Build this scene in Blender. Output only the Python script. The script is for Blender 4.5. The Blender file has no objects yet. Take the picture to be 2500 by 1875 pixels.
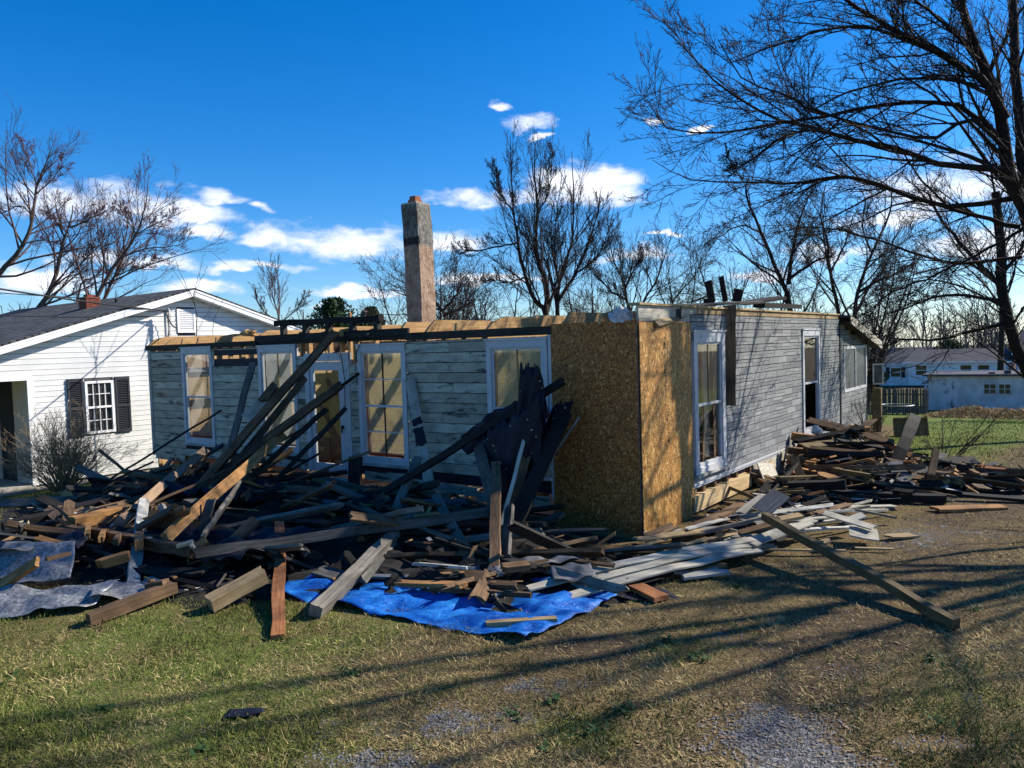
import bpy, math, random
import numpy as np
from mathutils import Vector, Matrix, Quaternion

# ------------------------------------------------------------------ camera, sky, sun, exposure
scene = bpy.context.scene
COL = scene.collection
random.seed(7)
RNG = np.random.default_rng(11)
R = math.radians

PITCH = math.atan(92.5 / 1900.0)
ROLL = math.atan(0.031)
fwd = Vector((0, math.cos(PITCH), -math.sin(PITCH)))
right0 = Vector((1, 0, 0)); up0 = right0.cross(fwd)
rgt = right0 * math.cos(ROLL) - up0 * math.sin(ROLL)
upv = rgt.cross(fwd)
cam_data = bpy.data.cameras.new('camera')
cam = bpy.data.objects.new('camera', cam_data); COL.objects.link(cam)
m = Matrix.Identity(4)
for i, v in enumerate((rgt, upv, -fwd)):
    for j in range(3): m[j][i] = v[j]
m[2][3] = 2.7
cam.matrix_world = m
cam_data.sensor_width = 36.0; cam_data.sensor_fit = 'HORIZONTAL'
cam_data.lens = 36.0 * 1900 / 2500
cam_data.clip_start = 0.05; cam_data.clip_end = 3000
scene.camera = cam

# house frame: A runs along the front wall to the right, B runs into the lot
ANG = math.atan2(-.593, .805)
A = Vector((math.cos(ANG), math.sin(ANG), 0)); B = Vector((-math.sin(ANG), math.cos(ANG), 0))
HC = Vector((1.735, 10.54, 0))
def W(lx, ly, z=0.0): return HC + A * lx + B * ly + Vector((0, 0, z))

SUN_EL = R(35.0)
PHI = R(53.0)
sh = A * math.cos(PHI) + B * math.sin(PHI)
SUN_DIR = Vector((sh.x * math.cos(SUN_EL), sh.y * math.cos(SUN_EL), math.sin(SUN_EL)))

CLOUDS = [(-0.526, 0.167, 0.086, 0.0253), (-0.441, 0.169, 0.09, 0.0274), (-0.387, 0.167, 0.029, 0.0211), (-0.345, 0.184, 0.029, 0.0116), (-0.368, 0.144, 0.034, 0.0126), (-0.301, 0.176, 0.015, 0.0074), (-0.26, 0.136, 0.056, 0.0253), (-0.303, 0.135, 0.03, 0.0132), (-0.186, 0.131, 0.098, 0.0253), (-0.093, 0.13, 0.068, 0.02), (-0.304, 0.104, 0.06, 0.0079), (0.002, 0.184, 0.1, 0.0147), (0.101, 0.189, 0.068, 0.0289), (0.137, 0.197, 0.036, 0.0237), (0.031, 0.272, 0.033, 0.0126), (0.046, 0.256, 0.016, 0.0047), (-0.004, 0.293, 0.013, 0.0074), (-0.213, 0.073, 0.067, 0.0089), (-0.234, 0.057, 0.017, 0.0068), (-0.38, 0.075, 0.044, 0.0137), (-0.457, 0.109, 0.066, 0.0116), (-0.535, 0.085, 0.054, 0.0158), (0.506, 0.163, 0.097, 0.0368), (0.444, 0.13, 0.057, 0.0158), (0.557, 0.092, 0.072, 0.0211), (0.308, 0.073, 0.035, 0.0116), (0.19, 0.268, 0.012, 0.0047), (0.244, 0.254, 0.014, 0.0053), (0.197, 0.135, 0.023, 0.0047), (0.155, 0.108, 0.047, 0.0116), (-0.032, 0.087, 0.063, 0.0095), (0.4, 0.096, 0.053, 0.0132)]

def build_world():
    w = bpy.data.worlds.new('World'); scene.world = w; w.use_nodes = True
    nt = w.node_tree; N = nt.nodes; L = nt.links; N.clear()
    out = N.new('ShaderNodeOutputWorld')
    sky = N.new('ShaderNodeTexSky'); sky.sky_type = 'NISHITA'; sky.sun_disc = False
    sky.sun_elevation = SUN_EL
    sky.sun_rotation = math.atan2(SUN_DIR.x, SUN_DIR.y)
    sky.altitude = 150; sky.air_density = 1.0; sky.dust_density = 0.25; sky.ozone_density = 8.0
    hs = N.new('ShaderNodeHueSaturation'); hs.inputs['Saturation'].default_value = 1.26; hs.inputs['Hue'].default_value = .504
    hs.inputs['Value'].default_value = 1.0
    L.new(sky.outputs[0], hs.inputs['Color'])
    bg = N.new('ShaderNodeBackground'); bg.inputs['Strength'].default_value = 0.106
    L.new(hs.outputs[0], bg.inputs['Color'])
    tc = N.new('ShaderNodeTexCoord')
    nz = N.new('ShaderNodeTexNoise'); nz.inputs['Scale'].default_value = 9.0; nz.inputs['Detail'].default_value = 7
    nz.inputs['Roughness'].default_value = .58
    mp = N.new('ShaderNodeMapping'); mp.inputs['Scale'].default_value = (1, 1, 2.2)
    L.new(tc.outputs['Generated'], mp.inputs['Vector']); L.new(mp.outputs[0], nz.inputs['Vector'])
    sep = N.new('ShaderNodeSeparateXYZ'); L.new(tc.outputs['Generated'], sep.inputs[0])
    def M(op, a, b=None, c=None):
        n = N.new('ShaderNodeMath'); n.operation = op
        for k, v in enumerate((a, b, c)):
            if v is None: continue
            if isinstance(v, (int, float)): n.inputs[k].default_value = v
            else: L.new(v, n.inputs[k])
        return n.outputs[0]
    x, y, z = sep.outputs
    az = M('ARCTAN2', x, y)
    el = M('ARCSINE', z)
    nzc = M('SUBTRACT', nz.outputs['Fac'], .5)
    wob = N.new('ShaderNodeTexNoise'); wob.inputs['Scale'].default_value = 22; wob.inputs['Detail'].default_value = 4
    L.new(mp.outputs[0], wob.inputs['Vector'])
    el2 = M('ADD', el, M('MULTIPLY', M('SUBTRACT', wob.outputs['Fac'], .5), .035))
    best = None
    for (a, e, ra, re) in CLOUDS:
        dx = M('DIVIDE', M('SUBTRACT', az, a), ra * 1.1)
        dy = M('DIVIDE', M('SUBTRACT', el2, e), re * 1.05)
        # flatter bottoms: the lower half falls off faster
        dy = M('MAXIMUM', dy, M('MULTIPLY', dy, -1.5))
        d = M('ADD', M('MULTIPLY', dx, dx), M('MULTIPLY', dy, dy))
        v = M('SUBTRACT', 1.0, d)
        best = v if best is None else M('MAXIMUM', best, v)
    # the same kind of low cumulus goes on round the rest of the horizon
    nz2 = N.new('ShaderNodeTexNoise'); nz2.inputs['Scale'].default_value = 2.6; nz2.inputs['Detail'].default_value = 5
    mp2 = N.new('ShaderNodeMapping'); mp2.inputs['Scale'].default_value = (1, 1, 4.5)
    L.new(tc.outputs['Generated'], mp2.inputs['Vector']); L.new(mp2.outputs[0], nz2.inputs['Vector'])
    rest = M('MULTIPLY', M('SUBTRACT', nz2.outputs['Fac'], .56), 8.0)
    edge = N.new('ShaderNodeMapRange'); edge.interpolation_type = 'SMOOTHSTEP'; edge.inputs['From Min'].default_value = .62; edge.inputs['From Max'].default_value = .9
    L.new(M('ABSOLUTE', az), edge.inputs['Value'])
    rest = M('SUBTRACT', rest, M('MULTIPLY', M('SUBTRACT', 1.0, edge.outputs[0]), 6.0))
    rest = M('SUBTRACT', rest, M('MULTIPLY', M('ABSOLUTE', M('SUBTRACT', el, .18)), 9.0))
    best = M('MAXIMUM', best, rest)
    fine = N.new('ShaderNodeTexNoise'); fine.inputs['Scale'].default_value = 38; fine.inputs['Detail'].default_value = 6; fine.inputs['Roughness'].default_value = .62
    L.new(mp.outputs[0], fine.inputs['Vector'])
    val = M('ADD', best, M('MULTIPLY', nzc, 3.6))
    val = M('ADD', val, M('MULTIPLY', M('SUBTRACT', fine.outputs['Fac'], .5), 1.7))
    mr = N.new('ShaderNodeMapRange'); mr.interpolation_type = 'SMOOTHSTEP'
    mr.inputs['From Min'].default_value = -.35; mr.inputs['From Max'].default_value = 1.15
    L.new(val, mr.inputs['Value'])
    fac = M('MULTIPLY', mr.outputs[0], .93)
    cl = N.new('ShaderNodeBackground'); cl.inputs['Strength'].default_value = 1.0
    mixc = N.new('ShaderNodeMix'); mixc.data_type = 'RGBA'
    mixc.inputs[6].default_value = (.55, .60, .70, 1); mixc.inputs[7].default_value = (.93, .92, .94, 1)
    mr2 = N.new('ShaderNodeMapRange'); mr2.inputs['From Min'].default_value = .2; mr2.inputs['From Max'].default_value = 2.0
    L.new(val, mr2.inputs['Value']); L.new(mr2.outputs[0], mixc.inputs[0])
    L.new(mixc.outputs[2], cl.inputs['Color'])
    ms = N.new('ShaderNodeMixShader')
    L.new(fac, ms.inputs[0]); L.new(bg.outputs[0], ms.inputs[1]); L.new(cl.outputs[0], ms.inputs[2])
    L.new(ms.outputs[0], out.inputs[0])
build_world()

sun_data = bpy.data.lights.new('sun', 'SUN'); sun_data.energy = 5.0; sun_data.angle = R(.55)
sun_data.color = (1.0, .93, .82)
sun = bpy.data.objects.new('sun', sun_data); COL.objects.link(sun)
sun.rotation_euler = SUN_DIR.to_track_quat('Z', 'Y').to_euler(); sun.location = (20, 0, 30)
vs = scene.view_settings
vs.view_transform = 'Standard'; vs.look = 'None'; vs.gamma = 1.0; vs.exposure = 0.7; vs.use_curve_mapping = False
scene.cycles.max_bounces = 6; scene.cycles.transparent_max_bounces = 12
scene.cycles.use_denoising = True

# ------------------------------------------------------------------ helpers
def tag(o, label=None, cat=None, group=None, kind=None):
    if label: o['label'] = label
    if cat: o['category'] = cat
    if group: o['group'] = group
    if kind: o['kind'] = kind
    return o
def empty(name, loc=(0, 0, 0), rz=0.0):
    o = bpy.data.objects.new(name, None); COL.objects.link(o)
    o.location = loc; o.rotation_euler = (0, 0, rz); o.empty_display_size = .2
    return o
def link(name, me, parent=None, loc=(0, 0, 0), rz=0.0, mat=None):
    o = bpy.data.objects.new(name, me); COL.objects.link(o)
    if parent is not None: o.parent = parent
    o.location = loc; o.rotation_euler = (0, 0, rz)
    if mat is not None and not me.materials: me.materials.append(mat)
    return o
def fast_mesh(name, verts, faces, smooth=False):
    """verts (V,3) array, faces (F,k) int array with one k for all"""
    me = bpy.data.meshes.new(name)
    verts = np.asarray(verts, np.float32); faces = np.asarray(faces, np.int32)
    F, k = faces.shape
    me.vertices.add(len(verts)); me.vertices.foreach_set('co', verts.ravel())
    me.loops.add(F * k); me.loops.foreach_set('vertex_index', faces.ravel())
    me.polygons.add(F)
    me.polygons.foreach_set('loop_start', np.arange(0, F * k, k, dtype=np.int32))
    try: me.polygons.foreach_set('loop_total', np.full(F, k, np.int32))
    except Exception: pass
    me.polygons.foreach_set('use_smooth', np.full(F, bool(smooth)))
    me.update(calc_edges=True); me.validate()
    return me
CUBE_V = np.array([(x, y, z) for x in (-.5, .5) for y in (-.5, .5) for z in (-.5, .5)], float)
CUBE_F = np.array([(0, 1, 3, 2), (4, 6, 7, 5), (0, 4, 5, 1), (2, 3, 7, 6), (0, 2, 6, 4), (1, 5, 7, 3)])
def rotm(ax, ay, az):
    return np.array(Matrix.Rotation(az, 3, 'Z') @ Matrix.Rotation(ay, 3, 'Y') @ Matrix.Rotation(ax, 3, 'X'))
def box_geo(boxes):
    """boxes: (x0,x1,y0,y1,z0,z1[,rx,ry,rz])"""
    V = []; F = []
    for b in boxes:
        x0, x1, y0, y1, z0, z1 = b[:6]
        v = CUBE_V * np.array([x1 - x0, y1 - y0, z1 - z0])
        if len(b) > 6: v = v @ rotm(*b[6:9]).T
        v = v + np.array([(x0 + x1) / 2, (y0 + y1) / 2, (z0 + z1) / 2])
        F.append(CUBE_F + 8 * len(V)); V.append(v)
    return np.concatenate(V), np.concatenate(F)
def boxes(name, bl, mat, parent=None, loc=(0, 0, 0), rz=0.0):
    v, f = box_geo(bl)
    me = fast_mesh(name, v, f); me.materials.append(mat)
    return link(name, me, parent, loc, rz)
_unit = {}
def ubox(name, mat, parent, c, s, rot=(0, 0, 0)):
    """one box that shares its mesh with all others of its material"""
    if mat.name not in _unit:
        me = fast_mesh('piece_' + mat.name, CUBE_V, CUBE_F); me.materials.append(mat); _unit[mat.name] = me
    o = bpy.data.objects.new(name, _unit[mat.name]); COL.objects.link(o)
    o.parent = parent; o.location = c; o.scale = s; o.rotation_euler = rot
    return o
def poly_prism(name, pts, y0, y1, mat, parent=None, loc=(0, 0, 0), rz=0.0):
    """polygon in x,z extruded along y"""
    n = len(pts)
    v = [(x, y0, z) for x, z in pts] + [(x, y1, z) for x, z in pts]
    f = [tuple(range(n)), tuple(range(2 * n - 1, n - 1, -1))] + [(i, i + n, (i + 1) % n + n, (i + 1) % n) for i in range(n)]
    me = bpy.data.meshes.new(name); me.from_pydata(v, [], f); me.update(); me.materials.append(mat)
    return link(name, me, parent, loc, rz)
def tubes(P, Rd, k):
    """P (M,n,3) polylines, Rd (M,n) radii -> verts, quads"""
    Mn, n, _ = P.shape
    T = np.empty_like(P); T[:, 1:-1] = P[:, 2:] - P[:, :-2]; T[:, 0] = P[:, 1] - P[:, 0]; T[:, -1] = P[:, -1] - P[:, -2]
    T /= np.linalg.norm(T, axis=2, keepdims=True) + 1e-9
    ref = np.where(np.abs(T[..., 2:3]) > .8, np.array([1., 0, 0]), np.array([0, 0, 1.]))
    # one reference for each branch keeps the tube from twisting
    ref = np.repeat(ref[:, n // 2:n // 2 + 1], n, axis=1)
    U = np.cross(T, ref); U /= np.linalg.norm(U, axis=2, keepdims=True) + 1e-9
    V = np.cross(T, U)
    a = np.arange(k) * 2 * math.pi / k
    ring = U[:, :, None] * np.cos(a)[None, None, :, None] + V[:, :, None] * np.sin(a)[None, None, :, None]
    vt = P[:, :, None] + ring * Rd[:, :, None, None]
    idx = np.arange(Mn * n * k).reshape(Mn, n, k)
    q = np.stack([idx[:, :-1], np.roll(idx, -1, 2)[:, :-1], np.roll(idx, -1, 2)[:, 1:], idx[:, 1:]], -1)
    return vt.reshape(-1, 3), q.reshape(-1, 4)
def tube_obj(name, polys, mat, parent=None, k=6, loc=(0, 0, 0)):
    """polys: list of (points, radius or radii)"""
    V = []; Q = []; off = 0
    for pts, r in polys:
        P = np.array(pts, float)[None]
        rr = np.full((1, P.shape[1]), r) if np.isscalar(r) else np.array(r, float)[None]
        v, q = tubes(P, rr, k); V.append(v); Q.append(q + off); off += len(v)
    me = fast_mesh(name, np.concatenate(V), np.concatenate(Q), True); me.materials.append(mat)
    return link(name, me, parent, loc)

# ------------------------------------------------------------------ materials
MATS = {}
def material(name):
    mt = bpy.data.materials.new(name); mt.use_nodes = True
    nt = mt.node_tree; b = nt.nodes['Principled BSDF']
    MATS[name] = mt
    return mt, nt, b
def node(nt, typ, **kw):
    n = nt.nodes.new(typ)
    for k, v in kw.items(): setattr(n, k, v)
    return n
def ramp(nt, fac, stops):
    r = nt.nodes.new('ShaderNodeValToRGB')
    while len(r.color_ramp.elements) < len(stops): r.color_ramp.elements.new(.5)
    for e, (p, c) in zip(r.color_ramp.elements, stops): e.position = p; e.color = (*c, 1)
    nt.links.new(fac, r.inputs[0]); return r.outputs[0]
def noise(nt, vec, scale, detail=4, rough=.55, vscale=None, dist=0.0):
    if vscale is not None:
        mp = nt.nodes.new('ShaderNodeMapping'); mp.inputs['Scale'].default_value = vscale
        nt.links.new(vec, mp.inputs['Vector']); vec = mp.outputs[0]
    n = nt.nodes.new('ShaderNodeTexNoise'); n.inputs['Scale'].default_value = scale
    n.inputs['Detail'].default_value = detail; n.inputs['Roughness'].default_value = rough; n.inputs['Distortion'].default_value = dist
    nt.links.new(vec, n.inputs['Vector']); return n.outputs['Fac']
def mixc(nt, fac, a, b, mode='MIX'):
    n = nt.nodes.new('ShaderNodeMix'); n.data_type = 'RGBA'; n.blend_type = mode
    for sock, v in ((n.inputs[0], fac), (n.inputs[6], a), (n.inputs[7], b)):
        if isinstance(v, (int, float)): sock.default_value = v
        elif isinstance(v, tuple): sock.default_value = (*v, 1)
        else: nt.links.new(v, sock)
    return n.outputs[2]
def math_(nt, op, a, b=0.0):
    n = nt.nodes.new('ShaderNodeMath'); n.operation = op
    for k, v in enumerate((a, b)):
        if isinstance(v, (int, float)): n.inputs[k].default_value = v
        else: nt.links.new(v, n.inputs[k])
    return n.outputs[0]
def bump(nt, b, h, strength=.4, dist=.01):
    n = nt.nodes.new('ShaderNodeBump'); n.inputs['Strength'].default_value = strength; n.inputs['Distance'].default_value = dist
    nt.links.new(h, n.inputs['Height']); nt.links.new(n.outputs[0], b.inputs['Normal'])
def step(nt, v, lo, hi):
    n = nt.nodes.new('ShaderNodeMapRange'); n.inputs['From Min'].default_value = lo; n.inputs['From Max'].default_value = hi
    nt.links.new(v, n.inputs['Value']); return n.outputs[0]

def wood(name, c0, c1, c2, rough=.8, axis=0, stain=.5, var=.35, soot=0.0):
    """board wood: grain along one object axis, stains, knots and a tone of its own for each board"""
    mt, nt, b = material(name)
    tc = node(nt, 'ShaderNodeTexCoord'); oi = node(nt, 'ShaderNodeObjectInfo')
    add = node(nt, 'ShaderNodeVectorMath', operation='ADD'); nt.links.new(tc.outputs['Object'], add.inputs[0])
    sc = node(nt, 'ShaderNodeVectorMath', operation='SCALE'); sc.inputs['Scale'].default_value = 37.0
    cx = node(nt, 'ShaderNodeCombineXYZ')
    for k in range(3): nt.links.new(oi.outputs['Random'], cx.inputs[k])
    nt.links.new(cx.outputs[0], sc.inputs[0]); nt.links.new(sc.outputs[0], add.inputs[1])
    v = add.outputs[0]
    st = [26., 26., 26.]; st[axis] = 1.3
    g = noise(nt, v, 1.6, 6, .62, tuple(st), .6)
    col = ramp(nt, g, [(.28, c0), (.5, c1), (.72, c2)])
    s = noise(nt, v, 2.4, 5, .6, (1, 1, 1))
    col = mixc(nt, math_(nt, 'MULTIPLY', step(nt, s, .48, .66), stain), col, tuple(.35 * x for x in c0))
    if soot:
        s2 = noise(nt, v, 1.1, 4, .6)
        col = mixc(nt, math_(nt, 'MULTIPLY', step(nt, s2, .42, .6), soot), col, (.012, .011, .010))
    tone = math_(nt, 'ADD', math_(nt, 'MULTIPLY', oi.outputs['Random'], var), 1 - var * .55)
    gr = node(nt, 'ShaderNodeCombineColor')
    for k in range(3): nt.links.new(tone, gr.inputs[k])
    col = mixc(nt, 1.0, col, gr.outputs[0], 'MULTIPLY')
    nt.links.new(col, b.inputs['Base Color']); b.inputs['Roughness'].default_value = rough
    b.inputs['Specular IOR Level'].default_value = .25
    bump(nt, b, g, .5, .004)
    return mt
def plain(name, col, rough=.7, metal=0.0, nscale=0.0, namp=.25, spec=.3, bstr=0.0):
    mt, nt, b = material(name)
    b.inputs['Roughness'].default_value = rough; b.inputs['Metallic'].default_value = metal; b.inputs['Specular IOR Level'].default_value = spec
    if nscale:
        ge = node(nt, 'ShaderNodeNewGeometry')
        f = noise(nt, ge.outputs['Position'], nscale, 6, .6)
        c = mixc(nt, step(nt, f, .35, .7), tuple(x * (1 - namp) for x in col), tuple(min(1, x * (1 + namp * .5)) for x in col))
        nt.links.new(c, b.inputs['Base Color'])
        if bstr: bump(nt, b, f, bstr, .01)
    else: b.inputs['Base Color'].default_value = (*col, 1)
    return mt

wood('gray', (.04, .038, .033), (.11, .105, .09), (.20, .19, .165), soot=.4)
wood('lgray', (.09, .08, .062), (.20, .18, .145), (.33, .30, .245), soot=.35)
wood('brown', (.07, .04, .02), (.17, .10, .05), (.27, .17, .09), soot=.55)
wood('orange', (.19, .085, .025), (.36, .18, .06), (.50, .29, .12), soot=.35)
wood('redwood', (.14, .05, .018), (.30, .12, .045), (.38, .18, .075), soot=.35)
wood('pale', (.42, .33, .18), (.58, .48, .30), (.70, .61, .42), stain=.2)
wood('pale2', (.22, .15, .07), (.38, .27, .14), (.50, .38, .22), stain=.4, soot=.3)
wood('olive', (.07, .048, .02), (.14, .10, .045), (.22, .165, .08), stain=.5)
wood('char', (.006, .0055, .005), (.015, .013, .011), (.034, .029, .023), soot=.3)
wood('dark_brown', (.045, .026, .014), (.115, .07, .036), (.21, .135, .07), soot=.4)
wood('slate', (.06, .065, .075), (.10, .11, .125), (.16, .17, .19), stain=.2)
wood('white', (.27, .24, .18), (.43, .40, .32), (.57, .535, .45), .65, stain=.5, var=.35)
wood('oldwhite', (.34, .33, .29), (.52, .51, .46), (.62, .61, .57), stain=.6, soot=.4)
wood('joist', (.30, .165, .06), (.46, .27, .11), (.56, .36, .17), axis=1, stain=.25, var=.22, soot=.12)
wood('stud', (.16, .09, .04), (.32, .20, .09), (.44, .30, .15), axis=2, stain=.3)
wood('rough_beam', (.30, .19, .08), (.48, .34, .17), (.60, .46, .26), axis=0, stain=.2)
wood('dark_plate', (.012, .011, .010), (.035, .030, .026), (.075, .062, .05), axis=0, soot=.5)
wood('panelling', (.34, .21, .10), (.46, .30, .155), (.52, .36, .20), axis=2, stain=.12, var=.1)
wood('picket', (.06, .05, .04), (.12, .10, .08), (.18, .155, .12), axis=2)

def cornice_mat():
    mt, nt, b = material('cornice')
    tc = node(nt, 'ShaderNodeTexCoord'); sep = node(nt, 'ShaderNodeSeparateXYZ'); nt.links.new(tc.outputs['Object'], sep.inputs[0])
    g = noise(nt, tc.outputs['Object'], 2, 6, .6, (1.2, 26, 26))
    wd = ramp(nt, g, [(.3, (.16, .09, .05)), (.7, (.36, .24, .15))])
    pt = ramp(nt, g, [(.3, (.55, .54, .52)), (.6, (.78, .77, .75))])
    edge = math_(nt, 'ADD', sep.outputs[1], math_(nt, 'MULTIPLY', math_(nt, 'SUBTRACT', noise(nt, tc.outputs['Object'], 9, 4), .5), .06))
    c = mixc(nt, step(nt, math_(nt, 'MULTIPLY', edge, -1.0), .055, .065), wd, pt)
    nt.links.new(c, b.inputs['Base Color']); b.inputs['Roughness'].default_value = .7
    bump(nt, b, g, .5, .004)
cornice_mat()

def old_siding(name='old_siding'):
    mt, nt, b = material(name)
    ge = node(nt, 'ShaderNodeNewGeometry'); oi = node(nt, 'ShaderNodeObjectInfo')
    po = node(nt, 'ShaderNodeVectorMath', operation='ADD'); cx = node(nt, 'ShaderNodeCombineXYZ')
    nt.links.new(math_(nt, 'MULTIPLY', oi.outputs['Random'], 1.7), cx.inputs[0]); nt.links.new(ge.outputs['Position'], po.inputs[0]); nt.links.new(cx.outputs[0], po.inputs[1])
    p = po.outputs[0]
    base = ramp(nt, oi.outputs['Random'], [(0, (.29, .26, .185)), (.5, (.41, .37, .27)), (1, (.51, .47, .36))])
    f1 = noise(nt, p, 3.2, 6, .62, (1, 1, 2.6))
    c = mixc(nt, math_(nt, 'MULTIPLY', step(nt, f1, .44, .66), .7), base, (.19, .18, .145))
    f2 = noise(nt, p, 2.1, 7, .68, (.75, .75, 4.2), .4)      # bare, blackened strips where the paint is gone
    c = mixc(nt, math_(nt, 'MULTIPLY', step(nt, f2, .56, .62), .92), c, (.035, .032, .026))
    f3 = noise(nt, p, 26, 3, .6, (1, 1, 4))
    c = mixc(nt, math_(nt, 'MULTIPLY', step(nt, f3, .62, .7), .7), c, (.06, .055, .045))
    nt.links.new(c, b.inputs['Base Color']); b.inputs['Roughness'].default_value = .65
    bump(nt, b, f2, .4, .006)
old_siding()
def painted_trim():
    mt, nt, b = material('trim_paint')
    ge = node(nt, 'ShaderNodeNewGeometry')
    f = noise(nt, ge.outputs['Position'], 7, 6, .65)
    c = mixc(nt, step(nt, f, .56, .72), (.49, .49, .50), (.27, .26, .25))
    f2 = noise(nt, ge.outputs['Position'], 34, 4, .6)
    c = mixc(nt, math_(nt, 'MULTIPLY', step(nt, f2, .64, .70), .7), c, (.12, .11, .10))
    nt.links.new(c, b.inputs['Base Color']); b.inputs['Roughness'].default_value = .5
painted_trim()
def osb(name, stretch, tone, tint=(1, 1, 1)):
    mt, nt, b = material(name)
    tc = node(nt, 'ShaderNodeTexCoord')
    p = tc.outputs['Object']
    cols = []
    for k, (s, rz) in enumerate(((32, .35), (42, -.45), (54, 1.1), (37, 0.0))):
        mp = node(nt, 'ShaderNodeMapping'); mp.inputs['Rotation'].default_value = (0, rz, 0); mp.inputs['Location'].default_value = (k * 3.1, 0, k * 1.7)
        mp2 = node(nt, 'ShaderNodeMapping'); mp2.inputs['Scale'].default_value = stretch
        nt.links.new(p, mp.inputs['Vector']); nt.links.new(mp.outputs[0], mp2.inputs['Vector'])
        vo = node(nt, 'ShaderNodeTexVoronoi'); vo.inputs['Scale'].default_value = s
        nt.links.new(mp2.outputs[0], vo.inputs['Vector'])
        sp = node(nt, 'ShaderNodeSeparateColor'); nt.links.new(vo.outputs['Color'], sp.inputs[0])
        cols.append((sp.outputs[0], sp.outputs[1]))
    pal = [(0, (.13, .05, .008)), (.3, (.26, .112, .018)), (.65, (.385, .185, .035)), (.88, (.49, .27, .065)), (1, (.70, .48, .20))]
    pal = [(q, tuple(x * tone * k for x, k in zip(c, tint))) for q, c in pal]
    c = ramp(nt, cols[0][0], pal)
    for a, sel in cols[1:]:
        c = mixc(nt, step(nt, sel, .55, .6), c, ramp(nt, a, pal))
    f = noise(nt, p, 1.3, 4)
    c = mixc(nt, math_(nt, 'MULTIPLY', step(nt, f, .4, .7), .25), c, (.12, .07, .03))
    nt.links.new(c, b.inputs['Base Color']); b.inputs['Roughness'].default_value = .62; b.inputs['Specular IOR Level'].default_value = .35
    bump(nt, b, cols[1][0], .25, .003)
osb('osb_upright', (1.7, 1, .42), 1.12)
osb('osb_mixed', (1.1, 1, .8), .86, (1.2, .86, .72))  # copy for the shaded front: lower tone and red tint answer its shade
def block_mat():
    mt, nt, b = material('block_siding')
    ge = node(nt, 'ShaderNodeNewGeometry'); oi = node(nt, 'ShaderNodeObjectInfo')
    f = noise(nt, ge.outputs['Position'], 5, 5, .62, (2, 2, 16), 1.2)
    base = ramp(nt, oi.outputs['Random'], [(0, (.16, .165, .165)), (.4, (.25, .255, .25)), (.75, (.33, .33, .32)), (1, (.21, .225, .215))])
    c = mixc(nt, math_(nt, 'MULTIPLY', step(nt, f, .40, .62), .5), base, (.145, .15, .155))
    f2 = noise(nt, ge.outputs['Position'], 90, 2, .5)
    c = mixc(nt, math_(nt, 'MULTIPLY', step(nt, f2, .5, .75), .35), c, (.40, .41, .41))
    nt.links.new(c, b.inputs['Base Color']); b.inputs['Roughness'].default_value = .9; b.inputs['Specular IOR Level'].default_value = .15
    bump(nt, b, f, .6, .008)
block_mat()
plain('mortar', (.025, .026, .028), .95, nscale=6)
plain('vinyl', (.86, .86, .84), .5, nscale=1.2, namp=.13)
plain('vinyl_trim', (.84, .84, .84), .45)
plain('black_paint', (.02, .022, .026), .5)
plain('shutter', (.028, .032, .04), .55)
plain('beige_wall', (.56, .47, .39), .8, nscale=1.5, namp=.15)
plain('concrete', (.38, .35, .30), .9, nscale=8, namp=.3, bstr=.3)
plain('stucco', (.42, .31, .23), .95, nscale=5, namp=.45, bstr=.8)
plain('flue', (.32, .12, .06), .85, nscale=14, namp=.35, bstr=.3)
plain('brick', (.24, .06, .035), .85, nscale=22, namp=.4, bstr=.4)
plain('mortar_pale', (.35, .32, .29), .95)
plain('tar_paper', (.009, .011, .022), .62, nscale=4, namp=.4, bstr=.3, spec=.25)
plain('galv', (.27, .28, .295), .45, .35, nscale=26, namp=.65, bstr=.35)
plain('grey_sheet', (.16, .16, .165), .75, nscale=7, namp=.5, bstr=.3)
plain('cable', (.015, .015, .017), .6)
plain('mast', (.42, .43, .45), .45, .6)
plain('screen', (.09, .095, .10), .35, nscale=2.5, namp=.35)
plain('insulation', (.62, .56, .54), .95, nscale=18, namp=.4, bstr=.6)
plain('shed_wall', (.62, .61, .60), .85, nscale=1.4, namp=.28)
plain('dark_glass', (.03, .028, .022), .12, spec=.6)
plain('far_roof', (.075, .075, .085), .9, nscale=3)
plain('curtain', (.62, .56, .47), .8, nscale=4, namp=.2)
plain('red_stuff', (.34, .07, .03), .8, nscale=6, namp=.4)
plain('floor_wood', (.42, .26, .14), .75, nscale=5, namp=.45)
plain('bark', (.038, .030, .024), .95, nscale=14, namp=.5, bstr=.6)
plain('bark_black', (.022, .018, .015), .95, nscale=14, namp=.5, bstr=.5)
plain('twig', (.030, .022, .020), .9)
plain('bark_tan', (.13, .10, .08), .95, nscale=10, namp=.5, bstr=.5)
plain('twig_red', (.10, .06, .055), .9)
plain('bud', (.16, .035, .045), .85)
plain('twig_tan', (.30, .21, .12), .9)
plain('needles', (.03, .065, .02), .8, nscale=3, namp=.4)
plain('far_wood', (.14, .115, .10), .95, nscale=.5, namp=.3)
plain('straw', (.42, .31, .15), .9, nscale=5, namp=.45)
plain('pebble', (.27, .265, .262), .85, nscale=30, namp=.5)
plain('shaded_rubble', (.018, .016, .014), .95, nscale=9, namp=.5, bstr=1.0)  # rubble whose black colour stands in for shade deep in the heaps
plain('ink', (.10, .055, .025), .8)
plain('weed', (.03, .075, .015), .7)
plain('leaf_litter', (.26, .18, .10), .85)

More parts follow.
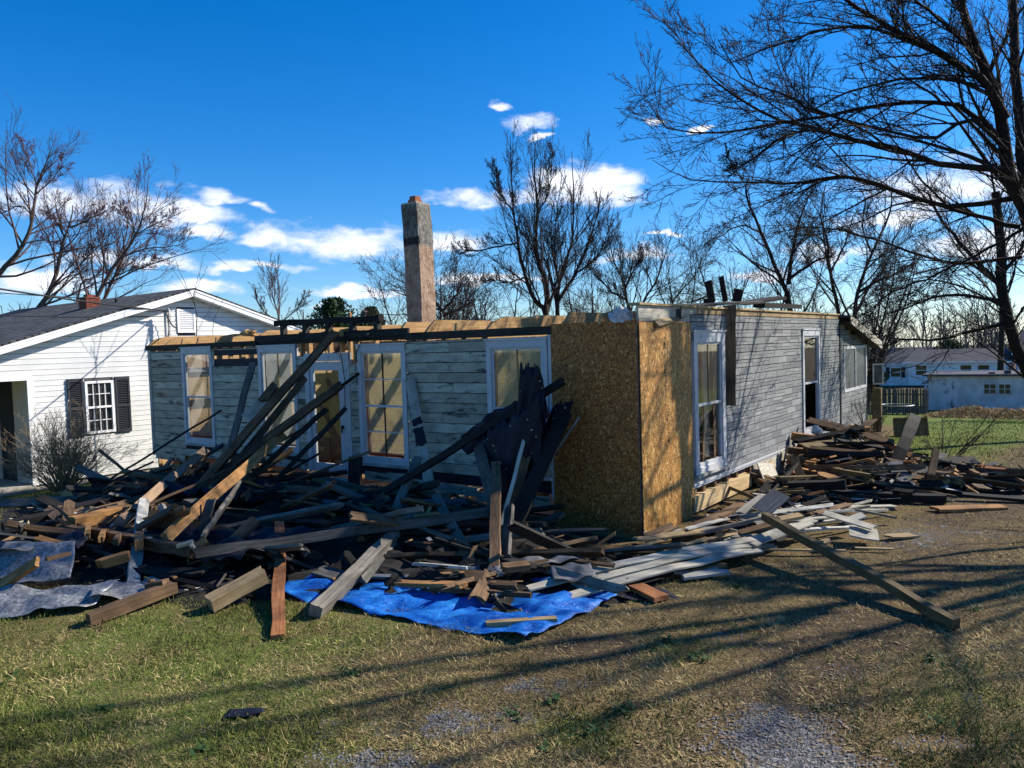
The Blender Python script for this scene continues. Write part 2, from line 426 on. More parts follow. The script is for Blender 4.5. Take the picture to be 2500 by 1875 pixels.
def tarp_mat():
    mt, nt, b = material('tarp')
    tc = node(nt, 'ShaderNodeTexCoord')
    f = noise(nt, tc.outputs['Object'], 3.2, 6, .66, (1, 1.6, 1), 1.0)
    c = ramp(nt, f, [(.32, (.002, .055, .28)), (.5, (.005, .125, .50)), (.64, (.025, .23, .64)), (.78, (.22, .43, .74))])
    nt.links.new(c, b.inputs['Base Color']); b.inputs['Roughness'].default_value = .42; b.inputs['Specular IOR Level'].default_value = .45
    f2 = noise(nt, tc.outputs['Object'], 15, 5, .6, (1, 2.2, 1), .8)
    bump(nt, b, f2, .8, .025)
tarp_mat()
def roof_shingle():
    mt, nt, b = material('shingle_roof')
    tc = node(nt, 'ShaderNodeTexCoord')
    br = node(nt, 'ShaderNodeTexBrick'); br.inputs['Scale'].default_value = 1.0
    br.inputs['Brick Width'].default_value = .42; br.inputs['Row Height'].default_value = .17; br.inputs['Mortar Size'].default_value = .03
    br.inputs['Color1'].default_value = (.03, .032, .035, 1); br.inputs['Color2'].default_value = (.10, .10, .105, 1); br.inputs['Mortar'].default_value = (.006, .006, .008, 1)
    nt.links.new(tc.outputs['Object'], br.inputs['Vector'])
    nt.links.new(br.outputs['Color'], b.inputs['Base Color']); b.inputs['Roughness'].default_value = .95
    bump(nt, b, br.outputs['Fac'], .6, -.02)
roof_shingle()
def glass():
    mt, nt, b = material('glass')
    nt.nodes.remove(b); out = nt.nodes['Material Output']
    tr = node(nt, 'ShaderNodeBsdfTransparent'); tr.inputs[0].default_value = (.86, .88, .87, 1)
    gl = node(nt, 'ShaderNodeBsdfGlossy'); gl.inputs['Roughness'].default_value = .03
    fr = node(nt, 'ShaderNodeLayerWeight'); fr.inputs['Blend'].default_value = .5
    p5 = math_(nt, 'POWER', fr.outputs['Facing'], 4.0)
    ms = node(nt, 'ShaderNodeMixShader'); k = math_(nt, 'ADD', math_(nt, 'MULTIPLY', p5, .8), .06)
    nt.links.new(k, ms.inputs[0]); nt.links.new(tr.outputs[0], ms.inputs[1]); nt.links.new(gl.outputs[0], ms.inputs[2])
    nt.links.new(ms.outputs[0], out.inputs[0])
glass()
def thin(name, col, tl=.5, clear=0.0):
    mt, nt, b = material(name)
    nt.nodes.remove(b); out = nt.nodes['Material Output']
    d = node(nt, 'ShaderNodeBsdfDiffuse'); d.inputs[0].default_value = (*col, 1)
    t = node(nt, 'ShaderNodeBsdfTranslucent'); t.inputs[0].default_value = (*col, 1)
    ms = node(nt, 'ShaderNodeMixShader'); ms.inputs[0].default_value = tl
    nt.links.new(d.outputs[0], ms.inputs[1]); nt.links.new(t.outputs[0], ms.inputs[2])
    o = ms.outputs[0]
    if clear:
        tr = node(nt, 'ShaderNodeBsdfTransparent'); m2 = node(nt, 'ShaderNodeMixShader'); m2.inputs[0].default_value = clear
        nt.links.new(o, m2.inputs[1]); nt.links.new(tr.outputs[0], m2.inputs[2]); o = m2.outputs[0]
    nt.links.new(o, out.inputs[0])
thin('blind', (.78, .70, .52), .55)
thin('plastic_film', (.75, .76, .78), .5, .62)

def attr_mat(name, attr, rough=.9):
    mt, nt, b = material(name)
    a = node(nt, 'ShaderNodeAttribute'); a.attribute_name = attr
    nt.links.new(a.outputs['Color'], b.inputs['Base Color']); b.inputs['Roughness'].default_value = rough
    b.inputs['Specular IOR Level'].default_value = .15
    return mt
attr_mat('grass_blade', 'col')

def ground_mat():
    mt, nt, b = material('ground')
    ge = node(nt, 'ShaderNodeNewGeometry'); p = ge.outputs['Position']
    at = node(nt, 'ShaderNodeAttribute'); at.attribute_name = 'mask'      # r gravel, g green, b bare dirt
    sp = node(nt, 'ShaderNodeSeparateColor'); nt.links.new(at.outputs['Color'], sp.inputs[0])
    n1 = noise(nt, p, 1.1, 6, .62); n2 = noise(nt, p, 7, 6, .65); n3 = noise(nt, p, 46, 4, .6)
    straw = ramp(nt, n3, [(.3, (.055, .04, .019)), (.5, (.14, .10, .046)), (.72, (.29, .22, .105))])
    green = ramp(nt, n3, [(.3, (.05, .07, .014)), (.55, (.12, .155, .03)), (.75, (.23, .25, .065))])
    dirt = ramp(nt, n3, [(.3, (.04, .028, .018)), (.6, (.095, .068, .043)), (.8, (.18, .135, .085))])
    vo = node(nt, 'ShaderNodeTexVoronoi'); vo.inputs['Scale'].default_value = 52; nt.links.new(p, vo.inputs['Vector'])
    vs_ = node(nt, 'ShaderNodeSeparateColor'); nt.links.new(vo.outputs['Color'], vs_.inputs[0])
    grav = ramp(nt, vs_.outputs[0], [(0, (.05, .048, .046)), (.5, (.12, .115, .11)), (.9, (.21, .205, .195)), (1, (.34, .33, .31))])
    def m(ch, amp, lo, hi):
        v = math_(nt, 'ADD', sp.outputs[ch], math_(nt, 'MULTIPLY', math_(nt, 'SUBTRACT', n2, .5), amp))
        v = math_(nt, 'ADD', v, math_(nt, 'MULTIPLY', math_(nt, 'SUBTRACT', n1, .5), amp * .8))
        return step(nt, v, lo, hi)
    c = mixc(nt, m(1, 1.3, .25, .75), straw, green)
    c = mixc(nt, m(2, 1.2, .35, .7), c, dirt)
    c = mixc(nt, m(0, 1.1, .42, .58), c, grav)
    nt.links.new(c, b.inputs['Base Color']); b.inputs['Roughness'].default_value = .95; b.inputs['Specular IOR Level'].default_value = .1
    bump(nt, b, n3, .9, .03)
ground_mat()

# ------------------------------------------------------------------ ground
def sstep(a, b, x):
    t = np.clip((x - a) / (b - a), 0, 1); return t * t * (3 - 2 * t)
def vnoise(x, y, s, seed=0):
    """smooth value noise, vectorised"""
    r = np.random.default_rng(seed).random((64, 64))
    u = x / s + 500; v = y / s + 500
    i = np.floor(u).astype(int); j = np.floor(v).astype(int)
    fx = u - i; fy = v - j; fx = fx * fx * (3 - 2 * fx); fy = fy * fy * (3 - 2 * fy)
    g = lambda a, b: r[a % 64, b % 64]
    return (g(i, j) * (1 - fx) + g(i + 1, j) * fx) * (1 - fy) + (g(i, j + 1) * (1 - fx) + g(i + 1, j + 1) * fx) * fy
def to_local(x, y):
    dx, dy = x - HC.x, y - HC.y
    return dx * A.x + dy * A.y, dx * B.x + dy * B.y
def gz(x, y):
    x = np.asarray(x, float); y = np.asarray(y, float)
    lx, ly = to_local(x, y)
    z = -.45 * sstep(-11.8, -15.2, lx)
    z = z - 2.1 * sstep(12, 44, ly) - 1.4 * sstep(44, 95, ly)
    z = z + .05 * (vnoise(x, y, 2.3, 3) - .5) * sstep(2.0, 4.0, np.hypot(lx + 5, ly) - 3) * sstep(0, 3, np.abs(y - 11) + 2)
    return z
def blob(x, y, cx, cy, rx, ry): return np.exp(-(((x - cx) / rx) ** 2 + ((y - cy) / ry) ** 2))
def masks(x, y):
    lx, ly = to_local(x, y)
    gr = np.maximum.reduce([.95 * blob(x, y, 1.75, 5.05, .42, .7), .58 * blob(x, y, -.45, 5.45, .9, .36), .55 * blob(x, y, -.9, 4.9, .6, .35), .55 * blob(x, y, .1, 6.05, .5, .25),
                            .5 * blob(x, y, 5.4, 10.3, 2.0, 1.0), .42 * blob(x, y, 7.5, 12.5, 3, 1.0)])
    green = .62 * sstep(.6, -2.5, x) * sstep(11, 7, y) + .0
    green = np.maximum(green, 1.15 * sstep(6.8, 8.8, ly) * sstep(.3, 1.2, lx) * (1 - .8 * blob(x, y, 12.5, 16.6, 3.6, 1.1)))
    green = np.maximum(green, 1.2 * sstep(15, 19, ly) * (1 - .8 * sstep(46, 60, ly)))
    green = np.maximum(green, .85 * sstep(-8.5, -10.0, lx))
    green = np.maximum(green, .75 * blob(x, y, 1.35, 6.7, .6, .42)); green = np.maximum(green, .7 * blob(x, y, .35, 5.3, .5, .35))
    green = np.maximum(green, .55 * blob(x, y, 3.2, 6.2, 1.0, 1.6)); green = np.maximum(green, .45 * blob(x, y, 2.2, 8.6, 1.1, .6))
    dirt = np.maximum.reduce([.75 * blob(x, y, .75, 6.75, .9, .5), .6 * blob(x, y, 2.7, 8.9, 1.8, .8), .65 * blob(lx, ly, -4, -1.5, 7, 2.0), .6 * blob(lx, ly, 1.5, 5, 1.6, 4.0), .8 * blob(lx, ly, -12.6, -2.2, .9, .5), .4 * blob(x, y, .6, 7.9, 1.4, .5), .8 * sstep(60, 90, ly)])
    dd = np.abs((x - .7) * .757 - (y - 4.2) * .653)
    drive = np.exp(-(dd / 1.15) ** 2) * sstep(-1, 2, x)
    gr = np.maximum(gr, .10 * drive); dirt = np.maximum(dirt, .62 * drive); green = green * (1 - .45 * drive)
    return np.clip(gr, 0, 1.2), np.clip(green, 0, 1.2), np.clip(dirt, 0, 1)
def graded(lo, hi, d, far, n):
    core = np.arange(lo, hi + 1e-6, d)
    g = (np.geomspace(1, far / d, n)) * d
    return np.concatenate([(lo - np.cumsum(g))[::-1], core, hi + np.cumsum(g)])
def build_ground():
    xs = graded(-13, 14, .14, 60, 34); ys = graded(3.2, 24, .14, 60, 34)
    X, Y = np.meshgrid(xs, ys, indexing='ij')
    Z = gz(X, Y)
    near = (np.abs(X) < 14) & (Y > 3) & (Y < 24)
    Z = Z + near * .018 * (vnoise(X, Y, .35, 5) - .5)
    v = np.stack([X, Y, Z], -1).reshape(-1, 3)
    ny = len(ys); idx = np.arange(len(xs) * ny).reshape(len(xs), ny)
    q = np.stack([idx[:-1, :-1], idx[1:, :-1], idx[1:, 1:], idx[:-1, 1:]], -1).reshape(-1, 4)
    me = fast_mesh('ground', v, q, True)
    g, gr, d = masks(v[:, 0], v[:, 1])
    at = me.color_attributes.new('mask', 'FLOAT_COLOR', 'POINT')
    at.data.foreach_set('color', np.stack([g, gr, d, np.ones_like(g)], -1).astype(np.float32).ravel())
    o = link('ground', me, None, mat=MATS['ground'])
    tag(o, 'grass, straw and bare gravel ground sloping gently to the back', 'ground', kind='structure')
build_ground()

def blades(name, x, y, ln, wd, lean, cols, label, z=None):
    n = len(x); z = gz(x, y) - .006 if z is None else z
    az = RNG.random(n) * 2 * math.pi; az2 = RNG.random(n) * 2 * math.pi
    d = np.stack([np.cos(az) * np.sin(lean), np.sin(az) * np.sin(lean), np.cos(lean)], -1)
    s = np.stack([np.cos(az2), np.sin(az2), np.zeros(n)], -1)
    b0 = np.stack([x, y, z], -1)
    mid = b0 + d * (ln * .55)[:, None]
    d2 = d.copy(); d2[:, 2] *= .55; tip = mid + d2 * (ln * .45)[:, None]
    w = wd[:, None] * .5
    v = np.stack([b0 - s * w, b0 + s * w, mid + s * w * .8, mid - s * w * .8, tip], 1).reshape(-1, 3)
    i = np.arange(n) * 5
    f = np.concatenate([np.stack([i, i + 1, i + 2], -1), np.stack([i, i + 2, i + 3], -1), np.stack([i + 3, i + 2, i + 4], -1)])
    me = fast_mesh(name, v, f)
    at = me.color_attributes.new('col', 'FLOAT_COLOR', 'POINT')
    c4 = np.concatenate([cols, np.ones((n, 1))], 1)
    at.data.foreach_set('color', np.repeat(c4, 5, 0).astype(np.float32).ravel())
    o = link(name, me, None, mat=MATS['grass_blade'])
    tag(o, label, 'grass', kind='stuff'); return o
def build_grass():
    # wedge in front of the camera, denser near it
    N = 250000
    t = RNG.random(N); yy = 4.3 * (20 / 4.3) ** (t ** 1.25)
    xx = (RNG.random(N) * 2 - 1) * (yy * .76 + .8)
    lx, ly = to_local(xx, yy)
    g, gr, d = masks(xx, yy)
    n2 = vnoise(xx, yy, .28, 21); n1 = vnoise(xx, yy, .9, 22)
    gv = g + (n2 - .5) * .7 + (n1 - .5) * .5; dv = d + (n2 - .5) * .7
    keep = (RNG.random(N) > sstep(.35, .55, gv) * .95) & (RNG.random(N) > sstep(.3, .75, dv) * .8)
    inside = (lx < .2) & (ly > -.2) & (lx > -12.6) & (ly < 14)
    pile = ((lx > -9.5) & (lx < 1.0) & (ly > -2.6) & (ly < 0)) | ((lx > 0) & (lx < 2.4) & (ly > 0) & (ly < 8))
    keep &= ~inside & ~pile
    xx, yy, n1, n2, gr = (q[keep] for q in (xx, yy, n1, n2, gr)); n = len(xx)
    pg = np.clip(gr * 1.0 + (n1 - .5) * 1.3 + (n2 - .5) * .7, .03, .95)
    isg = RNG.random(n) < pg
    a = RNG.random((n, 1)); gcol = np.array([.065, .09, .016]) * (1 - a) + np.array([.20, .20, .055]) * a
    scol = np.array([.20, .145, .06]) * (1 - a) + np.array([.54, .42, .20]) * a
    cols = np.where(isg[:, None], gcol, scol)
    tone = .55 + .75 * vnoise(xx, yy, .55, 27) * (.5 + vnoise(xx, yy, .14, 28))
    cols = cols * tone[:, None]
    ln = RNG.uniform(.03, .085, n) * (.65 + .95 * n2) * np.where(isg, 1.0, 1.0); wd = RNG.uniform(.003, .006, n) * (1 + yy * .06)
    lean = np.where(isg, RNG.uniform(.2, 1.15, n), RNG.uniform(.7, 1.5, n))
    blades('grass', xx, yy, ln, wd, lean, cols, 'short matted grass, green and straw coloured, over the whole yard')
build_grass()
def back_lawn():
    n = 34000; xx = RNG.uniform(5, 27, n); yy = RNG.uniform(16, 40, n); lx, ly = to_local(xx, yy)
    k = (ly > 8.2) & (lx > .6) & (ly < 38); xx, yy = xx[k], yy[k]; n = len(xx)
    g = masks(xx, yy)[1]; isg = RNG.random(n) < np.clip(g * .85 + (vnoise(xx, yy, 1.1, 44) - .5) * .9, .05, .93); a = RNG.random((n, 1))
    cols = np.where(isg[:, None], np.array([.075, .115, .02]) * (1 - a) + np.array([.19, .23, .055]) * a, np.array([.22, .165, .07]) * (1 - a) + np.array([.45, .36, .17]) * a)
    blades('lawn_grass', xx, yy, RNG.uniform(.04, .09, n), RNG.uniform(.012, .024, n), RNG.uniform(.2, 1.1, n), cols, 'bright green mown grass of the back lawn on the right')
back_lawn()

# ------------------------------------------------------------------ the half demolished house
house = empty('demolished_house', HC, ANG)
tag(house, 'half demolished single storey house with bared joists, peeling white front and grey block siding', 'house')
HB = Matrix.Translation(HC) @ Matrix.Rotation(ANG, 4, 'Z')
LEFT = -12.5; TOP = 2.95
# openings on the front wall: outer edges of the casings
W1 = (-11.11, -9.97, .80, 2.87); W2 = (-8.37, -7.20, .77, 2.84); DR = (-6.95, -5.73, .16, 2.68)
W3 = (-5.50, -4.33, .72, 2.79); W4 = (-2.60, -1.47, .75, 2.79)
front_open = [W1, W2, DR, W3, W4]

def siding_runs(x0, x1, z0, z1, opens):
    """intervals of a course left free by the openings"""
    cuts = [(a, b) for a, b, c, d in opens if z0 < d - .02 and z1 > c + .02]
    xs = [x0]; out = []
    for a, b in sorted(cuts):
        if a > xs[-1] + .03: out.append((xs[-1], a - .002))
        xs.append(max(xs[-1], b + .002))
    if xs[-1] < x1 - .03: out.append((xs[-1], x1))
    return out
EXP = .164
def front_siding():
    rnd = random.Random(3)
    # a strip of gap left in the boards between the first two windows, a wide gap over the door
    gaps = [(-9.9, -8.4, 2.60, 2.70), (-7.19, -5.5, 2.66, 3.0), (-5.74, -5.49, 2.45, 3.0), (-8.37, -7.2, 2.80, 3.0), (-5.5, -4.3, 2.78, 3.0)]
    z = .50; k = 0
    while z < TOP - .1:
        z1 = min(z + EXP, TOP - .12)
        for (a, b) in siding_runs(LEFT + .1, -1.43, z, z1, front_open + gaps):
            # long runs are made of two boards butted together
            parts = [(a, b)]
            if b - a > 1.6 and rnd.random() < .6:
                c = a + (b - a) * rnd.uniform(.35, .65); parts = [(a, c - .003), (c, b)]
            for p, q in parts:
                if k == 0 and rnd.random() < .3: continue
                w = q - p
                ubox('siding_board', MATS['old_siding'], house, ((p + q) / 2, -.022 + rnd.uniform(-.003, .003), (z + z1) / 2), (w, .018, (z1 - z) - .012),
                     (R(-6 + rnd.uniform(-.8, .8)), R(rnd.uniform(-.25, .25)), 0))
        z += EXP; k += 1
    # ragged lowest boards
    for (a, b, zc, tilt) in ((-12.4, -11.2, .44, .4), (-8.3, -7.0, .56, 2.2), (-5.45, -4.4, .50, -1.2), (-4.3, -2.9, .42, 1.6), (-2.9, -1.5, .36, -2.0)):
        ubox('siding_board', MATS['old_siding'], house, ((a + b) / 2, -.018, zc), (b - a, .014, .15), (R(-5), R(tilt), 0))
front_siding()
bl = [(a, b, -.010, -.004, z0, z1) for (a, b, z0, z1) in ((LEFT + .1, -11.12, .5, 2.83), (-9.96, -8.38, .5, 2.62), (-9.96, -8.38, 2.69, 2.83), (-7.19, -6.96, .5, 2.64), (-5.72, -5.51, .5, 2.45), (-4.32, -2.61, .5, 2.83), (-11.12, -9.96, .5, .78), (-8.38, -7.19, .5, .75), (-5.51, -4.32, .5, .70), (-2.61, -1.46, .5, .73))]
for q in bl: boxes('felt_backing', [q], MATS['tar_paper'], house)
boxes('corner_trim', [(LEFT, LEFT + .10, -.045, .03, .45, TOP - .02)], MATS['oldwhite'], house)
boxes('corner_trim', [(-1.45, -1.40, -.05, .0, .45, TOP - .02)], MATS['trim_paint'], house)

# top plates and the dark band under the joists
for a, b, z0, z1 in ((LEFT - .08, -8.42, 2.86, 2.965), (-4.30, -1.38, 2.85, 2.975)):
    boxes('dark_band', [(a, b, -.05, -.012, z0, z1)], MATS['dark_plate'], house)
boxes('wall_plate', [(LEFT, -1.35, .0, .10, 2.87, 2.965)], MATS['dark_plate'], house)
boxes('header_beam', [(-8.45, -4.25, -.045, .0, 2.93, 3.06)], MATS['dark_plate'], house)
boxes('wall_plate', [(LEFT, LEFT + .1, .1, 10.5, 2.87, 2.965)], MATS['dark_plate'], house)
boxes('wall_plate', [(-.12, -.03, 1.65, 10.5, 2.99, 3.10)], MATS['rough_beam'], house)

# joists cut off over the front wall, their right faces in the sun
rndj = random.Random(5)
x = LEFT + .05
while x < -.15:
    if not (-8.0 < x < -7.4):
        y0 = -.06 + rndj.uniform(-.05, .05); h = rndj.uniform(.17, .215)
        # notched, chewed ends
        zb = 2.967; L_ = 10.4
        pr = [(y0, zb), (L_, zb), (L_, zb + .2), (y0 + rndj.uniform(.25, .5), zb + h), (y0 + rndj.uniform(.0, .16), zb + h * rndj.uniform(.45, .75))]
        me = bpy.data.meshes.new('joist')
        n = 5; wv = [(-.024, p, q) for p, q in pr] + [(.024, p, q) for p, q in pr]
        me.from_pydata(wv, [], [tuple(range(n - 1, -1, -1)), tuple(range(n, 2 * n))] + [(i, (i + 1) % n, (i + 1) % n + n, i + n) for i in range(n)])
        me.materials.append(MATS['joist']); link('joist', me, house, (x, 0, 0))
    x += .66
boxes('floor', [(LEFT + .1, -.1, .05, 10.4, .0, .14)], MATS['floor_wood'], house)
# sill beams
boxes('sill_beam', [(LEFT, -1.45, .0, .16, -.10, .14)], MATS['brown'], house)
boxes('sill_beam', [(1.62, 4.15, -.06, .10, .06, .30)], MATS['rough_beam'], house, (0, 0, 0), R(90))
boxes('sill_beam', [(4.15, 10.5, .0, .12, .00, .18)], MATS['brown'], house, (0, 0, 0), R(90))
# studs
x = LEFT + .15
while x < -1.4:
    if not any(a + .02 < x < b - .02 for a, b, c, d in front_open):
        boxes('stud', [(x - .022, x + .022, .004, .095, .14, 2.87)], MATS['stud'], house)
    x += .42
for x in (-11.3, -9.8, -7.1, -5.6, -4.2, -2.7):
    boxes('stud', [(x - .022, x + .022, .006, .097, .14, 2.87)], MATS['stud'], house)
for y in (1.80, 2.16, 2.62, 3.15, 3.6, 4.3, 4.9, 5.6, 6.3):
    boxes('stud', [(y - .045, y + .045, .004, .10, .18 if y > 4.15 else .30, 2.99)], MATS['brown'], house, (0, 0, 0), R(90))
# trimmers over the door opening: cripple studs and braces in the sun behind the missing boards
for x in (-7.0, -6.7, -6.42, -6.1, -5.85, -5.2, -4.75):
    boxes('cripple_stud', [(x - .03, x + .03, .10, .19, 2.55, 2.95)], MATS['joist'], house)
boxes('brace', [(-6.6, -6.0, .2, .25, 2.70, 2.76, 0, R(-38), 0)], MATS['dark_plate'], house)

# short posts carrying the beam laid over the door
for x in (-7.72, -7.05, -6.4, -5.75, -5.12):
    boxes('stub_post', [(x - .05, x + .05, .06, .16, 2.97, 3.24)], MATS['dark_plate'], house)
# interior
def panel_wall(name, bl, mat): return boxes(name, bl, MATS[mat], house)
panel_wall('end_wall', [(LEFT, LEFT + .06, .1, 10.4, .14, 2.87)], 'panelling')
panel_wall('partition', [(LEFT + .1, -.2, 3.3, 3.4, .14, 2.80)], 'panelling')
panel_wall('partition', [(-9.42, -9.34, .25, 3.3, .14, 2.80)], 'panelling')
panel_wall('back_wall', [(LEFT, -.1, 10.4, 10.48, .0, 2.95)], 'panelling')
panel_wall('end_wall', [(LEFT - .03, LEFT - .005, .0, 10.4, .45, 2.87)], 'oldwhite')
for k, (x, y) in enumerate(((-12.0, .5), (-11.5, 1.4), (-11.0, 2.1))):
    boxes('wall_batten', [(LEFT + .06, LEFT + .075, y, y + .025, .14, 2.87)], MATS['stud'], house)
for y in (.7, 1.15, 1.6, 2.05, 2.5):
    boxes('wall_batten', [(-9.34, -9.325, y, y + .03, .14, 2.80)], MATS['stud'], house)
rnd = random.Random(17)
for k in range(60):
    x = rnd.uniform(-9.2, -1.6); y = rnd.uniform(.2, 2.8); s = rnd.uniform(.2, .9)
    ubox('rubble_board', MATS[rnd.choice(['orange', 'pale', 'redwood', 'pale2', 'white', 'red_stuff', 'orange'])], house, (x, y, .18 + rnd.random() * .22), (s, rnd.uniform(.05, .15), rnd.uniform(.02, .06)),
         (rnd.uniform(-.3, .3), rnd.uniform(-.35, .35), rnd.uniform(0, 3)))
boxes('wall_cabinet', [(-7.6, -6.7, 1.9, 2.4, 1.15, 1.75)], MATS['red_stuff'], house)
boxes('wall_cabinet', [(-7.9, -6.6, 2.0, 2.6, .3, .95)], MATS['red_stuff'], house)
boxes('tile_back', [(-7.9, -6.4, 2.7, 2.74, .2, 1.1)], MATS['curtain'], house)

# windows -----------------------------------------------------------
def window(op, rz=0.0, cas=.088, muntin=True, blind=False, film=False, upper_only=False, rows=(2, 2), lean=0.0, paint='trim_paint', glazed=True, broken=False):
    """wall space: x along the wall, -y outwards, z up. The casing is the part; sash, panes, sill are its sub-parts."""
    a, b, c, d = op
    bl = [(a, a + cas, -.052, .03, c, d), (b - cas, b, -.052, .03, c, d), (a, b, -.056, .03, d - cas * 1.25, d - .001), (a, b, -.050, .03, c + .0005, c + cas * .7),
          (a - .02, b + .02, -.075, .0, d, d + .028)]
    win = boxes('window', bl, MATS[paint], house, (0, 0, 0), rz)
    sl = link('sill', box_mesh('sill', [(a - .035, b + .035, -.085, .01, c - .045, c)], MATS['oldwhite']), win)
    ia, ib, ic, id_ = a + cas, b - cas, c + cas * .7, d - cas * 1.25
    t = .038
    fr = [(ia, ia + t, -.028, .02, ic, id_), (ib - t, ib, -.028, .02, ic, id_), (ia, ib, -.030, .02, id_ - t, id_ - .0005), (ia, ib, -.030, .02, ic + .0005, ic + t * 1.6)]
    link('sash_frame', box_mesh('sash_frame', fr, MATS[paint]), win)
    mid = (ic + id_) / 2
    link('meeting_rail', box_mesh('meeting_rail', [(ia + t, ib - t, -.024, .022, mid - .02, mid + .02)], MATS[paint]), win)
    x0, x1 = ia + t, ib - t
    for (z0, z1, off, rw) in ((ic + t * 1.6, mid - .02, .004, rows[1]), (mid + .02, id_ - t, -.010, rows[0])):
        cols = 2 if rw > 1 or muntin and z0 > mid else 1
        if rw > 1:
            link('muntin', box_mesh('muntin', [((x0 + x1) / 2 - .011, (x0 + x1) / 2 + .011, off - .008, off + .012, z0, z1)], MATS['dark_plate' if blind else 'stud']), win)
            link('muntin', box_mesh('muntin', [(x0, x1, off - .010, off + .012, (z0 + z1) / 2 - .010, (z0 + z1) / 2 + .010)], MATS[paint]), win)
            cells = [(p, q, r, s) for p, q in ((x0, (x0 + x1) / 2 - .012), ((x0 + x1) / 2 + .012, x1)) for r, s in ((z0, (z0 + z1) / 2 - .011), ((z0 + z1) / 2 + .011, z1))]
        else: cells = [(x0, x1, z0, z1)]
        if rw == 1 and muntin and z0 > mid:
            link('muntin', box_mesh('muntin', [((x0 + x1) / 2 - .012, (x0 + x1) / 2 + .012, off - .008, off + .012, z0, z1)], MATS['stud']), win)
            cells = [(x0, (x0 + x1) / 2 - .012, z0, z1), ((x0 + x1) / 2 + .012, x1, z0, z1)]
        for (p, q, r, s) in cells:
            if broken and z0 < mid: continue
            link('pane', box_mesh('pane', [(p, q, off, off + .004, r, s)], MATS['glass']), win)
    if blind:
        bb = []; z = ic + .02
        lo = ic + .12
        z = lo
        while z < id_ - .02:
            bb.append((x0 + .02, x1 - .02, .070, .072, z, z + .031, R(28), 0, 0)); z += .030
        link('blind', box_mesh('blind', bb, MATS['blind']), win)
    if film:
        link('plastic_sheet', sheet_mesh('plastic_sheet', x0, x1, .05, ic + .1, id_ - .02, MATS['plastic_film'], .05, 3), win)
    return win
def box_mesh(name, bl, mat):
    v, f = box_geo(bl); me = fast_mesh(name, v, f); me.materials.append(mat); return me
def sheet_mesh(name, x0, x1, y, z0, z1, mat, amp, seed, n=16):
    X, Z = np.meshgrid(np.linspace(x0, x1, n), np.linspace(z0, z1, n * 2), indexing='ij')
    Y = y + amp * (vnoise(X * 1.0, Z * 1.0, .28, seed) - .5) + amp * .5 * (vnoise(X, Z, .09, seed + 1) - .5)
    v = np.stack([X, Y, Z], -1).reshape(-1, 3); m_ = n * 2
    idx = np.arange(n * m_).reshape(n, m_)
    q = np.stack([idx[:-1, :-1], idx[1:, :-1], idx[1:, 1:], idx[:-1, 1:]], -1).reshape(-1, 4)
    me = fast_mesh(name, v, q, True); me.materials.append(mat); return me
window(W1, rows=(1, 1), muntin=False, film=True)
window(W2, rows=(1, 1), muntin=True, film=True)
window(W3, rows=(2, 2), blind=True, film=True)
window(W4, rows=(1, 1), muntin=True, blind=True, film=True)

def door():
    a, b, c, d = DR
    cs = boxes('door_frame', [(a, a + .12, -.05, .04, c, d), (b - .14, b, -.05, .04, c, d), (a, b, -.054, .04, d - .15, d - .001)], MATS['trim_paint'], house)
    x0, x1 = a + .12, b - .14
    dr = boxes('door', [(x0 + .005, x0 + .10, -.03, .012, .44, d - .16), (x1 - .16, x1 - .005, -.03, .012, .44, d - .16), (x0 + .1, x1 - .16, -.031, .011, 2.36, d - .161), (x0 + .1, x1 - .16, -.031, .011, .55, .64), (x0 + .1, x1 - .16, -.026, .0, .44, .56)], MATS['trim_paint'], house)
    link('pane', box_mesh('pane', [(x0 + .1, x1 - .16, -.012, -.006, .66, 2.36)], MATS['glass']), dr)
    link('handle', box_mesh('handle', [(x1 - .11, x1 - .07, -.06, -.03, 1.30, 1.36), (x1 - .10, x1 - .08, -.075, -.055, 1.22, 1.34)], MATS['black_paint']), dr)
    boxes('kick_panel', [(x0 - .02, x1 + .06, -.16, -.135, .02, .40, R(-12), R(-3), 0)], MATS['trim_paint'], house)
door()
# house number beside the door
def house_number():
    cu = bpy.data.curves.new('house_number', 'FONT'); cu.body = '531'; cu.size = .13; cu.extrude = .004; cu.align_x = 'CENTER'
    tmp = bpy.data.objects.new('tmp_text', cu); COL.objects.link(tmp)
    bpy.context.view_layer.update()
    me = bpy.data.meshes.new_from_object(tmp); bpy.data.objects.remove(tmp)
    me.materials.clear(); me.materials.append(MATS['black_paint'])
    o = link('house_number', me, house, (-7.07, -.050, 1.72)); o.rotation_euler = (R(90), R(10), 0)
house_number()
# cables dangling over the door
tube_obj('loose_cable', [([(-5.95, -.08, 2.9), (-5.85, -.1, 2.6), (-5.80, -.09, 2.2), (-5.82, -.09, 1.75)], .008), ([(-5.3, -.06, 2.95), (-5.45, -.09, 2.7), (-5.52, -.08, 2.4), (-5.5, -.07, 2.1)], .007)], MATS['cable'], house, 5)
tube_obj('wire_tangle', [([(-5.6 + .16 * math.sin(t * 1.9), .05 + .05 * math.cos(t), 3.02 + .05 * math.sin(t * 2.3)) for t in np.linspace(0, 9, 40)], .006)], MATS['cable'], house, 4)

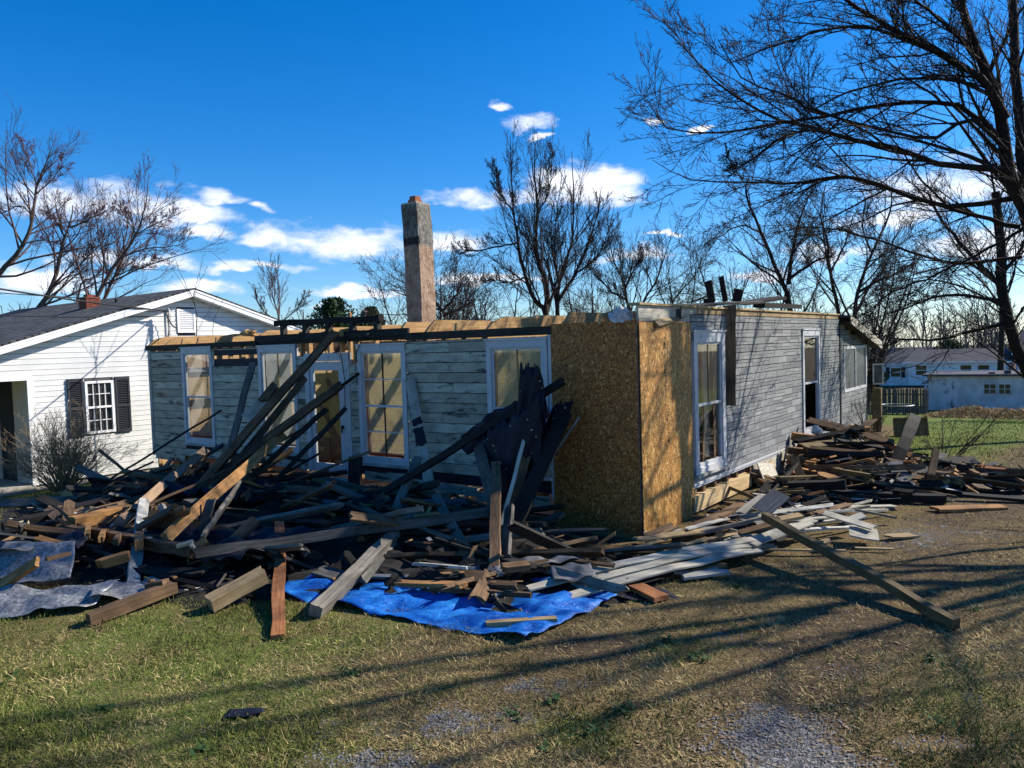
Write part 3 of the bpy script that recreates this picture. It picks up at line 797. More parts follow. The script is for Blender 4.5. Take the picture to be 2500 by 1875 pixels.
# boarded corner ------------------------------------------------------
def osb_panel(name, x0, x1, z0, z1, y, mat, rz):
    me = box_mesh(name, [(x0, x1, y - .014, y, z0, z1)], MATS[mat])
    return link(name, me, house, (0, 0, 0), rz)
osb_panel('strand_board', -1.41, .0, 1.52, 3.0, -.035, 'osb_mixed', 0)
osb_panel('strand_board', -1.405, .002, .08, 1.514, -.037, 'osb_mixed', 0)
osb_panel('strand_board', -.030, 1.67, .98, 2.975, -.012, 'osb_upright', R(90))
osb_panel('strand_board', -.032, 1.66, -.14, .974, -.014, 'osb_upright', R(90))
boxes('base_board', [(-1.42, .0, -.06, -.015, -.08, .072)], MATS['orange'], house)
boxes('corner_post', [(-.12, -.02, .0, .1, .0, 2.96)], MATS['stud'], house)
# blue edge line of the sheets
boxes('sheet_edge', [(-.006, .004, -.053, -.0505, .08, 2.99)], MATS['slate'], house)
def ink_marks():
    rnd = random.Random(8); bl = []
    for (y, z0, z1) in ((.74, 2.45, 2.75), (.76, 1.85, 2.35), (.80, 1.25, 1.75), (.86, .35, .80)):
        z = z0
        while z < z1:
            h = rnd.uniform(.012, .05)
            if rnd.random() < .75:
                for k in range(rnd.randint(1, 3)):
                    yy = y + rnd.uniform(-.035, .035)
                    bl.append((yy - rnd.uniform(.008, .03), yy + .008, -.0305, -.0275, z + rnd.uniform(-.01, .01), z + h * rnd.uniform(.2, 1)))
            z += h + .012
    boxes('printed_mark', bl, MATS['ink'], house, (0, 0, 0), R(90))
ink_marks()
# white fascia piece over the boarded corner, its tan cap and the torn insulation
boxes('fascia_board', [(-.02, 1.95, -.012, .02, 2.985, 3.20)], MATS['white'], house, (0, 0, 0), R(90))
boxes('roof_edge', [(-.05, 10.55, -.05, .14, 3.205, 3.235)], MATS['rough_beam'], house, (0, 0, 0), R(90))
boxes('roof_edge', [(1.95, 10.5, -.020, .05, 3.11, 3.203)], MATS['pale2'], house, (0, 0, 0), R(90))
def tuft(name, c, s, seed, mat, parent):
    n = 14; th = np.linspace(0, math.pi, n); ph = np.linspace(0, 2 * math.pi, 20, endpoint=False)
    T, Pp = np.meshgrid(th, ph, indexing='ij')
    d = np.stack([np.sin(T) * np.cos(Pp), np.sin(T) * np.sin(Pp), np.cos(T)], -1)
    r = .6 + .8 * vnoise(d[..., 0] * 1.0 + d[..., 2] * .7, d[..., 1] - d[..., 2], .35, seed)
    v = (d * r[..., None] * np.array(s) + np.array(c)).reshape(-1, 3)
    idx = np.arange(n * 20).reshape(n, 20)
    q = np.stack([idx[:-1], np.roll(idx, -1, 1)[:-1], np.roll(idx, -1, 1)[1:], idx[1:]], -1).reshape(-1, 4)
    me = fast_mesh(name, v, q, False); me.materials.append(MATS[mat]); return link(name, me, parent)
tuft('torn_insulation', (-.28, .02, 3.06), (.16, .10, .13), 4, 'insulation', house)
tuft('torn_insulation', (-8.75, .05, 3.13), (.2, .12, .07), 9, 'joist', house)

# grey block siding on the right wall ----------------------------------
RW1 = (1.72, 2.99, .62, 2.83); RW2 = (7.44, 8.75, .60, 2.85); RW3 = (11.0, 13.45, 1.28, 2.44)
def block_siding():
    rnd = random.Random(21)
    boxes('siding_backing', [(1.67, 10.58, -.012, .0, 2.86, 3.105), (2.97, 7.46, -.012, .0, .50, 2.86), (8.73, 10.58, -.012, .0, .5, 2.86), (7.46, 8.73, -.012, .0, .5, .62), (1.68, 2.97, -.012, 0, .50, .64)], MATS['mortar'], house, (0, 0, 0), R(90))
    pieces = []
    def fill(ya, yb, za, zb, opens, top=None):
        z = za; H = .131
        while z < zb - .03:
            z1 = min(z + H, zb)
            for (a, b) in siding_runs(ya, yb, z, z1, opens):
                y = a - rnd.uniform(0, .3)
                while y < b:
                    w = rnd.choice([.22, .36, .48, .55, .62]); p, q = max(y, a), min(y + w, b)
                    if q - p > .04:
                        g = .004; gz_ = .007
                        if top is not None and top((p + q) / 2) < z1: pass
                        elif rnd.random() < .42 and z1 - z > .1:
                            pieces.append((p + g, q - g, z + gz_, z1 - gz_))
                        else:
                            s = (z + z1) / 2 + rnd.choice([-.012, 0, .012])
                            pieces.append((p + g, q - g, z + gz_, s - g)); pieces.append((p + g, q - g, s + g, z1 - gz_))
                    y += w
            z += H
    fill(1.68, 10.57, .50, 3.10, [RW1, RW2])
    fill(10.72, 13.6, .10, 3.05, [RW3], lambda y: 3.08 - (y - 10.7) * .195)
    pieces.sort(key=lambda p: -((p[1] - p[0]) * (p[3] - p[2])) / (12 + .8 * p[0]) ** 2)
    rest = []
    for k, (a, b, c, d) in enumerate(pieces):
        t = rnd.uniform(.010, .015)
        if k < 290: ubox('siding_block', MATS['block_siding'], house, (.012 + t / 2 - .001, (a + b) / 2, (c + d) / 2), (t, b - a, d - c))
        else: rest.append((a, b, -.012 - t + .001, -.012, c, d))
    o = boxes('siding_blocks', rest, MATS['block_siding'], house, (0, 0, 0), R(90)); tag(o, kind='stuff')
block_siding()
boxes('drip_edge', [(1.66, 10.57, -.045, -.012, .455, .495), (1.66, 10.57, -.028, -.010, .42, .455)], MATS['trim_paint'], house, (0, 0, 0), R(90))
rs = random.Random(4)
for k in range(9):
    y = 4.35 + k * .68
    boxes('skirt_panel', [(y, y + .66, -.03 - rs.uniform(0, .03), -.008, .08, .44, R(rs.uniform(-6, 2)), R(rs.uniform(-1, 1)), 0)], MATS['white'], house, (0, 0, 0), R(90))
boxes('loose_skirt', [(4.2, 5.1, -.2, -.18, .10, .42, R(-24), R(9), 0)], MATS['white'], house, (0, 0, 0), R(90))
boxes('torn_board', [(4.3, 5.3, -.12, -.09, .02, .30, R(-15), R(-9), 0)], MATS['rough_beam'], house, (0, 0, 0), R(90))
window(RW1, R(90), cas=.13, rows=(1, 1), muntin=True, film=True)
window(RW2, R(90), cas=.10, rows=(1, 1), muntin=False, broken=True)
boxes('window_backing', [(7.2, 10.3, .32, .36, .3, 2.8)], MATS['screen'], house, (0, 0, 0), R(90))  # dark panel stands in for the unlit room behind the broken window
boxes('window_backing', [(1.7, 3.2, .35, .40, .5, 2.8)], MATS['curtain'], house, (0, 0, 0), R(90))
boxes('curtain', [(1.9 + .12 * k, 1.9 + .12 * k + .10, .10 + .02 * (k % 2), .12 + .02 * (k % 2), .8, 2.7) for k in range(5)], MATS['curtain'], house, (0, 0, 0), R(90))
bl = []; z = .9
while z < 2.6:
    bl.append((1.88, 2.25, .085, .087, z, z + .03, R(20), 0, 0)); z += .03
boxes('blind', bl, MATS['blind'], house, (0, 0, 0), R(90))

# lean-to at the back -------------------------------------------------
boxes('leanto_wall', [(10.72, 11.02, -.012, .0, .10, 2.98), (13.43, 13.6, -.012, .0, .10, 2.50), (11.02, 13.43, -.012, .0, .10, 1.30), (11.02, 13.43, -.011, .0, 2.42, 2.52)], MATS['mortar'], house, (0, 0, 0), R(90))
boxes('leanto_end_wall', [(-3.5, -.01, 13.58, 13.62, .0, 2.45)], MATS['oldwhite'], house)
sl = math.atan2(-.70, 3.6); Lr = math.hypot(3.6, .7)
def slope_box(name, x0, x1, th, mat, dz=0.0, yy0=10.7, ext=0.0):
    v = []
    for y, zt in ((yy0, 3.15), (14.3 + ext, 2.45 - ext * .194)):
        for x_ in (x0, x1):
            for q in (0, -th): v.append((x_, y, zt + q + dz))
    f = [(0, 1, 3, 2), (4, 6, 7, 5), (0, 4, 5, 1), (2, 3, 7, 6), (0, 2, 6, 4), (1, 5, 7, 3)]
    me = bpy.data.meshes.new(name); me.from_pydata(v, [], f); me.update(); me.materials.append(MATS[mat]); return link(name, me, house)
slope_box('leanto_roof', -3.6, .25, .05, 'far_roof', .055)
slope_box('leanto_fascia', .252, .275, .20, 'white', .05)
slope_box('leanto_soffit', -.0, .25, .02, 'dark_plate', -.10)
boxes('leanto_gable_gap', [(10.62, 10.72, -.035, .02, .1, 3.12)], MATS['black_paint'], house, (0, 0, 0), R(90))
def leanto_window():
    a, b, c, d = RW3
    win = boxes('window', [(a, a + .07, -.04, .02, c, d), (b - .07, b, -.04, .02, c, d), (a, b, -.042, .02, d - .08, d), (a, b, -.042, .02, c, c + .07), ((a + b) / 2 - .02, (a + b) / 2 + .02, -.035, .0, c, d)], MATS['trim_paint'], house, (0, 0, 0), R(90))
    for p, q in ((a + .07, (a + b) / 2 - .02), ((a + b) / 2 + .02, b - .07)):
        link('screen', box_mesh('screen', [(p, q, -.012, -.006, c + .07, d - .08)], MATS['screen']), win)
    cs = boxes('open_casement', [(0, .04, -.012, .012, .0, .58), (.24, .28, -.012, .012, .0, .58), (0, .28, -.013, .013, .54, .58), (0, .28, -.013, .013, .0, .04)], MATS['trim_paint'], house, (.10, 13.9, 1.32), R(15))
    link('screen', box_mesh('screen', [(.04, .24, -.004, .004, .04, .54)], MATS['screen']), cs)
leanto_window()

# chimney -------------------------------------------------------------
def chimney():
    o = []
    n = 46; zs = np.linspace(.0, 5.95, n)
    m_ = 10
    V = []
    for i, z in enumerate(zs):
        tt = np.linspace(0, 1, m_, endpoint=False)
        ring = []
        for sx, sy, ex, ey in ((-1, -1, 1, -1), (1, -1, 1, 1), (1, 1, -1, 1), (-1, 1, -1, -1)):
            for t in tt: ring.append((sx + (ex - sx) * t, sy + (ey - sy) * t))
        ring = np.array(ring) * .235
        hx = .010 * (vnoise(ring[:, 0] * 3 + z, ring[:, 1] * 3 + z * 1.3, .22, 31) - .5) + .03 * (vnoise(ring[:, 0] + z, ring[:, 1] + z * .7, .8, 32) - .5)
        ring = ring * (1 + hx[:, None] * 3)
        if z > 5.35: ring *= .97
        elif z > 4.75: ring *= 1.0
        lean = .02 * math.sin(z * .9)
        V.append(np.c_[ring[:, 0] - lean - .03 * max(0, z - 4) , ring[:, 1], np.full(len(ring), z)])
    k = 4 * m_; V = np.concatenate(V); idx = np.arange(n * k).reshape(n, k)
    q = np.stack([idx[:-1], np.roll(idx, -1, 1)[:-1], np.roll(idx, -1, 1)[1:], idx[1:]], -1).reshape(-1, 4)
    me = fast_mesh('chimney', V, q); me.materials.append(MATS['stucco2'])
    ch = link('chimney', me, house, (-7.33, 3.62, 0))
    link('chimney_cap', box_mesh('chimney_cap', [(-.285, .175, -.225, .225, 5.93, 5.99)], MATS['concrete']), ch)
    for bx in ((-.17, .06, -.12, .10, 5.99, 6.07), (-.14, .04, -.10, .08, 6.071, 6.15)):
        link('flue_tile', box_mesh('flue_tile', [bx], MATS['flue']), ch)
    # soot band left where the roof met the stack
    link('roof_flashing', box_mesh('roof_flashing', [(.185, .205, -.25, .24, 4.88, 5.00, R(-24), 0, 0), (.186, .204, .0, .22, 4.72, 4.80, R(-40), 0, 0)], MATS['tar_paper']), ch)
def stucco2():
    mt, nt, b = material('stucco2')
    tc = node(nt, 'ShaderNodeTexCoord'); p = tc.outputs['Object']
    sep = node(nt, 'ShaderNodeSeparateXYZ'); nt.links.new(p, sep.inputs[0])
    f = noise(nt, p, 4, 7, .65); f2 = noise(nt, p, 16, 5, .6, (1, 1, .5))
    c = ramp(nt, f, [(.3, (.18, .11, .075)), (.5, (.36, .24, .165)), (.7, (.50, .355, .255))])
    vo = node(nt, 'ShaderNodeTexVoronoi', feature='DISTANCE_TO_EDGE'); vo.inputs['Scale'].default_value = 7
    mp = node(nt, 'ShaderNodeMapping'); ad = node(nt, 'ShaderNodeVectorMath', operation='ADD')
    nt.links.new(p, mp.inputs['Vector']); mp.inputs['Scale'].default_value = (1, 1, .8)
    nz = node(nt, 'ShaderNodeTexNoise'); nz.inputs['Scale'].default_value = 5; nt.links.new(p, nz.inputs['Vector'])
    nt.links.new(mp.outputs[0], ad.inputs[0]); nt.links.new(nz.outputs['Color'], ad.inputs[1]); nt.links.new(ad.outputs[0], vo.inputs['Vector'])
    crack = step(nt, vo.outputs['Distance'], .0, .025)
    c = mixc(nt, math_(nt, 'MULTIPLY', math_(nt, 'SUBTRACT', 1.0, crack), math_(nt, 'MULTIPLY', step(nt, f2, .42, .55), .7)), c, (.07, .05, .035))
    # weathered grey mortar head above the old roof line
    hz = math_(nt, 'ADD', sep.outputs[2], math_(nt, 'MULTIPLY', math_(nt, 'SUBTRACT', f, .5), .9))
    c = mixc(nt, step(nt, hz, 5.0, 5.1), c, ramp(nt, f2, [(.3, (.07, .068, .06)), (.55, (.22, .21, .18)), (.75, (.36, .35, .31))]))
    # tar left on the front face where the roof met the stack, soot on the head above it
    fy = step(nt, math_(nt, 'MULTIPLY', sep.outputs[1], -1.0), .18, .20)
    rag = math_(nt, 'ADD', sep.outputs[2], math_(nt, 'MULTIPLY', math_(nt, 'SUBTRACT', noise(nt, p, 11, 5, .65), .5), .16))
    band = math_(nt, 'MULTIPLY', step(nt, rag, 5.02, 5.05), math_(nt, 'SUBTRACT', 1.0, step(nt, rag, 5.20, 5.24)))
    c = mixc(nt, math_(nt, 'MULTIPLY', math_(nt, 'MULTIPLY', band, fy), .95), c, (.010, .010, .011))
    head = math_(nt, 'MULTIPLY', math_(nt, 'MULTIPLY', step(nt, rag, 5.2, 5.5), fy), step(nt, f, .35, .6))
    c = mixc(nt, math_(nt, 'MULTIPLY', head, .8), c, (.03, .028, .025))
    streak = noise(nt, p, 3, 5, .6, (5, 5, .5))
    c = mixc(nt, math_(nt, 'MULTIPLY', step(nt, streak, .52, .68), .45), c, (.12, .08, .05))
    nt.links.new(c, b.inputs['Base Color']); b.inputs['Roughness'].default_value = .95
    bump(nt, b, math_(nt, 'ADD', f2, math_(nt, 'MULTIPLY', crack, .6)), 1.0, .03)
stucco2()
chimney()
bl = []
# foundation blocks under the left corner
boxes('foundation', [(LEFT - .02, LEFT + .5, -.02, .3, -.35, .10), (LEFT + .9, LEFT + 1.3, -.01, .28, -.35, -.1)], MATS['concrete'], house)

# ------------------------------------------------------------------ white neighbour
GX = -15.5
nb = empty('white_house', W(GX, 0, 0), ANG)
tag(nb, 'white clapboard house with dark shutters and a black shingle gable roof', 'house')
PK_Y, PK_Z, SLP = 2.87, 4.42, .305
def roof_z(y): return PK_Z - SLP * abs(y - PK_Y)
def neighbour():
    # local: x outward (towards the ruin), y along the gable wall
    Y0, Y1, ZB = -4.4, 9.9, -.30
    wo = (-.10, .62, .80, 2.14)
    porch = (Y0 - 1, -1.30, ZB - .2, 2.24)
    v_ = (2.49, 3.03, 3.36, 4.02)
    z = ZB; EX = .1325
    while z < PK_Z - .05:
        z1 = min(z + EX, PK_Z)
        half = (PK_Z - z - .02) / SLP
        a, b = max(Y0, PK_Y - half), min(Y1, PK_Y + half)
        for p, q in siding_runs(a, b, z, z1, [wo, porch, v_]):
            ubox('clapboard', MATS['vinyl'], nb, (-.010, (p + q) / 2, (z + z1) / 2), (.012, q - p, z1 - z - .011), (0, R(6.5), 0))
        z += EX
    gable = [(-1.30, ZB), (Y1, ZB), (Y1, roof_z(Y1) - .05), (PK_Y, PK_Z - .05), (Y0, roof_z(Y0) - .05), (Y0, 2.24), (-1.30, 2.24)]
    gw = poly_prism('gable_wall', gable, .03, .12, MATS['far_roof'], nb, (0, 0, 0), R(90))
    # recessed porch at the front corner
    boxes('porch_wall', [(-2.6, -2.5, Y0, -1.30, ZB, 2.3)], MATS['beige_wall'], nb)
    boxes('porch_wall', [(-.95, -.03, -1.38, -1.31, ZB, 2.24)], MATS['beige_wall'], nb)
    boxes('porch_wall', [(-2.6, -1.85, -1.38, -1.31, ZB, 2.24)], MATS['beige_wall'], nb)
    boxes('side_door', [(-1.85, -.95, -1.36, -1.33, ZB, 2.2)], MATS['black_paint'], nb)
    boxes('porch_ceiling', [(-2.6, -.0, Y0, -1.3, 2.25, 2.30)], MATS['vinyl_trim'], nb)
    pd = boxes('porch_door', [(-2.5, -2.46, -3.3, -2.35, ZB, 1.9)], MATS['black_paint'], nb)
    boxes('porch_floor', [(-2.6, .0, Y0, -1.35, ZB - .3, ZB + .02)], MATS['concrete'], nb)
    boxes('corner_board', [(-.035, .012, -1.42, -1.29, ZB, 2.26), (-.034, .011, Y0, -1.3, 2.24, 2.36)], MATS['vinyl_trim'], nb)
    boxes('foundation', [(-.15, -.04, -1.35, Y1, ZB - .4, ZB)], MATS['concrete'], nb)
    boxes('base_shadow_strip', [(-.05, -.03, -1.35, Y1, ZB - .03, ZB + .01)], MATS['black_paint'], nb)  # black strip stands in for the shade under the lowest clapboards
    # roof: two slopes with overhang, rake boards, soffit
    OV = .32; EV0, EV1 = -5.0, 10.5
    for (ya, yb, nm) in ((PK_Y, EV0, 'roof'), (PK_Y, EV1, 'roof')):
        ang = math.atan2(roof_z(yb) - PK_Z, abs(yb - PK_Y)); ln = math.hypot(roof_z(yb) - PK_Z, yb - PK_Y)
        sgn = -1 if yb < ya else 1
        me = box_mesh('roof', [(-11, OV, 0, ln, .0, .05)], MATS['shingle_roof'])
        o = link('roof', me, nb, (0, ya, PK_Z + .13)); o.rotation_euler = (ang if sgn > 0 else -ang, 0, 0)
        if sgn < 0: o.rotation_euler = (ang, 0, R(180)); o.location = (-11 + OV, ya, PK_Z + .13)
        me2 = box_mesh('rake_board', [(OV - .03, OV - .005, .0, ln, -.17, -.002), (OV - .01, OV + .01, .0, ln, -.05, -.001)], MATS['vinyl_trim'])
        me3 = box_mesh('soffit', [(.0, OV - .03, .0, ln, -.17, -.15)], MATS['vinyl_trim'])
        for nm2, mm in (('rake_board', me2), ('soffit', me3)):
            if sgn < 0:
                vv = np.empty(len(mm.vertices) * 3, np.float32); mm.vertices.foreach_get('co', vv); vv = vv.reshape(-1, 3); vv[:, 1] *= -1; mm.vertices.foreach_set('co', vv.ravel()); mm.update()
                mm.flip_normals()
            q = link(nm2, mm, nb, (0, ya, PK_Z + .13)); q.rotation_euler = (ang * sgn, 0, 0)
    # attic louvre
    a, b, c, d = v_
    lv = boxes('attic_louvre', [(-.005, .03, a, a + .05, c, d), (-.005, .03, b - .05, b, c, d), (-.005, .031, a, b, c, c + .05), (-.005, .031, a, b, d - .05, d)], MATS['vinyl_trim'], nb)
    link('louvre_back', box_mesh('louvre_back', [(-.03, -.02, a, b, c, d)], MATS['black_paint']), lv)
    z = c + .06
    while z < d - .06:
        link('slat', box_mesh('slat', [(-.02, .022, a + .05, b - .05, z, z + .035, 0, R(30), 0)], MATS['vinyl_trim']), lv); z += .052
    # window with grilles, two shutters
    a, b, c, d = wo
    wn = boxes('window', [(-.02, .035, a, a + .06, c, d), (-.02, .035, b - .06, b, c, d), (-.02, .036, a, b, c, c + .06), (-.02, .036, a, b, d - .06, d)], MATS['vinyl_trim'], nb)
    mid = (c + d) / 2
    link('meeting_rail', box_mesh('meeting_rail', [(-.015, .025, a + .06, b - .06, mid - .025, mid + .025)], MATS['vinyl_trim']), wn)
    for k in range(1, 4):
        yy = a + .06 + (b - a - .12) * k / 4
        link('muntin', box_mesh('muntin', [(-.006, .008, yy - .009, yy + .009, c + .06, d - .06)], MATS['vinyl_trim']), wn)
    for zz in ((c + mid) / 2, (mid + d) / 2):
        link('muntin', box_mesh('muntin', [(-.007, .009, a + .06, b - .06, zz - .009, zz + .009)], MATS['vinyl_trim']), wn)
    link('pane', box_mesh('pane', [(-.012, -.007, a + .06, b - .06, c + .06, mid - .025)], MATS['glass']), wn)
    link('pane', box_mesh('pane', [(-.012, -.007, a + .06, b - .06, mid + .025, d - .06)], MATS['glass']), wn)
    bl = []; z = c + .08
    while z < d - .1: bl.append((-.085, -.083, a + .03, b - .03, z, z + .03, 0, R(-25), 0)); z += .028
    link('blind', box_mesh('blind', bl, MATS['curtain']), wn)
    boxes('room_dark', [(-.9, -.86, a - .6, b + .6, c - .4, d + .3)], MATS['screen'], nb)
    for (s0, s1) in ((a - .42, a - .04), (b + .04, b + .42)):
        sh_ = boxes('shutter', [(.0, .045, s0, s0 + .05, c - .03, d + .08), (.0, .045, s1 - .05, s1, c - .03, d + .08), (.0, .046, s0, s1, c - .03, c + .05), (.0, .046, s0, s1, d + .0, d + .08), (.0, .046, s0, s1, mid - .03, mid + .03), (.0, .012, s0, s1, c, d)], MATS['shutter'], nb)
        z = c + .06
        while z < d - .02:
            if abs(z - mid) > .05:
                link('slat', box_mesh('slat', [(.012, .040, s0 + .05, s1 - .05, z, z + .018, 0, R(35), 0)], MATS['shutter']), sh_)
            z += .046
    # vent pipe
    tube_obj('vent_pipe', [([(-2.1, 1.9, 4.0), (-2.1, 1.9, 4.42)], .045)], MATS['black_paint'], nb, 10)
    # red brick chimney, brick by brick
    ck = boxes('chimney', [(-3.30, -2.90, 1.43, 1.81, 3.6, 4.50)], MATS['mortar_pale'], nb)
    rnd = random.Random(2)
    cx, cy, hw, hd = -3.10, 1.62, .215, .205
    row = 0; z = 4.0
    while z < 4.50:
        for (fx, horiz) in ((1, False), (-1, True), (1, True)):
            n = 3; Lw = (2 * hw if horiz else 2 * hd); off = (row % 2) * .11
            p = -Lw / 2
            cuts = [p] + [q for q in np.arange(p + off + .22 * (0 if off else 1), -p - .04, .22) if q > p + .03] + [-p]
            for u0, u1 in zip(cuts[:-1], cuts[1:]):
                if horiz: c_ = (cx + (u0 + u1) / 2, cy + fx * hd, z + .033); s_ = (u1 - u0 - .012, .03, .062)
                else: c_ = (cx + hw, cy + (u0 + u1) / 2, z + .033); s_ = (.03, u1 - u0 - .012, .062)
                o = ubox('brick', MATS['brick'], nb, c_, s_)
                o.parent = ck
        z += .074; row += 1
    link('chimney_crown', box_mesh('chimney_crown', [(-3.22, -2.98, 1.51, 1.73, 4.50, 4.58)], MATS['brick']), ck)
neighbour()

# service mast and overhead cables
mast = tube_obj('service_mast', [([(0, 0, 0), (0, 0, 1.05)], .035), ([(0, 0, 1.0), (.10, 0, 1.10), (.12, 0, 1.02)], .045), ([(0, 0, .1), (-.2, 0, .1)], .02)], MATS['mast'], None, 8)
mp_ = W(GX + .22, 2.02, 2.9); mast.location = mp_
tag(mast, 'grey electric service mast on the gable of the white house', 'mast')
def cable(name, p, q, sag, r, label):
    pts = []
    for t in np.linspace(0, 1, 14):
        c = Vector(p).lerp(Vector(q), t); c.z -= sag * 4 * t * (1 - t); pts.append(tuple(c))
    o = tube_obj(name, [(pts, r)], MATS['cable'], None, 5); tag(o, label, 'cable', 'overhead cables'); return o
MT = W(GX + .25, 2.02, 3.95)
cable('overhead_cable', W(GX + 1.5, -9.0, 5.6), MT, .25, .022, 'thick black overhead cable drooping to the mast on the white gable')
cable('overhead_cable', W(GX - .5, -10.0, 5.2), W(GX - .5, .6, 4.28), .2, .012, 'thin grey overhead line crossing over the white house roof')
cable('overhead_cable', MT, W(-11.8, .3, 3.35), .12, .016, 'black cable running from the gable mast to the ruined house')
cable('overhead_cable', W(GX - 1.5, -10.0, 4.6), W(GX + .2, 2.0, 3.8), .3, .010, 'lowest thin overhead line in front of the white roof')
for k in range(4):
    t0 = k * 1.3
    tube_obj('drip_loop', [([(.02 + .04 * k, .25 * math.sin(t * 2 + t0) * t * .6, .95 - .5 * t + .2 * math.sin(t * 3 + k)) for t in np.linspace(0, 1.2, 14)], .009)], MATS['cable'], mast, 4)

# ------------------------------------------------------------------ buildings and fence behind on the right
def shed():
    s = empty('garden_shed', W(-1.3, 45, gz_at(0, 45)), ANG)
    tag(s, 'low whitewashed shed with a peeling door and two small grid windows', 'shed')
    g = 0.0
    # local coordinates relative to the shed: x along A
    X0, X1 = -1.75, 9.0
    boxes('wall', [(X0, X1, .0, .1, g - .4, 2.12)], MATS['shed_wall'], s)
    boxes('wall', [(X0, X0 + .1, .0, 4.5, g - .4, 2.0)], MATS['shed_wall'], s)
    rf = boxes('roof', [(X0 - .25, X1 + .2, -.3, 4.8, 2.12, 2.24)], MATS['far_roof'], s)
    dr = boxes('door', [(-1.05, -.10, -.03, .0, .0, 1.95)], MATS['peeling'], s)
    link('door_frame', box_mesh('door_frame', [(-1.22, -1.05, -.04, .0, .0, 2.05), (-.10, .02, -.04, .0, .0, 2.05), (-1.22, .02, -.041, .0, 1.95, 2.06)], MATS['shed_wall']), dr)
    for (a, b) in ((1.25, 1.93), (2.02, 2.68)):
        wn = boxes('window', [(a, b, -.035, .0, 1.0 + k, 1.06 + k) for k in (0, .62)] + [(a, a + .05, -.036, 0, 1.0, 1.68), (b - .05, b, -.036, 0, 1.0, 1.68), ((a + b) / 2 - .02, (a + b) / 2 + .02, -.03, 0, 1.0, 1.68), (a, b, -.031, 0, 1.32, 1.36)], MATS['shed_wall'], s)
        link('pane', box_mesh('pane', [(a, b, -.012, -.006, 1.03, 1.65)], MATS['dark_glass']), wn)
    tube_obj('downpipe', [([(X0 - .1, -.1, 0), (X0 - .1, -.1, 1.75), (X0 - .25, -.1, 1.95)], .06)], MATS['shed_wall'], s, 6)
    for k in range(7):
        boxes('roof_brick', [(1.5 + k * .8, 1.5 + k * .8 + .35, .2, .5, 2.24, 2.24 + .1 + .1 * (k % 3))], MATS['far_roof'], s)
def gz_at(lx, ly):
    p = W(lx, ly); return float(gz(p.x, p.y))
def peel():
    mt, nt, b = material('peeling'); ge = node(nt, 'ShaderNodeNewGeometry')
    f = noise(nt, ge.outputs['Position'], 3.5, 6, .65, (1, 1, .35))
    nt.links.new(ramp(nt, f, [(.42, (.12, .13, .15)), (.5, (.55, .56, .58)), (.7, (.66, .66, .66))]), b.inputs['Base Color'])
peel(); shed()
def far_house(name, lx, ly, w, dpt, h, rh, label, shutters=True, wins=((.22, .5),)):
    z = gz_at(lx, ly) + .45
    s = empty(name, W(lx, ly, z), ANG); tag(s, label, 'house', 'houses beyond the yard')
    boxes('wall', [(0, w, 0, .15, -.3, h), (0, .15, 0, dpt, -.3, h), (w - .15, w, 0, dpt, -.3, h)], MATS['vinyl'], s)
    v = [(-.4, -.4, h), (w + .4, -.4, h), (w + .4, dpt + .4, h), (-.4, dpt + .4, h), (-.4 + .8, dpt / 2, h + rh), (w - .4, dpt / 2, h + rh)]
    me = bpy.data.meshes.new('roof'); me.from_pydata(v, [], [(0, 1, 5, 4), (2, 3, 4, 5), (1, 2, 5), (3, 0, 4), (3, 2, 1, 0)]); me.materials.append(MATS['far_roof']); link('roof', me, s)
    boxes('fascia', [(-.4, w + .4, -.43, -.405, h - .12, h + .03)], MATS['vinyl_trim'], s)
    for (t, ww) in wins:
        x = w * t
        wn = boxes('window', [(x - .06, x + 1.16, -.04, -.005, .85, .93), (x - .06, x + 1.16, -.04, -.005, 2.0, 2.08), (x - .06, x + .02, -.04, -.006, .85, 2.08), (x + 1.08, x + 1.16, -.04, -.006, .85, 2.08), (x, x + 1.1, -.035, -.006, 1.42, 1.5)], MATS['vinyl_trim'], s)
        link('pane', box_mesh('pane', [(x, x + 1.1, -.02, -.006, .9, 2.04)], MATS['dark_glass']), wn)
        if shutters:
            for q in (x - .55, x + 1.2): boxes('shutter', [(q, q + .42, -.04, -.005, .8, 2.1)], MATS['black_paint'], s)
far_house('far_house', -15.9, 96, 6.4, 8, 2.5, 1.9, 'far white house with dark shutters and a slate roof beyond the fence')
far_house('far_house', -11.9, 91, 10, 7, 2.4, 1.4, 'far pale ranch house with a long low roof behind the shed', False, ((.1, 0), (.55, 0), (.72, 0)))
far_house('far_house', -1.2, 92, 12, 8, 3.2, 2.6, 'far pale gabled house half hidden at the right edge', False, ((.3, 0),))
def fence():
    f = empty('picket_fence', W(-5.7, 41, 0), ANG); tag(f, 'dark weathered picket fence left of the shed', 'fence')
    rnd = random.Random(6)
    me = fast_mesh('picket', *box_geo([(-.052, .052, -.012, .012, 0, 1.45), (-.03, .03, -.011, .011, 1.45, 1.55)])); me.materials.append(MATS['picket'])
    k = 0; x = 0.0
    while x < 3.3:
        o = link('picket', me, f, (x, 0, gz_at(-5.7 + x, 41) + rnd.uniform(-.06, .06))); o.rotation_euler = (0, rnd.uniform(-.04, .04), 0)
        x += .115
    for z in (.4, 1.15): boxes('rail', [(0, 3.3, .013, .06, gz_at(-3, 41) + z, gz_at(-3, 41) + z + .08)], MATS['picket'], f)
fence()
pw = (10.15, 21.6)
post = boxes('fence_post', [(-.11, .11, -.08, .08, -.1, 1.25), (-.13, -.112, -.03, .03, .2, 1.0)], MATS['olive'], None, (pw[0], pw[1], float(gz(*pw))), ANG)
tag(post, 'grey green wooden post standing just beyond the lean-to', 'post')
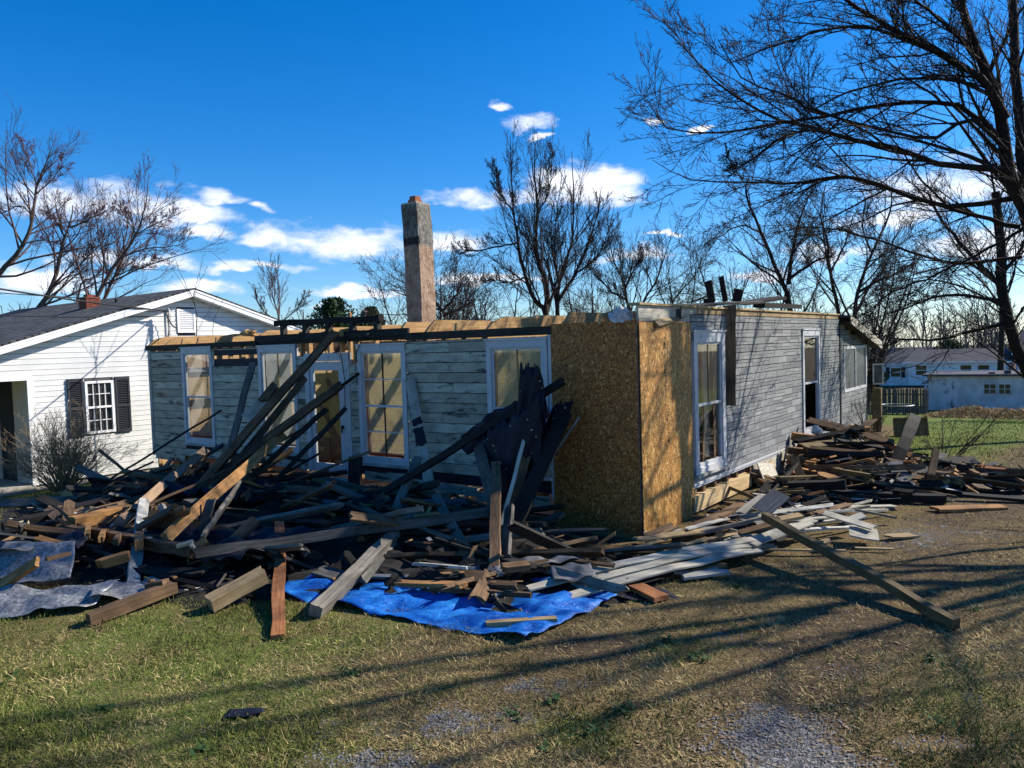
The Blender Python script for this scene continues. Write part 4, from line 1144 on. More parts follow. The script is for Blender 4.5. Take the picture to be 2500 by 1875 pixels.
tube_obj('wire_ring', [([(.5 + .42 * math.cos(t), .42 * math.sin(t), .78) for t in np.linspace(0, 6.3, 20)], .012)], MATS['mast'], post, 4)
pn = boxes('panel_board', [(-.42, .42, -.02, .02, .0, .46, R(-14), 0, 0), (.40, .44, -.04, .02, .0, .48, R(-14), 0, 0), (-.42, .42, -.035, .03, .45, .49, R(-14), 0, 0)], MATS['olive'], None, (10.55, 20.6, float(gz(10.5, 20.6))), R(-8))
tag(pn, 'olive brown panel propped up behind the right heap', 'panel')

# ------------------------------------------------------------------ debris: boards, sheets, tarp
def plank_mesh(L, w, t, jag, bend, seed, mat):
    rnd = random.Random(seed); n = max(3, min(9, int(L / .35) + 2))
    V = []
    bz = [rnd.uniform(-1, 1) * min(.012, L * .004) for _ in range(n)]; by = [rnd.uniform(-1, 1) * min(.010, L * .004) for _ in range(n)]
    prof = [(-1, -1), (-.3, -1), (.35, -1), (1, -1), (1, 1), (.35, 1), (-.3, 1), (-1, 1)]
    K = len(prof); e0 = [rnd.uniform(0, jag) for _ in range(4)]; e1 = [rnd.uniform(0, jag) for _ in range(4)]
    for i in range(n):
        u = i / (n - 1); x = -L / 2 + L * u
        ww = w * (1 + rnd.uniform(-.04, .04)); tt = t * (1 + rnd.uniform(-.06, .06)); tw = rnd.uniform(-.03, .03)
        arch = bend * 4 * u * (1 - u)
        for k, (sy, sz) in enumerate(prof):
            c = k if k < 4 else 7 - k
            dx = e0[c] + rnd.uniform(0, jag * .35) if i == 0 else (-e1[c] - rnd.uniform(0, jag * .35) if i == n - 1 else 0)
            V.append((x + dx, sy * ww / 2 + by[i], sz * tt / 2 + bz[i] + arch + tw * sy * ww * .5))
    m0 = K * (n - 1)
    F = [(0, 1, 6, 7), (1, 2, 5, 6), (2, 3, 4, 5), (m0 + 7, m0 + 6, m0 + 1, m0), (m0 + 6, m0 + 5, m0 + 2, m0 + 1), (m0 + 5, m0 + 4, m0 + 3, m0 + 2)]
    for i in range(n - 1):
        for k in range(K):
            a = K * i + k; b = K * i + (k + 1) % K; F.append((a, a + K, b + K, b))
    me = fast_mesh('board', V, F); me.materials.append(MATS[mat]); return me
def orient(p0, p1, roll):
    p0 = Vector(p0); p1 = Vector(p1); X = (p1 - p0).normalized()
    up = Vector((0, 0, 1)) if abs(X.z) < .92 else Vector((0, -1, 0))
    Y = up.cross(X).normalized(); Z = X.cross(Y)
    q = Matrix(((X.x, Y.x, Z.x), (X.y, Y.y, Z.y), (X.z, Y.z, Z.z))).to_4x4()
    return Matrix.Translation((p0 + p1) / 2) @ q @ Matrix.Rotation(roll, 4, 'X')
PLANKS = [
('plank', 'grey weathered board leaning before the wall, its top end sunlit', 'plank', [-4.904, 14.81, 2.564], [-5.238, 13.813, 0.467], 0.15, 0.035, 'gray', 80, 0.06, 0),
('plank', 'longest dark beam leaning up to the bared joists over the door', 'plank', [-3.056, 13.759, 3.073], [-5.302, 12.867, 0.481], 0.13, 0.09, 'dark_brown', 60, 0.06, 0),
('plank', 'orange lit beam propped in the heap below the second window', 'plank', [-4.005, 13.526, 1.301], [-4.424, 9.675, 0.42], 0.15, 0.08, 'orange', 55, 0.06, 0),
('plank', 'pale grey board sloping down from under the second window, lower end sunlit', 'plank', [-4.362, 13.417, 1.029], [-3.974, 9.698, 0.4], 0.13, 0.05, 'lgray', 65, 0.06, 0),
('plank', 'dark beam slanting across the door glass to the third window', 'plank', [-2.943, 13.614, 2.143], [-4.749, 12.956, 0.85], 0.13, 0.09, 'dark_brown', 60, 0.06, 0),
('plank', 'thin charred stick poking past the door to the third window', 'plank', [-2.661, 13.629, 2.313], [-3.194, 13.674, 1.958], 0.05, 0.04, 'char', 30, 0.02, 0),
('plank', 'dark rafter leaning just under the longest beam by the second window', 'plank', [-3.71, 14.054, 2.269], [-4.95, 13.104, 0.581], 0.12, 0.06, 'dark_brown', 60, 0.06, 0),
('plank', 'dark rafter with pale sunlit flecks below the leaning beams', 'plank', [-3.966, 13.994, 0.985], [-4.617, 13.604, 0.544], 0.1, 0.05, 'dark_brown', 40, 0.06, 0),
('plank', 'short brown block end sticking up before the second window', 'plank', [-4.306, 14.245, 2.155], [-4.538, 14.043, 1.812], 0.15, 0.09, 'brown', 40, 0.06, 0),
('plank', 'white painted board glowing blue between the leaning beams', 'plank', [-4.409, 14.383, 1.952], [-4.927, 14.206, 1.5], 0.22, 0.02, 'white', 75, 0.06, 0),
('plank', 'brown beam under the pale grey board in the heap', 'plank', [-4.56, 13.5, 1.019], [-5.222, 12.808, 0.47], 0.16, 0.06, 'brown', 60, 0.06, 0),
('plank', 'grey upright board behind the orange lit beam', 'plank', [-4.158, 10.579, 0.75], [-4.182, 10.216, 0.35], 0.14, 0.03, 'gray', 75, 0.06, 0),
('cornice_trim', 'white and wood cornice trim slanting down from the left window', 'trim', [-6.01, 15.004, 0.827], [-5.589, 10.829, 0.38], 0.2, 0.14, 'cornice', 48, 0.03, 0),
('plank', 'short painted trim piece leaning beneath the cornice trim', 'plank', [-5.236, 11.308, 0.5], [-4.933, 10.884, 0.25], 0.22, 0.06, 'oldwhite', 80, 0.06, 0),
('plank', 'long charred beam at the back edge of the left heap by the lawn', 'plank', [-6.171, 13.136, 0.45], [-7.793, 11.64, 0.2], 0.16, 0.12, 'char', 10, 0.06, 0),
('plank', 'second long charred beam at the back of the left heap', 'plank', [-5.983, 11.658, 0.45], [-7.444, 10.933, 0.2], 0.16, 0.1, 'char', 10, 0.06, 0),
('plank', 'pale split stick lying on the charred beams at the left edge', 'plank', [-7.089, 11.312, 0.36], [-7.469, 11.156, 0.3], 0.06, 0.05, 'pale', 10, 0.1, 0),
('plank', 'dark post standing up out of the left heap before the lawn', 'plank', [-7.659, 14.107, 0.453], [-7.571, 14.091, 0.116], 0.16, 0.05, 'char', 80, 0.02, 0),
('plank', 'dark post end standing below the corner of the white house', 'plank', [-7.462, 15.407, 0.422], [-7.51, 15.396, 0.181], 0.14, 0.05, 'char', 80, 0.02, 0),
('plank', 'thick brown beam with a lit split end in the left heap', 'plank', [-6.214, 10.741, 0.42], [-5.86, 11.491, 0.42], 0.16, 0.16, 'orange', 8, 0.04, 0),
('rail_beam', 'brown rail with a row of cut stubs along it', 'beam', [-6.292, 10.722, 0.36], [-3.85, 9.218, 0.36], 0.1, 0.13, 'brown', 0, 0.02, 0),
('plank', 'first short cut stub on the brown rail from the left', 'plank', [-5.81, 10.483, 0.42], [-5.558, 9.968, 0.4], 0.06, 0.1, 'orange', 0, 0.02, 0),
('plank', 'second short cut stub on the brown rail from the left', 'plank', [-5.461, 10.205, 0.42], [-5.29, 9.793, 0.4], 0.06, 0.07, 'orange', 0, 0.02, 0),
('plank', 'third short cut stub on the brown rail from the left', 'plank', [-5.12, 9.939, 0.42], [-5.013, 9.623, 0.4], 0.06, 0.08, 'brown', 0, 0.02, 0),
('plank', 'wide cut stub on the brown rail, fourth from the left', 'plank', [-4.78, 9.779, 0.44], [-4.599, 9.363, 0.42], 0.09, 0.12, 'orange', 0, 0.02, 0),
('plank', 'pale cut stub on the brown rail, fifth from the left', 'plank', [-4.604, 9.732, 0.42], [-4.64, 9.678, 0.4], 0.07, 0.05, 'pale', 0, 0.02, 0),
('plank', 'pale broken block at the right end of the brown rail', 'plank', [-3.741, 9.369, 0.45], [-3.977, 9.241, 0.3], 0.12, 0.1, 'orange', 30, 0.05, 0),
('plank', 'white painted scrap at the right end of the brown rail', 'plank', [-3.855, 9.089, 0.5], [-3.836, 9.223, 0.35], 0.09, 0.03, 'white', 60, 0.04, 0),
('plank', 'thin pale stick across the right end of the brown rail', 'plank', [-4.046, 9.117, 0.45], [-3.845, 9.184, 0.5], 0.05, 0.03, 'pale', 20, 0.03, 0),
('plank', 'short orange board lying left of the brown rail', 'plank', [-6.093, 9.75, 0.45], [-5.577, 9.48, 0.4], 0.1, 0.08, 'orange', 10, 0.06, 0),
('plank', 'orange plank slanting over the metal roofing at the left edge', 'plank', [-5.274, 8.48, 0.5], [-5.782, 8.529, 0.2], 0.12, 0.05, 'orange', 50, 0.02, 0),
('plank', 'thin brown strip lying along the top of the metal roofing', 'plank', [-5.092, 8.78, 0.5], [-5.226, 8.513, 0.5], 0.05, 0.04, 'brown', 0, 0.02, 0),
('plank', 'broken orange beam lying right of the metal roofing', 'plank', [-4.925, 8.94, 0.3], [-4.541, 9.084, 0.38], 0.1, 0.1, 'orange', 10, 0.08, 0),
('wood_block', 'small wood block standing upright on the lawn at the left', 'block', [-4.96, 8.637, 0.156], [-4.903, 8.529, 0.001], 0.115, 0.06, 'brown', 0, 0.0, 0),
('plank', 'short flat plank on the grass right of the upright block', 'plank', [-4.775, 8.632, 0.04], [-4.59, 9.035, 0.06], 0.15, 0.05, 'brown', 0, 0.04, 0),
('beam', 'long brown beam lying on the grass with a charred butt end', 'beam', [-4.38, 7.768, 0.06], [-3.828, 8.573, 0.14], 0.13, 0.12, 'brown', 0, 0.02, 0),
('plank', 'stubby brown beam end behind the long beam on the grass', 'plank', [-4.154, 8.621, 0.12], [-3.887, 8.509, 0.2], 0.11, 0.09, 'brown', 0, 0.02, 0),
('plank', 'small pale offcut behind the long beam on the grass', 'plank', [-4.252, 8.845, 0.1], [-4.179, 8.824, 0.12], 0.07, 0.07, 'orange', 0, 0.02, 0),
('plank', 'brown board slanting down to the grass left of the tarp', 'plank', [-3.847, 9.131, 0.04], [-3.385, 10.064, 0.55], 0.15, 0.05, 'brown', 25, 0.04, 0),
('beam', 'yellowish broad beam end lying on the grass at the tarp corner', 'beam', [-3.275, 8.061, 0.08], [-2.776, 8.482, 0.28], 0.17, 0.14, 'pale2', 8, 0.03, 0),
('plank', 'reddish plank standing upright in the lawn, leaning on the heap', 'plank', [-2.278, 7.223, 0.0], [-3.201, 10.45, 0.393], 0.125, 0.075, 'redwood', 0, 0.03, 0),
('beam', 'long grey beam lying on the blue tarp with a sunlit square end', 'beam', [-2.062, 7.751, 0.07], [-1.384, 10.477, 0.451], 0.14, 0.13, 'lgray', 20, 0.03, 0),
('plank', 'second grey board beside the long beam over the tarp', 'plank', [-1.731, 8.476, 0.15], [-1.452, 10.403, 0.349], 0.1, 0.04, 'gray', 40, 0.06, 0),
('plank', 'long grey board lying level across the middle of the heap', 'plank', [-3.791, 9.033, 0.38], [-0.355, 10.092, 0.526], 0.12, 0.06, 'gray', 70, 0.03, 0),
('post', 'round grey post leaning under the white trim board', 'post', [-1.495, 12.05, 1.007], [-1.779, 10.645, 0.218], 0.12, 0.11, 'lgray', 20, 0.03, 0),
('trim_board', 'white trim board with torn black paper leaning by the third window', 'trim', [-1.702, 12.948, 2.222], [-1.293, 12.149, 0.207], 0.17, 0.025, 'white', 88, 0.03, 0),
('plank', 'short dark plank standing upright at the foot of the door', 'plank', [-2.698, 13.184, 0.916], [-2.71, 13.007, 0.297], 0.26, 0.05, 'char', 85, 0.03, 0),
('plank', 'dark thin pole lying across the foot of the door', 'plank', [-2.83, 13.157, 0.652], [-4.477, 13.378, 0.469], 0.07, 0.06, 'char', 20, 0.05, 0),
('plank', 'grey board end lying tilted before the third window', 'plank', [-2.737, 12.468, 0.377], [-2.428, 12.364, 0.374], 0.22, 0.04, 'lgray', 20, 0.03, 0),
('plank', 'grey board sloping through the middle of the heap', 'plank', [-3.124, 12.505, 0.455], [-4.326, 12.273, 0.138], 0.1, 0.05, 'lgray', 45, 0.04, 0),
('plank', 'broad grey plank sunk in the heap below the door', 'plank', [-3.395, 12.208, 0.266], [-4.283, 11.496, 0.049], 0.22, 0.04, 'gray', 55, 0.04, 0),
('plank', 'blue lit white board scrap lying below the door', 'plank', [-4.061, 13.319, 0.254], [-3.505, 13.034, 0.333], 0.16, 0.02, 'white', 35, 0.03, 0),
('plank', 'thin pale lath crossing below the long level board', 'plank', [-2.303, 11.651, 0.285], [-2.165, 9.252, 0.1], 0.035, 0.02, 'gray', 30, 0.02, 0),
('plank', 'grey slat pointing right in the middle of the heap', 'plank', [-2.055, 11.469, 0.304], [-2.83, 11.17, 0.047], 0.08, 0.04, 'gray', 50, 0.03, 0),
('plank', 'dark split board lying on the back of the tarp', 'plank', [-2.411, 9.088, 0.15], [-1.963, 8.803, 0.1], 0.2, 0.03, 'gray', 10, 0.1, 0),
('charred_rafter', 'charred rafter with hanging black paper rising to the board corner', 'rafter', [0.757, 10.701, 2.221], [-2.172, 11.555, 0.454], 0.11, 0.05, 'char', 65, 0.05, 0),
('plank', 'broad charred board standing before the fourth window', 'plank', [0.249, 10.952, 2.403], [0.3, 10.48, 1.057], 0.17, 0.04, 'char', 88, 0.14, 0),
('plank', 'dark plank standing up from the heap, its foot sunlit', 'plank', [-0.248, 10.634, 1.125], [-0.256, 8.271, 0.1], 0.12, 0.06, 'brown', 80, 0.05, 0),
('plank', 'dark splayed board meeting the standing plank', 'plank', [-0.502, 11.07, 1.298], [-0.27, 10.03, 0.584], 0.17, 0.04, 'gray', 80, 0.03, 0),
('drip_edge', 'blue lit metal drip edge leaning beside the standing plank', 'drip edge', [0.25, 10.764, 1.734], [-0.192, 9.848, 0.404], 0.05, 0.05, 'white', 80, 0.02, 0),
('plank', 'brown board leaning along the metal drip edge', 'plank', [0.239, 10.71, 1.421], [-0.158, 9.885, 0.289], 0.13, 0.04, 'brown', 80, 0.03, 0),
('plank', 'white painted slat hanging right of the metal drip edge', 'plank', [0.328, 10.769, 1.577], [0.314, 10.593, 0.963], 0.1, 0.02, 'white', 85, 0.06, 0),
('charred_rafter', 'charred rafter leaning outward against the brown board corner', 'rafter', [0.735, 10.78, 1.77], [-0.071, 9.883, 0.325], 0.2, 0.06, 'char', 75, 0.06, 0),
('plank', 'thin grey lath lying along the outward leaning rafter', 'plank', [0.927, 10.763, 1.693], [0.267, 10.504, 0.837], 0.03, 0.02, 'lgray', 60, 0.02, 0),
('plank', 'pale grey slat at the foot of the outward leaning rafter', 'plank', [0.188, 10.313, 0.714], [-0.049, 9.991, 0.415], 0.06, 0.03, 'lgray', 60, 0.04, 0),
('plank', 'white siding strip scrap behind the outward leaning rafter', 'plank', [0.56, 11.033, 0.905], [0.158, 11.329, 0.717], 0.12, 0.015, 'oldwhite', 88, 0.03, 0),
('plank', 'orange edged board lying on the ground before the brown board corner', 'plank', [0.322, 9.657, 0.15], [1.716, 9.495, 0.12], 0.1, 0.06, 'orange', 40, 0.02, 0),
('plank', 'brown board under the broken grey sheets by the tarp', 'plank', [-0.338, 8.507, 0.2], [0.374, 8.604, 0.25], 0.14, 0.05, 'brown', 20, 0.04, 0),
('pole', 'thin rust brown pole lying across the tarp edge', 'pole', [-0.962, 8.278, 0.12], [0.141, 7.849, 0.15], 0.05, 0.05, 'brown', 0, 0.02, 0),
('beam_offcut', 'square brown beam offcut lying on the front of the tarp', 'beam', [-0.326, 7.319, 0.03], [0.366, 7.384, 0.03], 0.09, 0.1, 'pale2', 0, 0.01, 0),
('wood_block', 'brown block end tipped up at the back of the tarp', 'block', [-0.597, 8.344, 0.2], [-0.343, 8.268, 0.2], 0.16, 0.1, 'brown', 30, 0.03, 0),
('plank', 'small pale upright offcut beside the foot of the standing plank', 'plank', [-0.124, 8.263, 0.18], [-0.099, 8.158, 0.05], 0.05, 0.04, 'pale2', 0, 0.03, 0),
('plank', 'dark charred board dipping onto the tarp', 'plank', [-0.284, 7.672, 0.2], [-0.153, 7.736, 0.05], 0.16, 0.05, 'char', 10, 0.06, 0),
('plank', 'reddish flat board on the grass at the right end of the tarp', 'plank', [1.204, 8.468, 0.06], [1.489, 7.965, 0.03], 0.2, 0.05, 'redwood', 0, 0.01, 0),
('plank', 'brown beam pointing right beyond the charred rafters', 'plank', [-0.194, 8.316, 0.3], [0.162, 8.434, 0.3], 0.1, 0.07, 'brown', 20, 0.05, 0),
('siding_strip', 'topmost long white siding strip lying beside the tarp', 'siding strip', [0.076, 8.208, 0.1], [2.965, 9.551, 0.22], 0.13, 0.02, 'white', 8, 0.04, 0.05),
('siding_strip', 'middle long white siding strip lying beside the tarp', 'siding strip', [0.587, 8.253, 0.1], [2.998, 9.476, 0.18], 0.13, 0.02, 'white', 8, 0.08, 0.05),
('siding_strip', 'lowest long white siding strip, its tip over the tarp', 'siding strip', [0.467, 7.972, 0.06], [3.02, 9.373, 0.14], 0.14, 0.02, 'white', 8, 0.1, 0.05),
('wood_strip', 'bare wood strip lying between the white siding strips', 'strip', [1.972, 8.978, 0.14], [2.977, 9.412, 0.18], 0.06, 0.02, 'pale2', 8, 0.05, 0),
('siding_strip', 'blue shaded siding strip nearest the long right hand beam', 'siding strip', [2.905, 9.546, 0.2], [3.998, 10.36, 0.25], 0.14, 0.02, 'white', 8, 0.03, 0),
('siding_strip', 'blue shaded siding strip below the long right hand beam start', 'siding strip', [2.858, 9.349, 0.2], [3.898, 10.181, 0.25], 0.1, 0.02, 'white', 8, 0.03, 0),
('plank', 'loose grey bark like scrap below the white siding strips', 'plank', [1.767, 8.659, 0.05], [2.441, 8.825, 0.06], 0.2, 0.03, 'oldwhite', 5, 0.12, 0),
('plank', 'brown plank scrap under the white siding strips', 'plank', [1.933, 8.811, 0.08], [2.435, 8.993, 0.08], 0.12, 0.04, 'brown', 5, 0.08, 0),
('beam', 'long squared beam lying out over the grass on the right', 'beam', [3.191, 9.958, 0.42], [3.977, 6.935, 0.05], 0.09, 0.095, 'olive', 0, 0.02, 0),
('beam', 'brown beam lying along the foot of the brown board corner', 'beam', [2.07, 10.025, 0.12], [3.369, 11.488, 0.22], 0.13, 0.1, 'brown', 10, 0.02, 0),
('pole', 'grey pole lying from the board corner towards the right heap', 'pole', [2.346, 10.126, 0.15], [3.327, 10.41, 0.28], 0.05, 0.05, 'lgray', 0, 0.02, 0),
('plank', 'brown plank below the grey pole beside the right wall', 'plank', [2.884, 10.016, 0.16], [3.371, 10.013, 0.28], 0.13, 0.06, 'brown', 10, 0.03, 0),
('plank', 'tan plank with a torn end below the white lit siding', 'plank', [3.437, 10.161, 0.3], [3.826, 10.307, 0.32], 0.12, 0.04, 'pale2', 10, 0.05, 0),
('siding_strip', 'white torn siding sheet leaning by the sill beam', 'siding strip', [3.698, 11.334, 0.42], [3.158, 10.949, 0.2], 0.16, 0.015, 'white', 15, 0.08, 0),
('plank', 'dark faced white board lying by the sill beam', 'plank', [3.792, 10.991, 0.5], [3.413, 10.78, 0.28], 0.28, 0.02, 'slate', 20, 0.02, 0),
('plank', 'pale board under the dark faced board by the sill beam', 'plank', [3.723, 11.25, 0.4], [3.39, 10.924, 0.25], 0.15, 0.015, 'white', 15, 0.04, 0),
('siding_sheet', 'blue shaded clapboard sheet lying before the right heap', 'siding sheet', [4.315, 10.028, 0.16], [4.657, 9.889, 0.12], 0.38, 0.02, 'white', 6, 0.02, 0),
('siding_strip', 'blue shaded clapboard strip pointing left of the clapboard sheet', 'siding strip', [4.191, 10.535, 0.3], [4.64, 9.95, 0.2], 0.14, 0.02, 'white', 10, 0.03, 0),
('siding_strip', 'blue shaded clapboard strip crossing behind the clapboard sheet', 'siding strip', [4.381, 10.328, 0.2], [4.722, 10.436, 0.28], 0.14, 0.02, 'white', 10, 0.03, 0),
('plank', 'pale pointed board lying right of the clapboard sheet', 'plank', [4.737, 10.058, 0.06], [5.363, 10.23, 0.03], 0.14, 0.025, 'pale2', 5, 0.15, 0),
('plank', 'thin pale lath on the ground below the clapboard sheet', 'plank', [4.211, 9.65, 0.04], [4.701, 9.572, 0.03], 0.04, 0.02, 'pale2', 0, 0.03, 0),
('plank', 'pale lath lying under the long right hand beam', 'plank', [3.055, 9.625, 0.06], [4.065, 9.486, 0.05], 0.05, 0.02, 'pale2', 0, 0.03, 0),
('plank', 'small pale split board left of the clapboard sheet', 'plank', [3.759, 9.65, 0.1], [4.024, 9.781, 0.12], 0.1, 0.03, 'pale2', 5, 0.1, 0),
('plank', 'grey lath slanting down before the right heap', 'plank', [4.771, 10.882, 0.25], [5.389, 10.929, 0.1], 0.06, 0.03, 'lgray', 0, 0.03, 0),
('beam', 'topmost brown beam on the right heap below the wall window', 'beam', [6.797, 17.127, 0.788], [7.407, 16.518, 0.611], 0.16, 0.14, 'brown', 10, 0.01, 0),
('beam', 'orange ended beam jutting left from the right heap', 'beam', [5.657, 15.721, 0.7], [7.076, 15.91, 0.465], 0.15, 0.15, 'orange', 5, 0.01, 0),
('beam', 'twin orange beam lying across the top of the right heap', 'beam', [6.548, 16.118, 0.612], [7.713, 15.507, 0.414], 0.15, 0.12, 'orange', 5, 0.01, 0),
('plank', 'brown lath under the twin orange beam on the right heap', 'plank', [6.688, 16.319, 0.641], [7.506, 16.112, 0.497], 0.1, 0.05, 'orange', 5, 0.01, 0),
('plank', 'short orange board propped upright on top of the right heap', 'plank', [7.078, 16.128, 0.821], [7.102, 15.812, 0.505], 0.12, 0.04, 'orange', 70, 0.01, 0),
('beam', 'dark beam jutting left lower in the right heap', 'beam', [5.363, 15.211, 0.5], [6.493, 15.203, 0.331], 0.14, 0.13, 'brown', 5, 0.01, 0),
('charred_post', 'charred curved post rising from the right heap before the lawn', 'post', [8.06, 15.539, 1.07], [7.16, 14.501, 0.308], 0.22, 0.06, 'char', 80, 0.03, 0.12),
('plank', 'grey blue plank slumped down the front of the right heap', 'plank', [6.989, 14.256, 0.35], [6.682, 13.074, 0.05], 0.26, 0.05, 'slate', 75, 0.04, 0),
('plank', 'thin brown plank standing at the right end of the right heap', 'plank', [7.286, 13.331, 0.75], [6.896, 12.915, 0.05], 0.12, 0.04, 'brown', 80, 0.08, 0),
('plank', 'thin orange slat propped beside the charred curved post', 'plank', [7.508, 14.911, 0.512], [7.515, 14.498, 0.246], 0.07, 0.03, 'orange', 70, 0.02, 0),
('plank', 'pale slat end at the foot of the propped orange slat', 'plank', [7.284, 14.496, 0.215], [7.476, 14.399, 0.268], 0.06, 0.04, 'orange', 5, 0.02, 0),
('plank', 'brown slat leaning across the grey broken sill in the right heap', 'plank', [5.133, 14.211, 0.515], [5.023, 13.494, 0.191], 0.14, 0.03, 'brown', 70, 0.04, 0),
('plank', 'orange board lying beside the leaning brown slat', 'plank', [5.152, 14.1, 0.306], [5.546, 14.096, 0.219], 0.1, 0.05, 'orange', 10, 0.02, 0),
('plank', 'ochre beam end facing out of the right heap', 'plank', [5.503, 14.501, 0.308], [5.944, 14.902, 0.312], 0.16, 0.1, 'orange', 10, 0.01, 0),
('beam', 'row cut orange beam in the middle of the right heap', 'beam', [5.94, 13.693, 0.176], [6.491, 13.996, 0.219], 0.1, 0.08, 'orange', 10, 0.02, 0),
('beam', 'dark heavy beam lying along the front of the right heap', 'beam', [4.547, 12.888, 0.22], [5.352, 12.492, 0.3], 0.15, 0.15, 'char', 5, 0.01, 0),
('beam', 'long grey edged beam along the foot of the right heap', 'beam', [4.944, 12.748, 0.12], [6.76, 12.103, 0.1], 0.14, 0.13, 'char', 5, 0.01, 0),
('plank', 'orange tipped board lying on the gravel at the right', 'plank', [6.249, 11.554, 0.06], [7.451, 11.715, 0.03], 0.2, 0.04, 'orange', 5, 0.06, 0),
('plank', 'dark flat beam stretching right of the right heap', 'plank', [7.869, 14.401, 0.25], [8.748, 14.558, 0.25], 0.3, 0.05, 'char', 30, 0.02, 0),
('beam', 'striped brown beam stretching to the right edge of the picture', 'beam', [7.292, 13.882, 0.2], [8.233, 13.427, 0.15], 0.14, 0.12, 'brown', 5, 0.02, 0),
('plank', 'long dark board pointing to the right edge of the picture', 'plank', [7.843, 13.777, 0.2], [8.639, 12.972, 0.1], 0.14, 0.05, 'char', 5, 0.02, 0),
('plank', 'grey lath slanting down to the gravel at the right edge', 'plank', [8.438, 14.292, 0.35], [8.659, 14.08, 0.1], 0.08, 0.03, 'lgray', 40, 0.02, 0),
('pole', 'thin dark pole on the gravel right of the heap', 'pole', [7.713, 13.264, 0.1], [8.089, 12.718, 0.05], 0.04, 0.04, 'char', 0, 0.02, 0),
('plank', 'dark board at the lower right edge on the gravel', 'plank', [7.152, 12.375, 0.1], [7.994, 12.002, 0.06], 0.15, 0.05, 'char', 5, 0.02, 0),
('plank', 'ochre split log lying in the upper right heap', 'plank', [7.129, 15.307, 0.405], [7.428, 15.204, 0.356], 0.12, 0.1, 'orange', 5, 0.06, 0),
('post', 'left of two dark posts standing on the open roof', 'post', [3.946, 15.476, 3.877], [4.008, 15.454, 3.442], 0.14, 0.05, 'char', 80, 0.01, 0),
('post', 'right of two dark posts standing on the open roof', 'post', [4.253, 15.68, 3.971], [4.333, 15.655, 3.455], 0.1, 0.05, 'char', 80, 0.01, 0),
('wood_block', 'dark block stack end on the open roof right of the posts', 'block', [4.54, 15.863, 3.607], [4.734, 15.861, 3.564], 0.14, 0.25, 'char', 5, 0.02, 0),
('wood_block', 'low dark block left of the standing roof posts', 'block', [3.783, 15.255, 3.461], [4.0, 15.255, 3.459], 0.12, 0.1, 'char', 5, 0.02, 0),
('plank', 'long grey plank lying along the open roof edge', 'plank', [2.815, 14.048, 3.335], [5.056, 15.654, 3.421], 0.2, 0.04, 'gray', 8, 0.02, 0),
('plank', 'dark plank sloping up along the open roof to the right', 'plank', [4.693, 15.854, 3.419], [6.044, 17.263, 3.581], 0.2, 0.06, 'char', 10, 0.03, 0),
('plank', 'dark plank lying flat at the right of the open roof', 'plank', [5.122, 16.052, 3.379], [6.504, 17.655, 3.393], 0.25, 0.1, 'char', 5, 0.03, 0),
('plank', 'thin bent branch like lath on the open roof', 'plank', [3.459, 14.853, 3.425], [3.811, 15.059, 3.541], 0.03, 0.03, 'char', 0, 0.02, 0),
('plank', 'tan rafter offcut resting on top of the brown board corner', 'plank', [2.016, 10.837, 2.945], [3.067, 12.517, 3.21], 0.12, 0.05, 'pale2', 70, 0.02, 0),
('board', 'brown board nailed upright over the grey block siding', 'board', [3.676, 13.074, 3.276], [3.615, 12.99, 1.586], 0.22, 0.05, 'brown', 0, 0.01, 0),
('plank', 'broken stick standing over the brown board corner', 'plank', [2.461, 11.374, 3.249], [2.453, 11.363, 2.973], 0.08, 0.03, 'gray', 0, 0.08, 0),
('beam', 'dark beam laid on the cut joists above the door', 'beam', [-4.6, 15.356, 3.297], [-2.229, 13.609, 3.255], 0.12, 0.11, 'char', 5, 0.01, 0),
('plank', 'small tan offcut standing on the dark roof beam', 'plank', [-2.892, 14.134, 3.409], [-2.906, 14.145, 3.311], 0.05, 0.05, 'orange', 0, 0.02, 0),
('plank', 'grey offcut leaning on the dark roof beam', 'plank', [-2.574, 13.9, 3.423], [-2.64, 13.949, 3.306], 0.09, 0.04, 'gray', 80, 0.02, 0)]
WALLN = B * -1
def build_planks():
    for k, (name, label, cat, p0, p1, w, t, mat, roll, jag, bend) in enumerate(PLANKS):
        L = (Vector(p1) - Vector(p0)).length
        me = plank_mesh(L, w, t, jag, bend, 100 + k, mat)
        o = link(name, me)
        if roll >= 70 or abs((Vector(p1) - Vector(p0)).normalized().z) > .8:
            # steep boards show their broad face to the yard
            X = (Vector(p1) - Vector(p0)).normalized(); Zv = (Vector((-.25, -1, .1)) - X * Vector((-.25, -1, .1)).dot(X)).normalized(); Yv = Zv.cross(X)
            o.matrix_world = Matrix.Translation((Vector(p0) + Vector(p1)) / 2) @ Matrix(((X.x, Yv.x, Zv.x), (X.y, Yv.y, Zv.y), (X.z, Yv.z, Zv.z))).to_4x4() @ Matrix.Rotation(R(random.Random(k).uniform(-16, 16)), 4, 'X')
        else:
            sgn = 1 if (Vector(p1) - Vector(p0)).x > 0 else -1
            o.matrix_world = orient(p0, p1, R(roll) * sgn)
        tag(o, label, cat)
build_planks()

